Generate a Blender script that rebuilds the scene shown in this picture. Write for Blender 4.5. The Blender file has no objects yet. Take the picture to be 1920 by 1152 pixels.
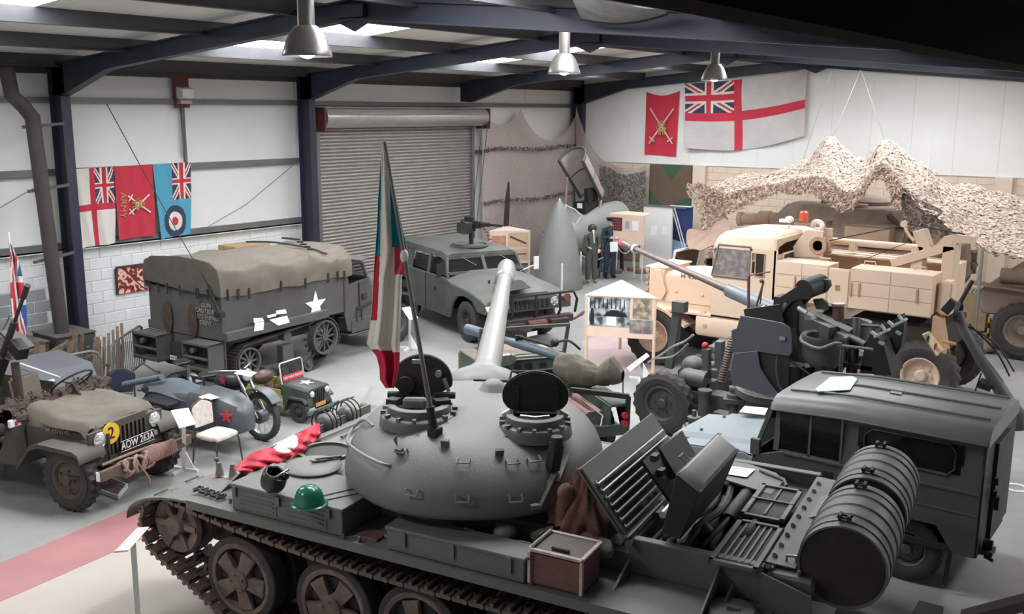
import bpy, bmesh, math, random
from mathutils import Vector, Matrix, Euler, noise
PI=math.pi
C=bpy.context.scene.collection
random.seed(7)
# ---------------------------------------------------------------- camera (surveyed from the hall's own lines), world, lights, exposure
CH=4.6; FPX=1840.0
RW=Matrix(((0.79927792,-0.12127385,0.58859788),(0.60094712,0.15449882,-0.78421468),(0.00416706,0.98052168,0.19636666)))
CAM=Vector((0,0,CH))
cam=bpy.data.cameras.new('camera'); co=bpy.data.objects.new('camera',cam); C.objects.link(co)
cam.sensor_width=36.0; cam.lens=FPX/1920*36.0; cam.clip_start=0.05; cam.clip_end=200
co.matrix_world=Matrix.Translation(CAM)@RW.to_4x4()
bpy.context.scene.camera=co
sc=bpy.context.scene
sc.view_settings.view_transform='Standard'; sc.view_settings.look='None'
sc.view_settings.exposure=0.2; sc.view_settings.gamma=1.0; sc.view_settings.use_curve_mapping=False
w=bpy.data.worlds.new('world'); sc.world=w; w.use_nodes=True
w.node_tree.nodes['Background'].inputs[0].default_value=(0.80,0.88,1.0,1)
w.node_tree.nodes['Background'].inputs[1].default_value=0.25
sc.cycles.max_bounces=6; sc.cycles.diffuse_bounces=4; sc.cycles.glossy_bounces=3; sc.cycles.transparent_max_bounces=12
sc.cycles.use_denoising=True; sc.cycles.sample_clamp_indirect=4.0
def area(name,loc,sx,sy,power,col=(1,1,1),rot=(0,0,0),spread=PI):
    l=bpy.data.lights.new(name,'AREA'); l.shape='RECTANGLE'; l.size=sx; l.size_y=sy; l.energy=power; l.color=col; l.spread=spread
    o=bpy.data.objects.new(name,l); C.objects.link(o); o.location=loc; o.rotation_euler=rot; return o
# the rooflights themselves are lit sheets (built with the roof); added unseen area lights behind and beside the viewer brighten the hall
for (x,y,e_) in ((-7.9,1.0,115),(-12.8,2.6,60),(1.0,15.0,240),(1.0,22.0,300)):
    l=bpy.data.lights.new('fill_light','AREA'); l.shape='DISK'; l.size=1.0; l.energy=e_; l.color=(1.0,0.985,0.965)
    lo=bpy.data.objects.new('fill_light',l); C.objects.link(lo); lo.location=(x,y,5.25)
# ---------------------------------------------------------------- survey helpers: a sight line met with a plane of the hall
def ray(u,v): return (RW@Vector((u-960,576-v,-FPX))).normalized()
def W(u,v,x=None,y=None,z=None,d=None):
    r=ray(u,v)
    if z is not None: t=(z-CH)/r.z
    elif x is not None: t=x/r.x
    elif y is not None: t=y/r.y
    else: t=d
    return CAM+r*t
# ---------------------------------------------------------------- materials
MATS={}
def lin(c): return tuple(((v/255)/12.92 if v/255<=0.04045 else ((v/255+0.055)/1.055)**2.4) for v in c)
def mat(name,rgb,rough=0.6,metal=0.0,var=0.12,scale=3.0,bump=0.0,bscale=40,rgb2=None,dust=0.0,emit=None,est=0,alpha=1,spec=0.5):
    if name in MATS: return MATS[name]
    m=bpy.data.materials.new(name); m.use_nodes=True; nt=m.node_tree; n=nt.nodes; L=nt.links
    b=n['Principled BSDF']; c=lin(rgb)
    b.inputs['Roughness'].default_value=rough; b.inputs['Metallic'].default_value=metal
    b.inputs['Specular IOR Level'].default_value=spec
    tc=n.new('ShaderNodeTexCoord')
    if var or rgb2 or dust:
        no=n.new('ShaderNodeTexNoise'); no.inputs['Scale'].default_value=scale; no.inputs['Detail'].default_value=6; no.inputs['Roughness'].default_value=0.6
        L.new(tc.outputs['Object'],no.inputs['Vector'])
        r=n.new('ShaderNodeValToRGB'); L.new(no.outputs['Fac'],r.inputs[0])
        c2=lin(rgb2) if rgb2 else tuple(min(1,v*(1+var)+0.01*var) for v in c)
        c1=c if rgb2 else tuple(v*(1-var) for v in c)
        r.color_ramp.elements[0].position=0.32; r.color_ramp.elements[1].position=0.68
        r.color_ramp.elements[0].color=(*c1,1); r.color_ramp.elements[1].color=(*c2,1)
        out=r.outputs[0]
        if dust:
            g=n.new('ShaderNodeNewGeometry'); sx=n.new('ShaderNodeSeparateXYZ'); L.new(g.outputs['Normal'],sx.inputs[0])
            mr=n.new('ShaderNodeMapRange'); mr.inputs[1].default_value=0.3; mr.inputs[2].default_value=1.0; mr.inputs[3].default_value=0; mr.inputs[4].default_value=dust
            L.new(sx.outputs[2],mr.inputs[0])
            mx=n.new('ShaderNodeMixRGB'); mx.inputs[2].default_value=(*lin((150,150,146)),1)
            L.new(mr.outputs[0],mx.inputs[0]); L.new(out,mx.inputs[1]); out=mx.outputs[0]
        L.new(out,b.inputs['Base Color'])
        rr=n.new('ShaderNodeMapRange'); rr.inputs[3].default_value=max(0.02,rough-0.1); rr.inputs[4].default_value=min(1,rough+0.1)
        L.new(no.outputs['Fac'],rr.inputs[0]); L.new(rr.outputs[0],b.inputs['Roughness'])
    else: b.inputs['Base Color'].default_value=(*c,1)
    if bump:
        n2=n.new('ShaderNodeTexNoise'); n2.inputs['Scale'].default_value=bscale; n2.inputs['Detail'].default_value=4
        L.new(tc.outputs['Object'],n2.inputs['Vector'])
        bp=n.new('ShaderNodeBump'); bp.inputs['Strength'].default_value=bump; bp.inputs['Distance'].default_value=0.02
        L.new(n2.outputs['Fac'],bp.inputs['Height']); L.new(bp.outputs[0],b.inputs['Normal'])
    if emit: b.inputs['Emission Color'].default_value=(*lin(emit),1); b.inputs['Emission Strength'].default_value=est
    if alpha<1: b.inputs['Alpha'].default_value=alpha
    MATS[name]=m; return m
# ---------------------------------------------------------------- mesh builder
def frame(a,b,up=(0,0,1)):
    d=(Vector(b)-Vector(a)).normalized(); u=Vector(up)
    if abs(d.dot(u))>0.99: u=Vector((1,0,0))
    s=u.cross(d).normalized(); t=d.cross(s); return d,s,t
class B:
    def __init__(s): s.v=[]; s.f=[]; s.mi=[]; s.m=0
    def add(s,vs,fs,mi=None):
        k=len(s.v); s.v.extend([tuple(p) for p in vs]); s.f.extend([tuple(i+k for i in f) for f in fs]); s.mi.extend([s.m if mi is None else mi]*len(fs)); return s
    def box(s,c,d,rz=0,rot=None,taper=(1,1)):
        hx,hy,hz=d[0]/2,d[1]/2,d[2]/2
        R=Euler(rot).to_matrix() if rot else Matrix.Rotation(rz,3,'Z')
        vs=[]
        for z in (-1,1):
            tx,ty=(1,1) if z<0 else taper
            for (x,y) in ((-1,-1),(1,-1),(1,1),(-1,1)): vs.append(Vector(c)+R@Vector((x*hx*tx,y*hy*ty,z*hz)))
        return s.add(vs,[(3,2,1,0),(4,5,6,7),(0,1,5,4),(1,2,6,5),(2,3,7,6),(3,0,4,7)])
    def bx(s,x0,x1,y0,y1,z0,z1): return s.box(((x0+x1)/2,(y0+y1)/2,(z0+z1)/2),(x1-x0,y1-y0,z1-z0))
    def bar(s,a,b,w,h,up=(0,0,1)):
        a=Vector(a);b=Vector(b); d,sd,t=frame(a,b,up)
        vs=[p+sd*(i*w/2)+t*(j*h/2) for p in (a,b) for (i,j) in ((-1,-1),(1,-1),(1,1),(-1,1))]
        return s.add(vs,[(3,2,1,0),(4,5,6,7),(0,1,5,4),(1,2,6,5),(2,3,7,6),(3,0,4,7)])
    def cyl(s,a,b,r0,r1=None,n=16,cap=True):
        r1=r0 if r1 is None else r1; a=Vector(a);b=Vector(b); d,sd,t=frame(a,b)
        vs=[p+(sd*math.cos(2*PI*i/n)+t*math.sin(2*PI*i/n))*r for p,r in ((a,r0),(b,r1)) for i in range(n)]
        fs=[(i,(i+1)%n,n+(i+1)%n,n+i) for i in range(n)]
        if cap: fs+=[tuple(range(n))[::-1],tuple(range(n,2*n))]
        return s.add(vs,fs)
    def tube(s,pts,r,n=8,closed=False,cap=True):
        pts=[Vector(p) for p in pts]; m=len(pts); rs=r if isinstance(r,(list,tuple)) else [r]*m
        vs=[]; prev=None
        for i,p in enumerate(pts):
            a=pts[i-1] if (i>0 or closed) else p; b=pts[(i+1)%m] if (i<m-1 or closed) else p
            d=(b-a).normalized()
            if prev is None:
                u=Vector((0,0,1)) if abs(d.z)<0.9 else Vector((1,0,0)); sd=u.cross(d).normalized()
            else:
                sd=(prev-d*prev.dot(d)); sd=sd.normalized() if sd.length>1e-6 else Vector((0,0,1)).cross(d).normalized()
            prev=sd; t=d.cross(sd)
            vs+=[p+(sd*math.cos(2*PI*k/n)+t*math.sin(2*PI*k/n))*rs[i] for k in range(n)]
        fs=[]
        for i in range(m if closed else m-1):
            j=(i+1)%m
            fs+=[(i*n+k,i*n+(k+1)%n,j*n+(k+1)%n,j*n+k) for k in range(n)]
        if cap and not closed: fs+=[tuple(range(n))[::-1],tuple(range((m-1)*n,m*n))]
        return s.add(vs,fs)
    def lathe(s,prof,o,axis=(0,0,1),n=24,ang=2*PI,a0=0,up=(0,0,1),sq=None,capend=False):
        # prof: list of (r,h) along axis from o
        o=Vector(o); d,sd,t=frame(o,o+Vector(axis),up); m=len(prof); full=abs(ang-2*PI)<1e-6; k=n if full else n+1
        vs=[]
        for (r,h) in prof:
            for i in range(k):
                a=a0+ang*i/n; vs.append(o+d*h+(sd*math.cos(a)+t*math.sin(a))*r)
        fs=[]
        for j in range(m-1):
            for i in range(n): fs.append((j*k+i,j*k+(i+1)%k,(j+1)*k+(i+1)%k,(j+1)*k+i))
        if capend and full:
            if prof[0][0]>1e-4: fs.append(tuple(range(k))[::-1])
            if prof[-1][0]>1e-4: fs.append(tuple(range((m-1)*k,m*k)))
        return s.add(vs,fs)
    def sph(s,c,r,n=12,m=8,sc=(1,1,1),R=None):
        c=Vector(c); vs=[]; 
        for j in range(m+1):
            ph=PI*j/m
            for i in range(n):
                a=2*PI*i/n; p=Vector((math.sin(ph)*math.cos(a)*sc[0],math.sin(ph)*math.sin(a)*sc[1],math.cos(ph)*sc[2]))*r
                if R: p=R@p
                vs.append(c+p)
        fs=[(j*n+i,(j+1)*n+i,(j+1)*n+(i+1)%n,j*n+(i+1)%n) for j in range(m) for i in range(n)]
        return s.add(vs,fs)
    def prism(s,poly,off):
        # poly: 3D points (planar), off: extrusion vector
        off=Vector(off); n=len(poly); vs=[Vector(p) for p in poly]+[Vector(p)+off for p in poly]
        fs=[tuple(range(n))[::-1],tuple(range(n,2*n))]+[(i,(i+1)%n,n+(i+1)%n,n+i) for i in range(n)]
        return s.add(vs,fs)
    def loft(s,rings,closed=True,cap=True):
        n=len(rings[0]); vs=[p for r in rings for p in r]; fs=[]
        for j in range(len(rings)-1):
            for i in range(n if closed else n-1): fs.append((j*n+i,j*n+(i+1)%n,(j+1)*n+(i+1)%n,(j+1)*n+i))
        if cap and closed: fs+=[tuple(range(n))[::-1],tuple(range((len(rings)-1)*n,len(rings)*n))]
        return s.add(vs,fs)
    def grid(s,fn,nu,nv,th=0.0,mi=None,mfn=None):
        vs=[Vector(fn(i/nu,j/nv)) for j in range(nv+1) for i in range(nu+1)]; k=nu+1
        fs=[(j*k+i,j*k+i+1,(j+1)*k+i+1,(j+1)*k+i) for j in range(nv) for i in range(nu)]
        base=len(s.v)
        if th:
            ns=[]
            for j in range(nv+1):
                for i in range(nu+1):
                    a=vs[j*k+min(i+1,nu)]-vs[j*k+max(i-1,0)]; b=vs[min(j+1,nv)*k+i]-vs[max(j-1,0)*k+i]
                    nn=a.cross(b); ns.append(nn.normalized() if nn.length>1e-9 else Vector((0,0,1)))
            q=len(vs); vs2=vs+[p-nn*th for p,nn in zip(vs,ns)]
            f2=[tuple(q+x for x in f[::-1]) for f in fs]
            bd=[(i,i+1) for i in range(nu)]+[(j*k+nu,(j+1)*k+nu) for j in range(nv)]+[(nv*k+i+1,nv*k+i) for i in range(nu)][::-1]+[((j+1)*k,j*k) for j in range(nv)][::-1]
            side=[(b,a,q+a,q+b) for a,b in bd]
            mis=[(mfn((f%nu+.5)/nu,(f//nu+.5)/nv) if mfn else 0) for f in range(len(fs))]
            s.v.extend(map(tuple,vs2)); allf=fs+f2+side
            s.f.extend([tuple(i+base for i in f) for f in allf]); s.mi.extend(mis+mis+[0]*len(side))
        else:
            s.v.extend(map(tuple,vs)); s.f.extend([tuple(i+base for i in f) for f in fs])
            s.mi.extend([(mfn((f%nu+.5)/nu,(f//nu+.5)/nv) if mfn else 0) for f in range(len(fs))])
        return s
    def pieces(s):
        n=len(s.v)
        if n>40000: return None
        par=list(range(n))
        def find(i):
            while par[i]!=i: par[i]=par[par[i]]; i=par[i]
            return i
        for f in s.f:
            a=find(f[0])
            for j in f[1:]:
                b=find(j)
                if a!=b: par[b]=a
        isl={}
        for i in range(n): isl.setdefault(find(i),[]).append(i)
        ks=list(isl.values()); k=len(ks)
        if k<2 or k>400: return None
        bb=[]
        for g in ks:
            P=[s.v[i] for i in g]; lo=[min(p[a] for p in P) for a in range(3)]; hi=[max(p[a] for p in P) for a in range(3)]
            bb.append((lo,hi,max(hi[a]-lo[a] for a in range(3))))
        pr_=list(range(k))
        def f2(i):
            while pr_[i]!=i: pr_[i]=pr_[pr_[i]]; i=pr_[i]
            return i
        for i in range(k):
            for j in range(i+1,k):
                A,B_=bb[i],bb[j]
                g=sum(max(0,A[0][a]-B_[1][a],B_[0][a]-A[1][a])**2 for a in range(3))**.5
                if g<=max(0.02,0.5*max(A[2],B_[2])): pr_[f2(j)]=f2(i)
        grp={}
        for i in range(k): grp.setdefault(f2(i),[]).extend(ks[i])
        if len(grp)<2: return None
        own={}
        out=[]
        for gi,g in enumerate(grp.values()):
            for i in g: own[i]=gi
            out.append((g,[]))
        for fi,f in enumerate(s.f): out[own[f[0]]][1].append(fi)
        return out
    def move(s,M,i0=0):
        for i in range(i0,len(s.v)): s.v[i]=tuple(M@Vector(s.v[i]))
        return s
    def done(s,name,m,parent=None,bev=0,ang=35,kind=None,label=None,seg=1,smooth=True,sep=True):
        if kind is None and sep:
            gs=s.pieces()
            if gs and 1<len(gs)<=60:
                nm=name[:-3] if name.endswith('hes') else (name[:-1] if name.endswith('s') and not name.endswith('ss') else name)
                os_=[]
                for g in sorted(gs,key=lambda g:-len(g[1])):
                    q=B(); mp={}
                    for i in g[0]: mp[i]=len(q.v); q.v.append(s.v[i])
                    for fi in g[1]: q.f.append(tuple(mp[i] for i in s.f[fi])); q.mi.append(s.mi[fi])
                    os_.append(q.done(nm,m,parent,bev,ang,None,label,seg,smooth,sep=False))
                return os_[0]
        me=bpy.data.meshes.new(name); me.from_pydata(s.v,[],s.f)
        ms=m if isinstance(m,(list,tuple)) else [m]
        for x in ms: me.materials.append(x)
        if len(ms)>1: me.polygons.foreach_set('material_index',s.mi)
        bm=bmesh.new(); bm.from_mesh(me)
        bmesh.ops.recalc_face_normals(bm,faces=bm.faces)
        if bev:
            ed=[e for e in bm.edges if len(e.link_faces)==2 and e.calc_face_angle(0)>math.radians(40)]
            bmesh.ops.bevel(bm,geom=ed,offset=bev,segments=seg,affect='EDGES',clamp_overlap=True)
        bm.to_mesh(me); bm.free()
        if smooth:
            me.polygons.foreach_set('use_smooth',[True]*len(me.polygons)); me.set_sharp_from_angle(angle=math.radians(ang))
        o=bpy.data.objects.new(name,me); C.objects.link(o)
        if parent is not None: o.parent=parent
        if kind: o['kind']=kind
        if label: o['label']=label
        return o
def thing(name,label,cat,loc=(0,0,0),yaw=0,group=None,scale=1):
    o=bpy.data.objects.new(name,None); C.objects.link(o); o.empty_display_size=0.2
    o.location=loc; o.rotation_euler=(0,0,yaw); o.scale=(scale,)*3 if not isinstance(scale,tuple) else scale
    o['label']=label; o['category']=cat
    if group: o['group']=group
    return o
def tag(o,label,cat,group=None):
    o['label']=label; o['category']=cat
    if group: o['group']=group
    return o
def struct(o): o['kind']='structure'; return o
def dup(o,parent=None,loc=None):
    c=o.copy(); C.objects.link(c)
    if parent is not None: c.parent=parent
    for ch in [k for k in o.children]: dup(ch,c)
    if loc is not None: c.location=loc
    return c
def text(name,s,size,m,parent,loc,right,up,ex=0.002,align='CENTER',label=None,squash=1):
    cu=bpy.data.curves.new('t','FONT'); cu.body=s; cu.size=size; cu.extrude=ex; cu.align_x=align; cu.align_y='CENTER'
    to=bpy.data.objects.new('t',cu); C.objects.link(to)
    bpy.context.view_layer.update()
    me=bpy.data.meshes.new_from_object(to.evaluated_get(bpy.context.evaluated_depsgraph_get()))
    bpy.data.objects.remove(to); me.name=name
    me.materials.clear(); me.materials.append(m)
    o=bpy.data.objects.new(name,me); C.objects.link(o)
    if parent is not None: o.parent=parent
    r=Vector(right).normalized(); u=Vector(up); u=(u-r*u.dot(r)).normalized(); n=r.cross(u)
    Mx=Matrix((r*squash,u,n)).transposed().to_4x4(); Mx.translation=Vector(loc); me.transform(Mx)
    if label: o['label']=label
    return o
def lerp(a,b,t): return Vector(a)*(1-t)+Vector(b)*t
def smoothpts(pts,k=4,closed=False):
    P=[Vector(p) for p in pts]; n=len(P); out=[]
    rng=range(n if closed else n-1)
    for i in rng:
        if closed: p0,p1,p2,p3=P[(i-1)%n],P[i],P[(i+1)%n],P[(i+2)%n]
        else: p0,p1,p2,p3=P[max(i-1,0)],P[i],P[i+1],P[min(i+2,n-1)]
        for j in range(k):
            t=j/k; out.append(0.5*((2*p1)+(p2-p0)*t+(2*p0-5*p1+4*p2-p3)*t*t+(3*p1-p0-3*p2+p3)*t**3))
    if not closed: out.append(P[-1])
    return out
# palette
navy=mat('navy_steel_paint',(44,48,64),0.5,var=0.15,scale=1.5)
steelgrey=mat('dark_purlin_paint',(66,66,70),0.6,var=0.15)
brownpost=mat('brown_grey_post',(72,66,66),0.65,var=0.15)
wallw=mat('white_cladding',(228,229,226),0.55,var=0.03,scale=1.2)
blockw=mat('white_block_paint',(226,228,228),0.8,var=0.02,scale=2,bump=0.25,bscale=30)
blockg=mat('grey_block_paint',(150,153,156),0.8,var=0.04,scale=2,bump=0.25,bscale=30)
blocks_=mat('sand_block_paint',(216,200,182),0.8,var=0.05,scale=2,bump=0.25,bscale=30)
mortar=mat('mortar',(212,214,214),0.9,var=0.05)
mortars=mat('sand_mortar',(204,186,166),0.9,var=0.05)
ceilm=mat('ceiling_sheet',(226,222,218),0.7,var=0.06,scale=0.8)
girt=mat('galvanised_girt',(120,122,122),0.45,0.4,var=0.1,scale=4)
blackm=mat('matt_black',(6,4,6),0.95,var=0.0,spec=0.05)
white=mat('white_card',(236,238,238),0.6,var=0.0)
wpaint=mat('white_paint',(222,224,222),0.5,var=0.04)
redox=mat('red_oxide_steel',(104,52,50),0.6,var=0.15)
glow=mat('rooflight_grp',(235,245,245),0.5,var=0,emit=(250,252,255),est=14.5)
# ================================================================ SETTING
XL=-17.7; XR=-1.9; YG=26.75; YN=-2.0; XRID=-9.8
FR=[3.9,9.55,15.35,21.05,26.65]
def zroof(x): return 6.22-0.085*abs(x-XRID)
# floor: painted concrete with a worn red walkway
m=bpy.data.materials.new('painted_concrete'); m.use_nodes=True; nt=m.node_tree; n=nt.nodes; L=nt.links; b=n['Principled BSDF']
tc=n.new('ShaderNodeTexCoord'); n1=n.new('ShaderNodeTexNoise'); n1.inputs['Scale'].default_value=0.7; n1.inputs['Detail'].default_value=9; n1.inputs['Roughness'].default_value=0.65
L.new(tc.outputs['Object'],n1.inputs['Vector']); r=n.new('ShaderNodeValToRGB'); L.new(n1.outputs['Fac'],r.inputs[0])
r.color_ramp.elements[0].position=0.3; r.color_ramp.elements[1].position=0.7
r.color_ramp.elements[0].color=(*lin((138,139,138)),1); r.color_ramp.elements[1].color=(*lin((166,167,166)),1)
L.new(r.outputs[0],b.inputs['Base Color']); b.inputs['Roughness'].default_value=0.42
n2=n.new('ShaderNodeTexNoise'); n2.inputs['Scale'].default_value=25; L.new(tc.outputs['Object'],n2.inputs['Vector']); bp=n.new('ShaderNodeBump'); bp.inputs['Strength'].default_value=0.08
L.new(n2.outputs['Fac'],bp.inputs['Height']); L.new(bp.outputs[0],b.inputs['Normal']); conc=m
redfl=mat('red_walkway_paint',(168,118,120),0.5,var=0.10,scale=1.6)
beigefl=mat('beige_floor_paint',(178,170,163),0.5,var=0.05,scale=1.6)
fl_=struct(B().bx(-18.2,5,-4,27.2,-0.2,0).done('floor',conc))
# walkway paint, a film on the floor (kept as its own thin layer of the floor)
def film(pts,z,m,name):
    q=[W(u,v,z=0) for u,v in pts]; bb=B(); bb.prism([(p.x,p.y,0.0) for p in q],(0,0,z)); o=bb.done(name,m,fl_,smooth=False); return o
film([(-200,1150),(0,1057),(270,943),(420,880),(420,930),(270,1010),(0,1130),(-220,1230)],0.003,redfl,'painted_walkway')
film([(-220,1230),(0,1130),(250,1020),(420,940),(620,1152),(400,1400),(-300,1500)],0.002,beigefl,'painted_border')
film([(1090,640),(1195,600),(1330,600),(1230,705),(1110,690)],0.003,mat('worn_pink_walkway',(178,158,158),0.5,var=0.08,scale=1.6),'painted_walkway')
# left wall: cladding panels between girts over painted blockwork
wl=struct(B().bx(XL-0.3,XL-0.030,YN,YG+0.3,0,5.3).done('wall_left',mortar))
ys=[-2,1.1,3.9,6.7,9.55,12.3,15.3]
for i in range(len(ys)-1):
    for (z0,z1) in ((2.0,3.42),(3.5,4.72),(4.8,5.3)):
        B().bx(XL-0.12,XL-0.015,ys[i]+0.006,ys[i+1]-0.006,z0,z1).done('cladding_panel',wallw,wl,bev=0.006)
for (y0,y1,z0,z1) in ((15.3,21.6,4.8,5.3),(21.6,24.2,2.0,4.72),(24.2,26.75,2.0,4.72),(21.6,24.2,4.8,5.3),(24.2,26.75,4.8,5.3),(21.6,26.75,0,2.0),(15.3,21.6,4.2,4.8)):
    B().bx(XL-0.12,XL-0.02,y0+0.01,y1-0.01,z0,z1).done('cladding_panel',wallw,wl,bev=0.006)
# blocks, each one laid
bws=B().box((0,0,0),(0.10,0.438,0.208)).done('block',blockw,wl,bev=0.008)
bw=bws; first=True
for r in range(9):
    for k in range(25):
        y=4.2+k*0.45+(0.225 if r%2 else 0)
        if y>15.2: continue
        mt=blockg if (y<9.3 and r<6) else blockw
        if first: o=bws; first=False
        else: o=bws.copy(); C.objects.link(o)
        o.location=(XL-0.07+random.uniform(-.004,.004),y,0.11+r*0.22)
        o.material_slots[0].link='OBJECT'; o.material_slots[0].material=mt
# rest of the blockwork that the photograph hides
bb=B(); bb.bx(XL-0.12,XL-0.03,-2,3.97,0,1.98); bb.done('block_strip',blockw,wl,kind='stuff')
B().bx(XL-0.02,XL+0.1,YN,15.3,1.98,2.03).done('sill_strip',blockw,wl)
# girts
def girtbar(y0,y1,z,h=0.1,nm='trim_1'):
    b_=B(); b_.bx(XL-0.02,XL+0.09,y0,y1,z-h/2,z+h/2); b_.bx(XL+0.07,XL+0.1,y0,y1,z-h/2-0.02,z-h/2+0.03); return struct(b_.done(nm,girt,bev=0.004))
girtbar(YN,26.7,4.76,0.08,'trim_1'); girtbar(YN,15.3,3.46,0.1,'trim_2'); girtbar(YN,15.3,2.08,0.13,'trim_3'); girtbar(21.6,26.7,3.46,0.08,'trim_4')
struct(B().bx(XL+0.0,XL+0.06,12.28,12.33,3.5,4.74).done('trim_5',girt)) # vertical stiffener pair
# eaves beam
struct(B().bx(XL-0.1,XL+0.12,YN,YG,5.22,5.5).done('trim_6',steelgrey))
# gable wall
wf=struct(B().bx(XL-0.3,4.6,YG+0.022,YG+0.3,0,6.4).done('wall_far',mortars))
x=XL
while x<XR+6:
    x1=min(x+1.05,4.6); B().prism([(x+0.002,YG+0.0,3.05),(x1-0.002,YG+0.0,3.05),(x1-0.002,YG+0.0,zroof(x1)if x1<XR else 5.5),(x+0.002,YG+0.0,zroof(x) if x<XR else 5.5)],(0,0.03,0)).done('cladding_panel',wallw,wf); x+=1.05
struct(B().bx(XL,XR,YG-0.02,YG+0.05,3.03,3.07).done('trim_7',wallw))
bs=None
for r in range(8):
    for k in range(36):
        x=XL+0.225+k*0.45+(0.22 if r%2 else 0)
        if x>XR: continue
        if bs is None: bs=o=B().box((0,0,0),(0.438,0.10,0.208)).done('block',blocks_,wf,bev=0.008)
        else: o=bs.copy(); C.objects.link(o)
        o.location=(x,YG+0.06+random.uniform(-.004,.004),3.05-0.11-r*0.22)
bb=B()
for r in range(6):
    for k in range(36):
        x=XL+0.225+k*0.45+(0.22 if r%2 else 0); bb.box((x,YG+0.06,3.05-0.11-(r+8)*0.22),(0.438,0.10,0.208))
bb.bx(XR,4.6,YG+0.02,YG+0.1,0,3.05)
bb.done('lower_blocks',blocks_,wf,kind='stuff')
# piers on the gable
for i,x in enumerate((-13.1,-8.9,-4.9)):
    struct(B().bx(x-0.2,x+0.2,YG-0.16,YG+0.06,0,3.04).done('trim_%d'%(8+i),blocks_,bev=0.01))
# unseen enclosure
struct(B().bx(XL-0.3,5,YN-0.3,YN-0.1,0,6.4).done('wall_near',wallw))
struct(B().bx(4.6,4.8,YN-0.3,YG+0.3,0,6.4).done('wall_right',wallw))
# ceiling: liner panels between purlins, with rooflight strips
ce=struct(B().prism([(XL-0.4,YN-0.3,5.72),(XRID,YN-0.3,6.42),(XR,YN-0.3,5.75),(XR,YN-0.3,5.78),(XRID,YN-0.3,6.46),(XL-0.4,YN-0.3,5.76)],(0,YG-YN+0.6,0)).done('ceiling',ceilm,smooth=False))
px=[-17.3,-15.1,-13.0,-10.9,-8.7,-6.6,-4.5,-2.3]
SKY=[(5.5,6.9),(7.2,8.6),(11.2,13.0),(18.0,19.4),(23.0,24.0)]
RB=[-17.6,-15.1,-13.0,-10.9,XRID,-8.7,-6.6,-4.5,XR]
for i in range(8):
    xa,xb=RB[i],RB[i+1]
    yb=[YN]; 
    for s0,s1 in SKY: yb+=[s0,s1]
    yb.append(YG)
    for j in range(len(yb)-1):
        lit=(j%2==1)
        if lit and i in (0,3,4,7): lit=False
        if lit and (j==1 and i>3 or j==3 and i<4): lit=False
        y=yb[j]
        while y<yb[j+1]-0.05:
            y1=min(y+ (1.0 if j%2==0 else 9),yb[j+1])
            if j%2==0 and yb[j+1]-y1<0.4: y1=yb[j+1]
            za,zb=zroof(xa)-0.04,zroof(xb)-0.04
            B().prism([(xa+0.02,y+0.006,za),(xb-0.02,y+0.006,zb),(xb-0.02,y+0.006,zb+0.05),(xa+0.02,y+0.006,za+0.05)],(0,y1-y-0.012,0)).done('rooflight_sheet' if lit else 'liner_panel',glow if lit else ceilm,ce,smooth=False)
            y=y1
for i,x in enumerate(px):
    z=zroof(x)-0.04; b_=B(); b_.bx(x-0.025,x+0.025,YN,YG,z-0.20,z); b_.bx(x-0.045,x+0.06,YN,YG,z-0.215,z-0.195)
    struct(b_.done('trim_%d'%(20+i),steelgrey))
# portal frames
def zt(x): return 6.04-0.085*abs(x-XRID)
def zb(x): return 5.77-0.087*abs(x-XRID)
tn=40
for fi,y in enumerate(FR):
    hw=0.09
    for side in (0,1):
        xc=XL+0.12 if side==0 else XR-0.1; sg=1 if side==0 else -1
        b_=B()
        # column I section
        for (a,c) in ((xc,xc+sg*0.02),(xc+sg*0.38,xc+sg*0.40)):
            b_.bx(min(a,c),max(a,c),y-hw,y+hw,0,4.84 if (a!=xc) else 5.4)
        b_.bx(min(xc,xc+sg*0.4),max(xc,xc+sg*0.4),y-0.01,y+0.01,0,5.4)
        b_.box((xc+sg*0.2,y,0.015),(0.5,0.3,0.03))
        if not (side==1 and fi!=1 and fi!=4) or True:
            if side==1 and fi in (1,2,0): pass
        if (side==0 and fi!=3) or (fi==4): struct(b_.done('trim_%d'%tn,navy)); tn+=1
        # rafter: bottom flange, web, top flange
        xe=xc+sg*0.4; xh=xc+sg*1.9
        if side: xe,xh=XR-0.0,XR-2
        b_=B(); F_=[(xe,4.82 if side==0 else zb(xe)),(xh,zb(xh)),(XRID,zb(XRID))]
        for (p,q) in ((0,1),(1,2)):
            (x0,z0),(x1,z1)=F_[p],F_[q]
            b_.prism([(x0,y-hw,z0),(x1,y-hw,z1),(x1,y-hw,z1+0.02),(x0,y-hw,z0+0.02)],(0,2*hw,0))
        b_.prism([(xc,y-hw,zt(xc)-0.02),(XRID,y-hw,zt(XRID)-0.02),(XRID,y-hw,zt(XRID)),(xc,y-hw,zt(xc))],(0,2*hw,0))
        b_.prism([(xc,y-0.01,4.84 if side==0 else zb(xc)),(xe,y-0.01,F_[0][1]),(xh,y-0.01,zb(xh)),(XRID,y-0.01,zb(XRID)),(XRID,y-0.01,zt(XRID)),(xc,y-0.01,zt(xc))],(0,0.02,0))
        if side==0: b_.box((XRID,y,5.88),(0.5,0.19,0.16)); b_.prism([(XRID-0.35,y-0.01,5.76),(XRID,y-0.01,5.62),(XRID+0.35,y-0.01,5.76)],(0,0.02,0))
        struct(b_.done('trim_%d'%tn,navy)); tn+=1
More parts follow.
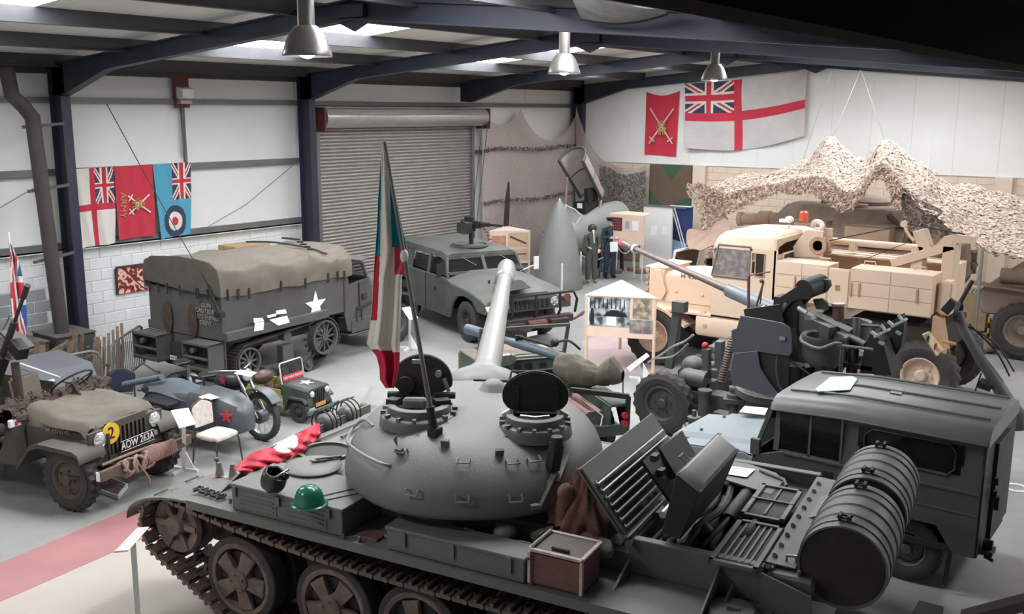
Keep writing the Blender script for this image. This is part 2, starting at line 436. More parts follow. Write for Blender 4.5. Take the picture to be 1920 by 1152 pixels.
# valley beam and dark low ceiling of the bay the photograph is taken from
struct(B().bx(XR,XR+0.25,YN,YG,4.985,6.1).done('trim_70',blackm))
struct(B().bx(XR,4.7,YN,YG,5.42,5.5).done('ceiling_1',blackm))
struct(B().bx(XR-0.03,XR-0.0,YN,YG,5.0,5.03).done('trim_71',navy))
# roller shutter door
dr=struct(B().bx(XL-0.06,XL-0.02,15.75,21.55,0,4.3).done('door_1',girt))
slat=mat('shutter_slats',(186,182,178),0.34,0.6,var=0.08,scale=6)
bb=B(); N=52
def sl(u,v):
    z=4.35*v; return (XL+0.08+0.06*abs(math.sin(PI*v*N)),15.85+u*5.6,z)
bb.grid(lambda u,v:sl(u,v),2,N*6,0.004); bb.done('slat_curtain',slat,dr,ang=60)
for y in (15.78,21.5): 
    B().bx(XL+0.02,XL+0.2,y-0.05,y+0.05,0,4.4).done('guide_rail',girt,dr,bev=0.005)
B().cyl((XL+0.36,15.75,4.42),(XL+0.36,21.7,4.42),0.24,n=28).done('roller_drum',slat,dr)
bb=B()
for k in range(5): 
    a=0.3+k*0.5; bb.cyl((XL+0.36+0.24*math.cos(a),15.8,4.42+0.24*math.sin(a)),(XL+0.36+0.24*math.cos(a),21.65,4.42+0.24*math.sin(a)),0.02,n=6)
bb.done('drum_ribs',slat,dr,kind='stuff')
for y in (15.68,21.75):
    bb=B(); bb.box((XL+0.34,y,4.38),(0.5,0.05,0.55)); bb.cyl((XL+0.36,y-0.05,4.42),(XL+0.36,y+0.05,4.42),0.1); bb.done('end_bracket',redox,dr,bev=0.01)
# high bay lamps
lampm=mat('spun_aluminium_shade',(112,109,106),0.35,0.5,var=0.06,scale=5)
bulb=mat('lamp_glow',(255,255,255),0.5,var=0,emit=(255,255,255),est=30)
LMP=[((-7.69,6.83,5.12),'high bay lamp nearest the viewer, left of the three in a row',1.0),((-8.55,12.68,5.15),'middle high bay lamp hanging below the second rafter',1.0),((-8.33,17.4,5.17),'farthest high bay lamp hanging above the small red banner',1.0)]
def build_lamp(loc,label):
    t=thing('high_bay_lamp',label,'lamp',loc,group=None)
    B().lathe([(0.245,0),(0.25,0.015),(0.235,0.06),(0.21,0.14),(0.17,0.22),(0.12,0.285),(0.09,0.30),(0.085,0.295),(0.115,0.28),(0.165,0.215),(0.2,0.135),(0.225,0.055),(0.24,0.01),(0.245,0)],(0,0,0),n=36).done('shade',lampm,t,ang=60)
    B().cyl((0,0,0.28),(0,0,0.62),0.085,n=20).done('ballast_housing',lampm,t,bev=0.01)
    b_=B(); b_.tube([(0,0,0.6),(0,0,0.68),(0.02,0,0.72),(0,0,0.8),(0,0,zroof(loc[0])-loc[2]-.035)],0.008,6); b_.done('hanging_hook',girt,t)
    B().sph((0,0,0.10),0.11,16,10,(1,1,1.1)).done('bulb',bulb,t)
    return t
for loc,lb,s in LMP:
    build_lamp(loc,lb)
    l=bpy.data.lights.new('lamp_light','SPOT'); l.energy=270; l.spot_size=math.radians(135); l.spot_blend=0.6; l.shadow_soft_size=0.12; l.color=(1.0,0.98,0.96)
    lo=bpy.data.objects.new('lamp_light',l); C.objects.link(lo); lo.location=(loc[0],loc[1],loc[2]-0.03)
# local frame of a vehicle: converts sight lines of the survey into its own coordinates
class Fr:
    def __init__(s,x,y,yaw,sc=1.0): s.x=x;s.y0=y;s.yaw=math.radians(yaw); s.M=Matrix.Rotation(-s.yaw,3,'Z'); s.o=Vector((x,y,0)); s.sc=sc
    def z(s,u,v,z): return s.M@(W(u,v,z=z*s.sc)-s.o)/s.sc
    def _p(s,u,v,i,val):
        d=s.M@ray(u,v); o=s.M@(CAM-s.o)/s.sc; return o+d*((val-o[i])/d[i])
    def at_y(s,u,v,y): return s._p(u,v,1,y)
    def at_x(s,u,v,x): return s._p(u,v,0,x)
    def world(s,p): return s.M.transposed()@(Vector(p)*s.sc)+s.o
    def thing(s,name,label,cat,group=None): return thing(name,label,cat,(s.x,s.y0,0),s.yaw,group,s.sc)
def tyre(b,r,w,c=(0,0,0),ax=(0,1,0),n=36,lug=0.02,rin=0.6,ang=0):
    # one closed surface with staggered tread lugs
    c=Vector(c); d,sd,t=frame(c,c+Vector(ax)); prof=[]
    ri=r*rin
    P=[(ri,-w*.36),(ri+.2*(r-ri),-w*.47),(ri+.6*(r-ri),-w*.5),(r-lug*1.6,-w*.46),(r,-w*.40),(r,-w*.02),(r,w*.02),(r,w*.40),(r-lug*1.6,w*.46),(ri+.6*(r-ri),w*.5),(ri+.2*(r-ri),w*.47),(ri,w*.36)]
    m=len(P); N=n*2; vs=[]
    for i in range(N):
        a=2*PI*i/N
        for k,(rr,h) in enumerate(P):
            q=rr
            if k in (3,4,5): q=rr-(lug if (i%2) else 0)
            if k in (6,7,8): q=rr-(lug if not (i%2) else 0)
            vs.append(c+d*h+(sd*math.cos(a)+t*math.sin(a))*q)
    fs=[(i*m+k,i*m+(k+1)%m,((i+1)%N)*m+(k+1)%m,((i+1)%N)*m+k) for i in range(N) for k in range(m)]
    return b.add(vs,fs)
def wheel(parent,c,r,w,tm,rm,side=1,n=30,lug=0.02,rin=0.58,nuts=6,hubr=0.12,dish=0.03,name='wheel'):
    ax=(0,side,0); b_=B(); tyre(b_,r,w,c,ax,n,lug,rin); o=b_.done('tyre' if name=='wheel' else name,tm,parent,ang=28)
    ri=r*rin; c=Vector(c)
    q=B(); q.lathe([(ri*1.02,-w*.36),(ri*1.04,w*.36),(ri*0.98,w*.40),(ri*.9,w*.34),(ri*.82,w*.12),(ri*.62,w*.12+dish),(ri*.42,w*.16+dish),(hubr*r*1.4,w*.16+dish),(hubr*r*1.3,w*.30+dish),(hubr*r,w*.36+dish),(0,w*.36+dish)],c,ax,n=28)
    for k in range(nuts):
        a=2*PI*k/nuts; d,sd,t=frame(c,c+Vector(ax)); p=c+d*(w*.14+dish)+(sd*math.cos(a)+t*math.sin(a))*ri*.5
        q.cyl(p,p+d*.03,r*.035,n=6)
    q.done('rim',rm,o,ang=30)
    return o
# ================================================================ MAIN BATTLE TANK IN THE FOREGROUND
tk=mat('tank_olive_grey',(98,100,95),0.55,var=0.14,scale=2.2,bump=0.12,bscale=18,dust=0.22)
tkd=mat('tank_dark_inner',(40,40,41),0.6,var=0.15)
tkb=mat('tank_hatch_black',(28,27,28),0.55,var=0.1)
trk=mat('rusty_track_steel',(118,102,96),0.7,0.1,var=0.25,scale=9,rgb2=(84,72,68),bump=0.3,bscale=40)
rwm=mat('dusty_road_wheel',(128,112,104),0.75,var=0.2,scale=5,bump=0.2,bscale=25,rgb2=(86,74,70))
rub=mat('tyre_rubber',(58,55,54),0.8,var=0.2,scale=6)
steel=mat('bright_steel',(170,168,165),0.35,0.8,var=0.1,scale=8)
castm=mat('cast_turret_paint',(97,99,95),0.5,var=0.12,scale=1.6,bump=0.12,bscale=45,dust=0.25)
gunm=mat('gun_barrel_paint',(124,125,120),0.35,var=0.1,scale=3,dust=0.15)
TF=Fr(-5.19,6.91,188.9)
tank=TF.thing('battle_tank','large olive grey battle tank with open hatches and rear fuel drums, filling the foreground','tank')
# hull
b_=B(); b_.prism([(2.75,-1.05,0.45),(3.0,-1.05,0.78),(2.25,-1.05,1.30),(-2.62,-1.05,1.30),(-3.0,-1.05,0.80),(-2.8,-1.05,0.42)],(0,2.1,0))
hull=b_.done('hull',tk,tank,bev=0.012)
# fender shelves
for s in (1,-1):
    b_=B(); b_.bx(-2.7,2.45,min(s*1.03,s*1.635),max(s*1.03,s*1.635),1.115,1.135)
    b_.bx(-2.7,2.45,s*1.635-.012,s*1.635+.012,1.06,1.14)
    # curved front flap
    pr_=[(2.45+0.80*math.sin(a),1.125-0.30*(1-math.cos(a))) for a in [i*0.2 for i in range(9)]]
    b_.loft([[Vector((x,s*1.02,z)),Vector((x,s*1.64,z)),Vector((x,s*1.64,z-.022)),Vector((x,s*1.02,z-.022))] for x,z in pr_])
    b_.done('fender',tk,tank,bev=0)
    for k,x in enumerate((2.3,1.95,0.35,-1.6,-2.4)):
        q=B(); q.prism([(x,s*1.05,1.13),(x,s*1.4,1.13),(x,s*1.05,1.26)],(0.02,0,0)); q.done('fender_bracket',tk,tank)
# hull roof raised plates
b_=B(); b_.prism([(2.25,-1.0,1.30),(2.15,-1.0,1.335),(-1.5,-1.0,1.335),(-1.5,-1.0,1.30)],(0,2.0,0)); b_.done('roof_plate',tk,tank)
# front ridge strip (splash board) and tow hooks, spare glacis fittings
b_=B(); b_.bar((2.30,-0.95,1.32),(2.30,0.95,1.32),0.02,0.10); b_.done('splash_board',tk,tank)
b_=B(); b_.prism([(2.95,-0.62,0.80),(2.87,-0.62,0.86),(2.87,-0.35,0.86),(2.95,-0.35,0.80)],(0.06,0,0.08)); b_.done('tow_hook',tk,tank,bev=0.01)
# running gear (near side is +y)
wheelx=[1.98,0.93,0.06,-0.82,-1.7]
def road_wheel(x,s):
    w_=B(); y0=s*1.25; 
    w_.lathe([(0.30,-.09),(0.395,-.09),(0.405,-.08),(0.405,.08),(0.395,.09),(0.335,.09)],(x,y0+s*.16,0.41),(0,s,0),n=40)
    w_.lathe([(0.30,-.09),(0.395,-.09),(0.405,-.08),(0.405,.08),(0.395,.09),(0.335,.09)],(x,y0-s*.12,0.41),(0,s,0),n=40)
    o=w_.done('road_wheel',rub,tank,ang=30)
    d=B(); d.lathe([(0.335,-.10),(0.345,.09),(0.335,.10),(0.30,.095),(0.285,.0),(0.24,-.04),(0.17,-.02),(0.12,.02),(0.115,.10),(0.10,.13),(0.0,.135)],(x,y0+s*.16,0.41),(0,s,0),n=40)
    d.lathe([(0.335,-.09),(0.335,.09),(0.1,0.0),(0.0,.0)],(x,y0-s*.12,0.41),(0,s,0),n=24)
    d.done('wheel_disc',rwm,o,ang=40)
    # star shaped pressing: five raised arms and five dark openings between
    a_=B(); h_=B()
    c=Vector((x,y0+s*.17,0.40))
    for k in range(5):
        a=2*PI*k/5+x
        u=Vector((math.cos(a),0,math.sin(a))); v_=Vector((-math.sin(a),0,math.cos(a))); n_=Vector((0,s,0))
        ring0=[c+n_*.03+u*.08+v_*w2 for w2 in (-.055,.055)]
        ring1=[c+n_*.055+u*.28+v_*w2 for w2 in (-.085,.085)]
        a_.add([ring0[0],ring0[1],ring1[1],ring1[0],ring0[0]+n_*.07,ring0[1]+n_*.07,ring1[1]+n_*.035,ring1[0]+n_*.035],[(0,1,2,3),(4,5,6,7),(0,1,5,4),(1,2,6,5),(2,3,7,6),(3,0,4,7)])
        a+=PI/5; u=Vector((math.cos(a),0,math.sin(a))); v_=Vector((-math.sin(a),0,math.cos(a)))
        h_.add([c+n_*(.035)+u*rr+v_*ww for rr,ww in ((.15,-.035),(.15,.035),(.20,.065),(.255,.06),(.268,0),(.255,-.06),(.20,-.065))]+[c+n_*(-.05)+u*rr+v_*ww for rr,ww in ((.15,-.035),(.15,.035),(.20,.065),(.255,.06),(.268,0),(.255,-.06),(.20,-.065))],[(0,1,2,3,4,5,6),(13,12,11,10,9,8,7)]+[(i,(i+1)%7,7+(i+1)%7,7+i) for i in range(7)])
        h2=c+n_*.14+Vector((math.cos(a),0,math.sin(a)))*.075; a_.cyl(h2-n_*.02,h2+n_*.0,.012,n=6)
    a_.done('star_rib',rwm,o,bev=0.012); h_.done('wheel_opening',tkb,o)
    return o
for s in (1,-1):
    for x in wheelx: road_wheel(x,s)
    # idler
    d=B(); c=(2.82,s*1.3,0.74)
    d.lathe([(0.16,-.14),(0.27,-.14),(0.29,-.1),(0.27,-.05),(0.2,0),(0.27,.05),(0.29,.1),(0.27,.14),(0.20,.13),(0.14,.08),(0.11,.09),(0.10,.17),(0.085,.19),(0.0,.195)],c,(0,s,0),n=36); o=d.done('idler_wheel',rwm,tank,ang=30)
    a_=B()
    for k in range(6):
        a=2*PI*k/6; u=Vector((math.cos(a),0,math.sin(a))); a_.bar(Vector(c)+Vector((0,s*.12,0))+u*.1,Vector(c)+Vector((0,s*.13,0))+u*.26,.06,.05,up=(0,1,0))
    a_.done('idler_spokes',rwm,o)
    # sprocket
    d=B(); c=(-2.62,s*1.3,0.62)
    for k in range(13):
        a=2*PI*k/13; u=Vector((math.cos(a),0,math.sin(a)))
        for dy in (-.14,.14): d.bar(Vector(c)+u*.2+Vector((0,dy,0)),Vector(c)+u*.34+Vector((0,dy,0)),.07,.04,up=(0,1,0))
    d.lathe([(0.1,-.18),(0.28,-.16),(0.28,-.1),(0.16,-.06),(0.16,.06),(0.28,.1),(0.28,.16),(0.1,.2),(0,.2)],c,(0,s,0),n=30); d.done('sprocket',rwm,tank,ang=30)
# track path, outer run: list of (x,z)
def track_path():
    pts=[]
    cI=Vector((2.82,0.74)); rI=.33
    cS=Vector((-2.62,0.62)); rS=.35
    top=[(-2.62,0.97),(-1.7,0.90),(-0.82,0.865),(0.06,0.865),(0.93,0.88),(1.98,0.955),(2.6,1.04)]
    pts+= [Vector(p) for p in smoothpts([(x,0,z) for x,z in top],6)]
    pts=[Vector((p.x,p.z)) for p in pts]
    for k in range(1,12): 
        a=PI*0.60-k*(PI*0.98)/11; pts.append(cI+Vector((math.cos(a),math.sin(a)))*rI)
    pts+= [Vector((1.98,-0.0)) if False else Vector((2.12,0.02)),Vector((1.98,0.0))]
    pts+= [Vector((-1.7,0.0)),Vector((-1.85,0.02))]
    for k in range(0,10):
        a=-PI*0.42-k*(PI*0.9)/9; pts.append(cS+Vector((math.cos(a),math.sin(a)))*rS)
    return pts
tp=track_path(); L_=[0]
P2=tp+[tp[0]]
for i in range(len(tp)): L_.append(L_[-1]+(P2[i+1]-P2[i]).length)
NL=88; 
link=None
def mk_link(hole=True):
    q=B(); y0,y1=-.27,.27
    for yy in (-.19,.19):
        q.box((0,yy,0.02),(0.115,.15,.035)); 
    q.box((0,0,0.01),(0.05,.24,.03)); q.box((0.035,0,.02),(.03,.5,.03)); q.box((-.045,0,.02),(.02,.5,.035))
    q.box((0.0,.0,.055),(.05,.03,.07),taper=(.5,.6))
    q.box((0.0,-.19,-.012),(.03,.15,.03)); q.box((0.0,.19,-.012),(.03,.15,.03))
    for yy in (-.24,-.1,.1,.24): q.cyl((.065,yy-.035,.015),(.065,yy+.035,.015),.022,n=8)
    return q.done('track_link',trk,None)
link=mk_link()
firstl=True
for s in (1,-1):
    for k in range(NL):
        d_=L_[-1]*k/NL; i=max(j for j in range(len(L_)-1) if L_[j]<=d_); t_=(d_-L_[i])/(L_[i+1]-L_[i]+1e-9)
        p=P2[i]*(1-t_)+P2[i+1]*t_
        d2=d_+L_[-1]/NL*.5; j=max(q for q in range(len(L_)-1) if L_[q]<=d2%L_[-1]); 
        dirv=(P2[i+1]-P2[i]).normalized()
        if firstl: o=link; firstl=False
        else: o=link.copy(); C.objects.link(o)
        o.parent=tank
        # x axis along run, z axis inwards (guide horn inside)
        X_=Vector((dirv.x,0,dirv.y)); Y_=Vector((0,1,0)); Z_=X_.cross(Y_)
        if Z_.dot(Vector((0-p.x*0.2,0,0.5-p.y)))<0 and True: 
            Z_=-Z_; X_=-X_
        M_=Matrix((X_,Y_,Z_)).transposed().to_4x4(); M_.translation=Vector((p.x,s*1.32,p.y+ (0.0)))
        o.matrix_local=M_
# fender stowage: forward bin with hinged lid, long box, small fittings
def stow_box(x0,x1,y0,y1,z0,z1,lip=0.012):
    q=B(); q.bx(x0,x1,y0,y1,z0,z1); o=q.done('stowage_bin',tk,tank,bev=0.008)
    q=B(); q.bx(x0-lip,x1+lip,y0-lip,y1+lip,z1-.02,z1+.012); q.done('bin_lid',tk,o,bev=0.006)
    return o
bn=stow_box(0.72,1.93,1.0,1.60,1.14,1.375)
for (xa,xb) in ((1.16,1.62),(0.74,1.12)) if False else ((1.42,1.86),(0.88,1.36)):
    q=B(); q.bx(xa,xb,1.60,1.606,1.17,1.33)
    for k in range(3): q.bx(xa+.03,xb-.03,1.606,1.614,1.20+k*.04,1.215+k*.04)
    q.done('pressed_panel',tk,bn)
q=B()
for x in (0.85,1.39,1.88): q.bx(x-.02,x+.02,1.60,1.625,1.28,1.37)
q.done('bin_latches',tk,bn)
q=B(); q.tube([(0.85,1.1,1.39),(1.05,1.5,1.39),(0.95,1.52,1.39),(0.76,1.2,1.39)],.008,6); q.done('lid_bead',tk,bn)
lb=stow_box(-0.97,0.27,1.36,1.61,1.14,1.33)
q=B()
for x in (0.1,-0.35,-0.85): q.bx(x-.02,x+.02,1.60,1.63,1.20,1.33); q.cyl((x-.05,1.36,1.34),(x+.05,1.36,1.34),.012,n=8)
q.done('bin_latches',tk,lb)
q=B(); q.sph((-0.62,1.25,1.33),.10,20,10,(1,1,.75)); q.done('dome_cap',tk,tank)
# red rusty pad, small lugs and bolts on the fender between bins
q=B(); q.bx(0.42,0.64,1.36,1.54,1.135,1.155); q.done('filler_cover',mat('rusty_red_paint',(122,88,84),0.7,var=.2,scale=10),tank,bev=0.006)
q=B()
for x,y in ((0.33,1.5),(0.36,1.42),(0.55,1.6),(0.7,1.62),(2.05,1.5),(2.2,1.45),(2.35,1.2)): q.cyl((x,y,1.13),(x,y,1.18),.014,n=6)
q.cyl((.3,1.48,1.16),(.4,1.44,1.16),.02,n=8)
q.done('fender_bolts',tk,tank)
# front fittings: two small cones, width marker, tow shackle heap
for (u,v) in ((590,0),(0,0)): pass
for (u,v) in ((412,890),(437,893)):
    p=TF.z(u,v,1.14); q=B(); q.lathe([(0.045,0),(0.04,.01),(0.022,.12),(0.02,.125),(0,.125)],(p.x,p.y,1.135),n=16); q.done('marker_cone',tk,tank)
q=B(); 
p=TF.z(407,880,1.14)
q.cyl((p.x,p.y,1.13),(p.x,p.y,1.22),.008,n=6); q.sph((p.x,p.y,1.24),.025,8,6); q.done('width_marker',tk,tank)
q=B(); a=TF.z(372,918,1.16); b=TF.z(415,932,1.16)
for k in range(5):
    c=a.lerp(b,k/4); pts=[c+Vector((.03*math.cos(t*PI/4),.05*math.sin(t*PI/4),.01*((k+t)%2))) for t in range(8)]; q.tube(pts,.012,6,closed=True)
q.done('tow_shackles',tkd,tank)
# driver's hatch: opening rim, dark well, swung lid
c=TF.z(612,850,1.335)
q=B(); q.lathe([(0.23,0.0),(0.26,0.0),(0.265,.03),(0.23,.03),(0.225,-.0),(0.225,.03)],(c.x,c.y,1.335),n=28); o=q.done('hatch_rim',tk,tank)
q=B(); q.cyl((c.x,c.y,1.336),(c.x,c.y,1.344),.225,n=28); q.done('hatch_well',tkb,o)
c=TF.z(588,876,1.40)
q=B(); q.lathe([(0,.0),(0.21,.0),(0.25,.012),(0.26,.03),(0.24,.045),(0.15,.055),(0,.06)],(c.x,c.y,1.38),n=30); o=q.done('drivers_hatch_lid',tk,tank)
q=B(); a=TF.z(592,862,1.46); b=TF.z(640,856,1.44); q.tube([a,a+Vector((-.06,0,.02)),b,b+Vector((0,.05,-.02)),a+Vector((0,.06,0))],.012,6); q.prism([a,b,b+Vector((0,.06,0)),a+Vector((.02,.07,0))],(0,0,.01)); q.done('hatch_handle',tk,o)
# headlamp cluster with guards on far front
for (u,v,r_) in ((612,792,.10),(650,775,.09)):
    p=TF.z(u,v,1.36); q=B(); q.sph(p,r_,18,12,(1.1,1,1)); q.cyl(p,p-Vector((0,0,.14)),.03,n=8); o=q.done('headlamp',tk,tank)
    q=B()
    for k in (-1,0,1): 
        pts=[p+Vector((.14*math.cos(t),k*.07,.15*math.sin(t))) for t in [i*PI/8-.3 for i in range(11)]]; q.tube(pts,.008,6)
    q.tube([p+Vector((0,-.13,.15)),p+Vector((0,.13,.15))],.008,6); q.done('lamp_guard',tkd,o)
b_=B(); b_.bar((2.45,-1.3,1.14),(2.75,-1.1,1.06),.3,.02); 
b_.prism([TF.z(672,768,1.14),TF.z(700,742,1.14)+Vector((0,0,.12)),TF.z(690,766,1.14)],(.02,.02,0)); b_.done('front_fin',tk,tank)
q=B(); random.seed(3)
for k in range(9):
    p=TF.z(690+random.uniform(-25,30),775+random.uniform(-14,10),1.2); q.sph(p,random.uniform(.025,.05),8,6)
q.done('fender_fittings',tk,tank)
q=B(); q.tube([TF.z(640,820,1.36),TF.z(730,772,1.36)],.015,6); q.tube([TF.z(560,840,1.36),TF.z(680,790,1.36)],.012,6); q.done('tool_rods',tk,tank)
# engine bay: walls, dark interior, fan ribs, pipes
q=B(); q.bx(-2.6,-1.58,0.98,1.06,1.14,1.42); q.bx(-2.6,-1.58,-1.06,-0.98,1.14,1.42); q.bx(-1.62,-1.56,-1.0,1.0,1.28,1.40); q.bx(-2.66,-2.58,-1,1,1.14,1.40)
bay=q.done('engine_bay_wall',tk,tank,bev=0.006)
q=B(); q.bx(-2.56,-1.62,-.97,.97,1.302,1.31); q.done('bay_floor',tkb,bay)
q=B(); 
for k in range(6): q.tube(smoothpts([(-1.7-k*.12,.9-k*.05,1.33),(-1.75-k*.12,.5,1.38+.02*(k%3)),(-1.8-k*.1,-.1,1.34),(-1.7-k*.1,-.7,1.36)],4),.022+.006*(k%3),8)
q.cyl((-2.1,.2,1.33),(-2.1,-.5,1.33),.07,n=16); q.sph((-2.0,.55,1.35),.09); q.sph((-1.8,.75,1.34),.06)
q.done('engine_pipes',tkd,bay)
# rear grilles: two framed mesh screens
mesh_=mat('dusty_wire_screen',(84,82,80),0.75,var=.25,scale=14,bump=.5,bscale=160)
def screen(x0,x1,y0,y1,z,n):
    q=B()
    for (a,b,c,d) in ((x0,x1,y0,y0+.04),(x0,x1,y1-.04,y1),(x0,x0+.04,y0,y1),(x1-.04,x1,y0,y1)): q.bx(a,b,c,d,z,z+.035)
    o=q.done('grille_frame',tk,tank,bev=0.004)
    q=B(); q.bx(x0+.03,x1-.03,y0+.03,y1-.03,z+.006,z+.012); q.done('wire_screen',mesh_,o)
    for k in range(n): 
        xx=x0+.06+(x1-x0-.12)*(k+.5)/n; q=B(); q.bx(xx-.008,xx+.008,y0+.04,y1-.1,z+.012,z+.024); q.done('grille_bar',tk,o)
    return o
screen(-2.58,-2.22,0.32,1.15,1.40,5); g2=screen(-2.55,-2.20,-0.52,0.22,1.40,1)
q=B(); q.bx(-2.55,-2.2,-.17,-.15,1.42,1.44); q.done('grille_cross_bar',tk,g2)
q=B(); q.bx(-2.95,-2.62,-1.0,1.05,1.26,1.38); rp=q.done('rear_plate',tk,tank,bev=0.02)
q=B(); q.prism([(-2.6,1.10,1.40),(-2.95,1.10,1.30),(-3.02,1.10,0.9),(-2.6,1.10,0.9)],(0,.02,0)); 
q.prism([(-2.58,.95,1.405),(-2.58,-.95,1.405),(-2.80,-.95,1.40),(-2.80,.95,1.40)],(0,0,.01)); q.done('rear_deck_plate',tk,rp)
q=B()
for k in range(10): y=1.0-k*.2; q.cyl((-2.63,y,1.40),(-2.63,y+.05,1.43),.018,n=8); q.cyl((-2.84,y,1.38),(-2.84,y,1.42),.014,n=6)
q.done('deck_hinges',tk,rp)
q=B(); p=(-2.75,.85,1.41); q.tube([(-2.72,.86,1.39),(-2.72,.86,1.45),(-2.78,.84,1.45),(-2.78,.84,1.39)],.012,6); q.done('lifting_eye',steel,rp)
# far deck plate with a sheet of paper, near fender rib
q=B(); q.prism([TF.z(1352,900,1.40),TF.z(1370,862,1.40),TF.z(1455,890,1.40),TF.z(1470,905,1.40),TF.z(1445,930,1.40)],(0,0,.015)); q.done('far_fuel_cover',tk,tank)
q=B(); q.tube([TF.z(1425,882,1.43),TF.z(1470,900,1.43),TF.z(1475,912,1.41)],.015,6); q.done('far_grab_handle',tk,tank)
q=B(); q.prism([(-2.28,1.06,1.14),(-2.28,1.6,1.14),(-2.28,1.06,1.36)],(-.015,0,0)); q.done('fender_brace',tk,tank)
q=B(); q.lathe([(0,.05),(.16,.05),(.2,.0)],(-2.45,1.3,1.13),n=20); q.cyl((-2.5,1.3,1.17),(-2.42,1.32,1.19),.03,n=8); q.done('fender_drum_cover',tk,tank)
# near fender clutter: rounded pipe cover beside case
q=B(); a=TF.z(1045,985,1.40); 
q.prism([TF.z(1035,992,1.36),TF.z(1050,978,1.4),TF.z(1150,1010,1.4),TF.z(1152,1035,1.34),TF.z(1138,1042,1.30)],(0,0,-.06)); q.done('air_duct_cover',tk,tank,bev=.02)
q=B(); q.cyl(TF.z(1002,1008,1.33),TF.z(1018,1000,1.33),.04,n=14); q.tube([TF.z(960,1022,1.3),TF.z(1000,1025,1.3)],.015,8); q.tube(smoothpts([TF.z(1010,1005,1.35),TF.z(1035,990,1.38),TF.z(1010,1040,1.36),TF.z(985,1048,1.35)],4),.015,8); q.done('fender_pipes',tk,tank)
q=B(); q.tube([TF.z(1085,1090,1.2),TF.z(1110,1060,1.22)],.03,8); q.tube([TF.z(1090,1100,1.17),TF.z(1118,1062,1.2)],.02,8); q.done('spare_hoses',tkd,tank)
# exhaust
q=B(); a=TF.z(1492,1100,1.0); b=TF.z(1510,1132,0.95); q.cyl(TF.world(a) and a,b,.06,.075,n=20,cap=False); q.cyl(a,a+(b-a)*.9,.055,n=20); q.done('exhaust_pipe',rwm,tank)
# raised engine lid with rods
A0=Vector((-1.58,1.12,1.42)); UPV=Vector((.40,0,.50)); UPn=UPV.normalized(); NR=Vector((-UPn.z,0,UPn.x)); LEN=1.62
q=B(); 
def lidp(s_,t_,n_=0): return A0+Vector((0,-LEN*s_,0))+UPV*t_+NR*n_
q.add([lidp(0,0),lidp(1,0),lidp(1,1),lidp(0,1),lidp(0,0,-.02),lidp(1,0,-.02),lidp(1,1,-.02),lidp(0,1,-.02)],[(0,1,2,3),(7,6,5,4),(0,1,5,4),(1,2,6,5),(2,3,7,6),(3,0,4,7)])
lid=q.done('engine_lid',tk,tank,bev=.004)
q=B(); q.add([lidp(0.02,.04,.004),lidp(.62,.04,.004),lidp(.62,.74,.004),lidp(.02,.74,.004),lidp(0.02,.04,.001),lidp(.62,.04,.001),lidp(.62,.74,.001),lidp(.02,.74,.001)],[(0,1,2,3),(7,6,5,4),(0,1,5,4),(1,2,6,5),(2,3,7,6),(3,0,4,7)]); q.done('lid_recess',tkb,lid)
for k in range(7):
    t_=.12+k*.1; q=B(); q.cyl(lidp(.03,t_,.03),lidp(.55 if k<5 else .95,t_,.03),.012,n=8); q.done('louvre_rod',steel if k>4 else mat('worn_rod',(128,126,122),.4,.5,var=.15,scale=12),lid)
q=B()
for k in range(7): q.tube([lidp(.04,.1+k*.1,.02),lidp(.02,.13+k*.1,.05),lidp(.05,.16+k*.1,.02)],.008,6)
q.bar(lidp(.02,.02,.01),lidp(.02,.98,.01),.03,.02); q.bar(lidp(0,.04,.01),lidp(.6,.04,.01),.06,.02); q.done('lid_frame',tk,lid)
q=B(); q.cyl(lidp(.0,-.05,0),lidp(.08,-.05,0),.03,n=12); q.cyl(lidp(.35,-.05,.02),lidp(.45,-.05,.02),.035,n=12); q.done('lid_hinge',tk,lid)
# middle plate (armoured louvre) leaning behind the lid
q=B(); a=[TF.at_x(1230,845,-1.5),TF.at_x(1273,812,-1.45),TF.at_x(1298,858,-1.6),TF.at_x(1262,900,-1.68)]; q.prism(a,(-.03,0,.03)); mp=q.done('louvre_plate',tkd,tank,bev=.004)
q=B(); a=[TF.at_x(1200,868,-1.5),TF.at_x(1232,843,-1.5),TF.at_x(1275,925,-1.72),TF.at_x(1255,945,-1.72)]; q.prism(a,(-.02,0,.02)); q.done('louvre_hinge_plate',tkb,mp)
q=B(); 
for (u,v) in ((1228,858),(1240,885),(1262,905)): q.box(TF.at_x(u,v,-1.62),(.05,.09,.05))
q.done('louvre_catches',tkd,mp)
# radiator lid: raised box
q=B(); s1=[TF.at_y(1240,1000,1.0),TF.at_y(1275,1013,1.0),TF.at_y(1312,926,1.0),TF.at_y(1268,890,1.0)]
Lr=1.05; q.prism(s1,(0,-Lr,0)); rad=q.done('radiator_lid',tkd,tank,bev=.006)
T0,T1=s1[3],s1[2]; nT=Vector((0,-1,0)).cross((T1-T0).normalized()); nT=nT if nT.z>0 else -nT
q=B(); 
r0=[T0,T1,T1+Vector((0,-Lr,0)),T0+Vector((0,-Lr,0))]; cc=sum(r0,Vector())/4
r1=[cc+(p-cc)*.78+nT*.05 for p in r0]; r0b=[p+nT*.006 for p in r0]
q.loft([r0,r0b,r1]); q.done('radiator_cover',mat('radiator_pale_paint',(150,154,150),.5,var=.1,scale=6),rad,bev=.004)
q=B()
for k in range(30): 
    for e in (T0+(T1-T0)*.03,T0+(T1-T0)*.97): q.cyl(e+Vector((0,-Lr*(k+.5)/30,0))+nT*.005,e+Vector((0,-Lr*(k+.5)/30,0))+nT*.018,.010,n=6)
q.done('cover_bolts',steel,rad,kind='stuff')
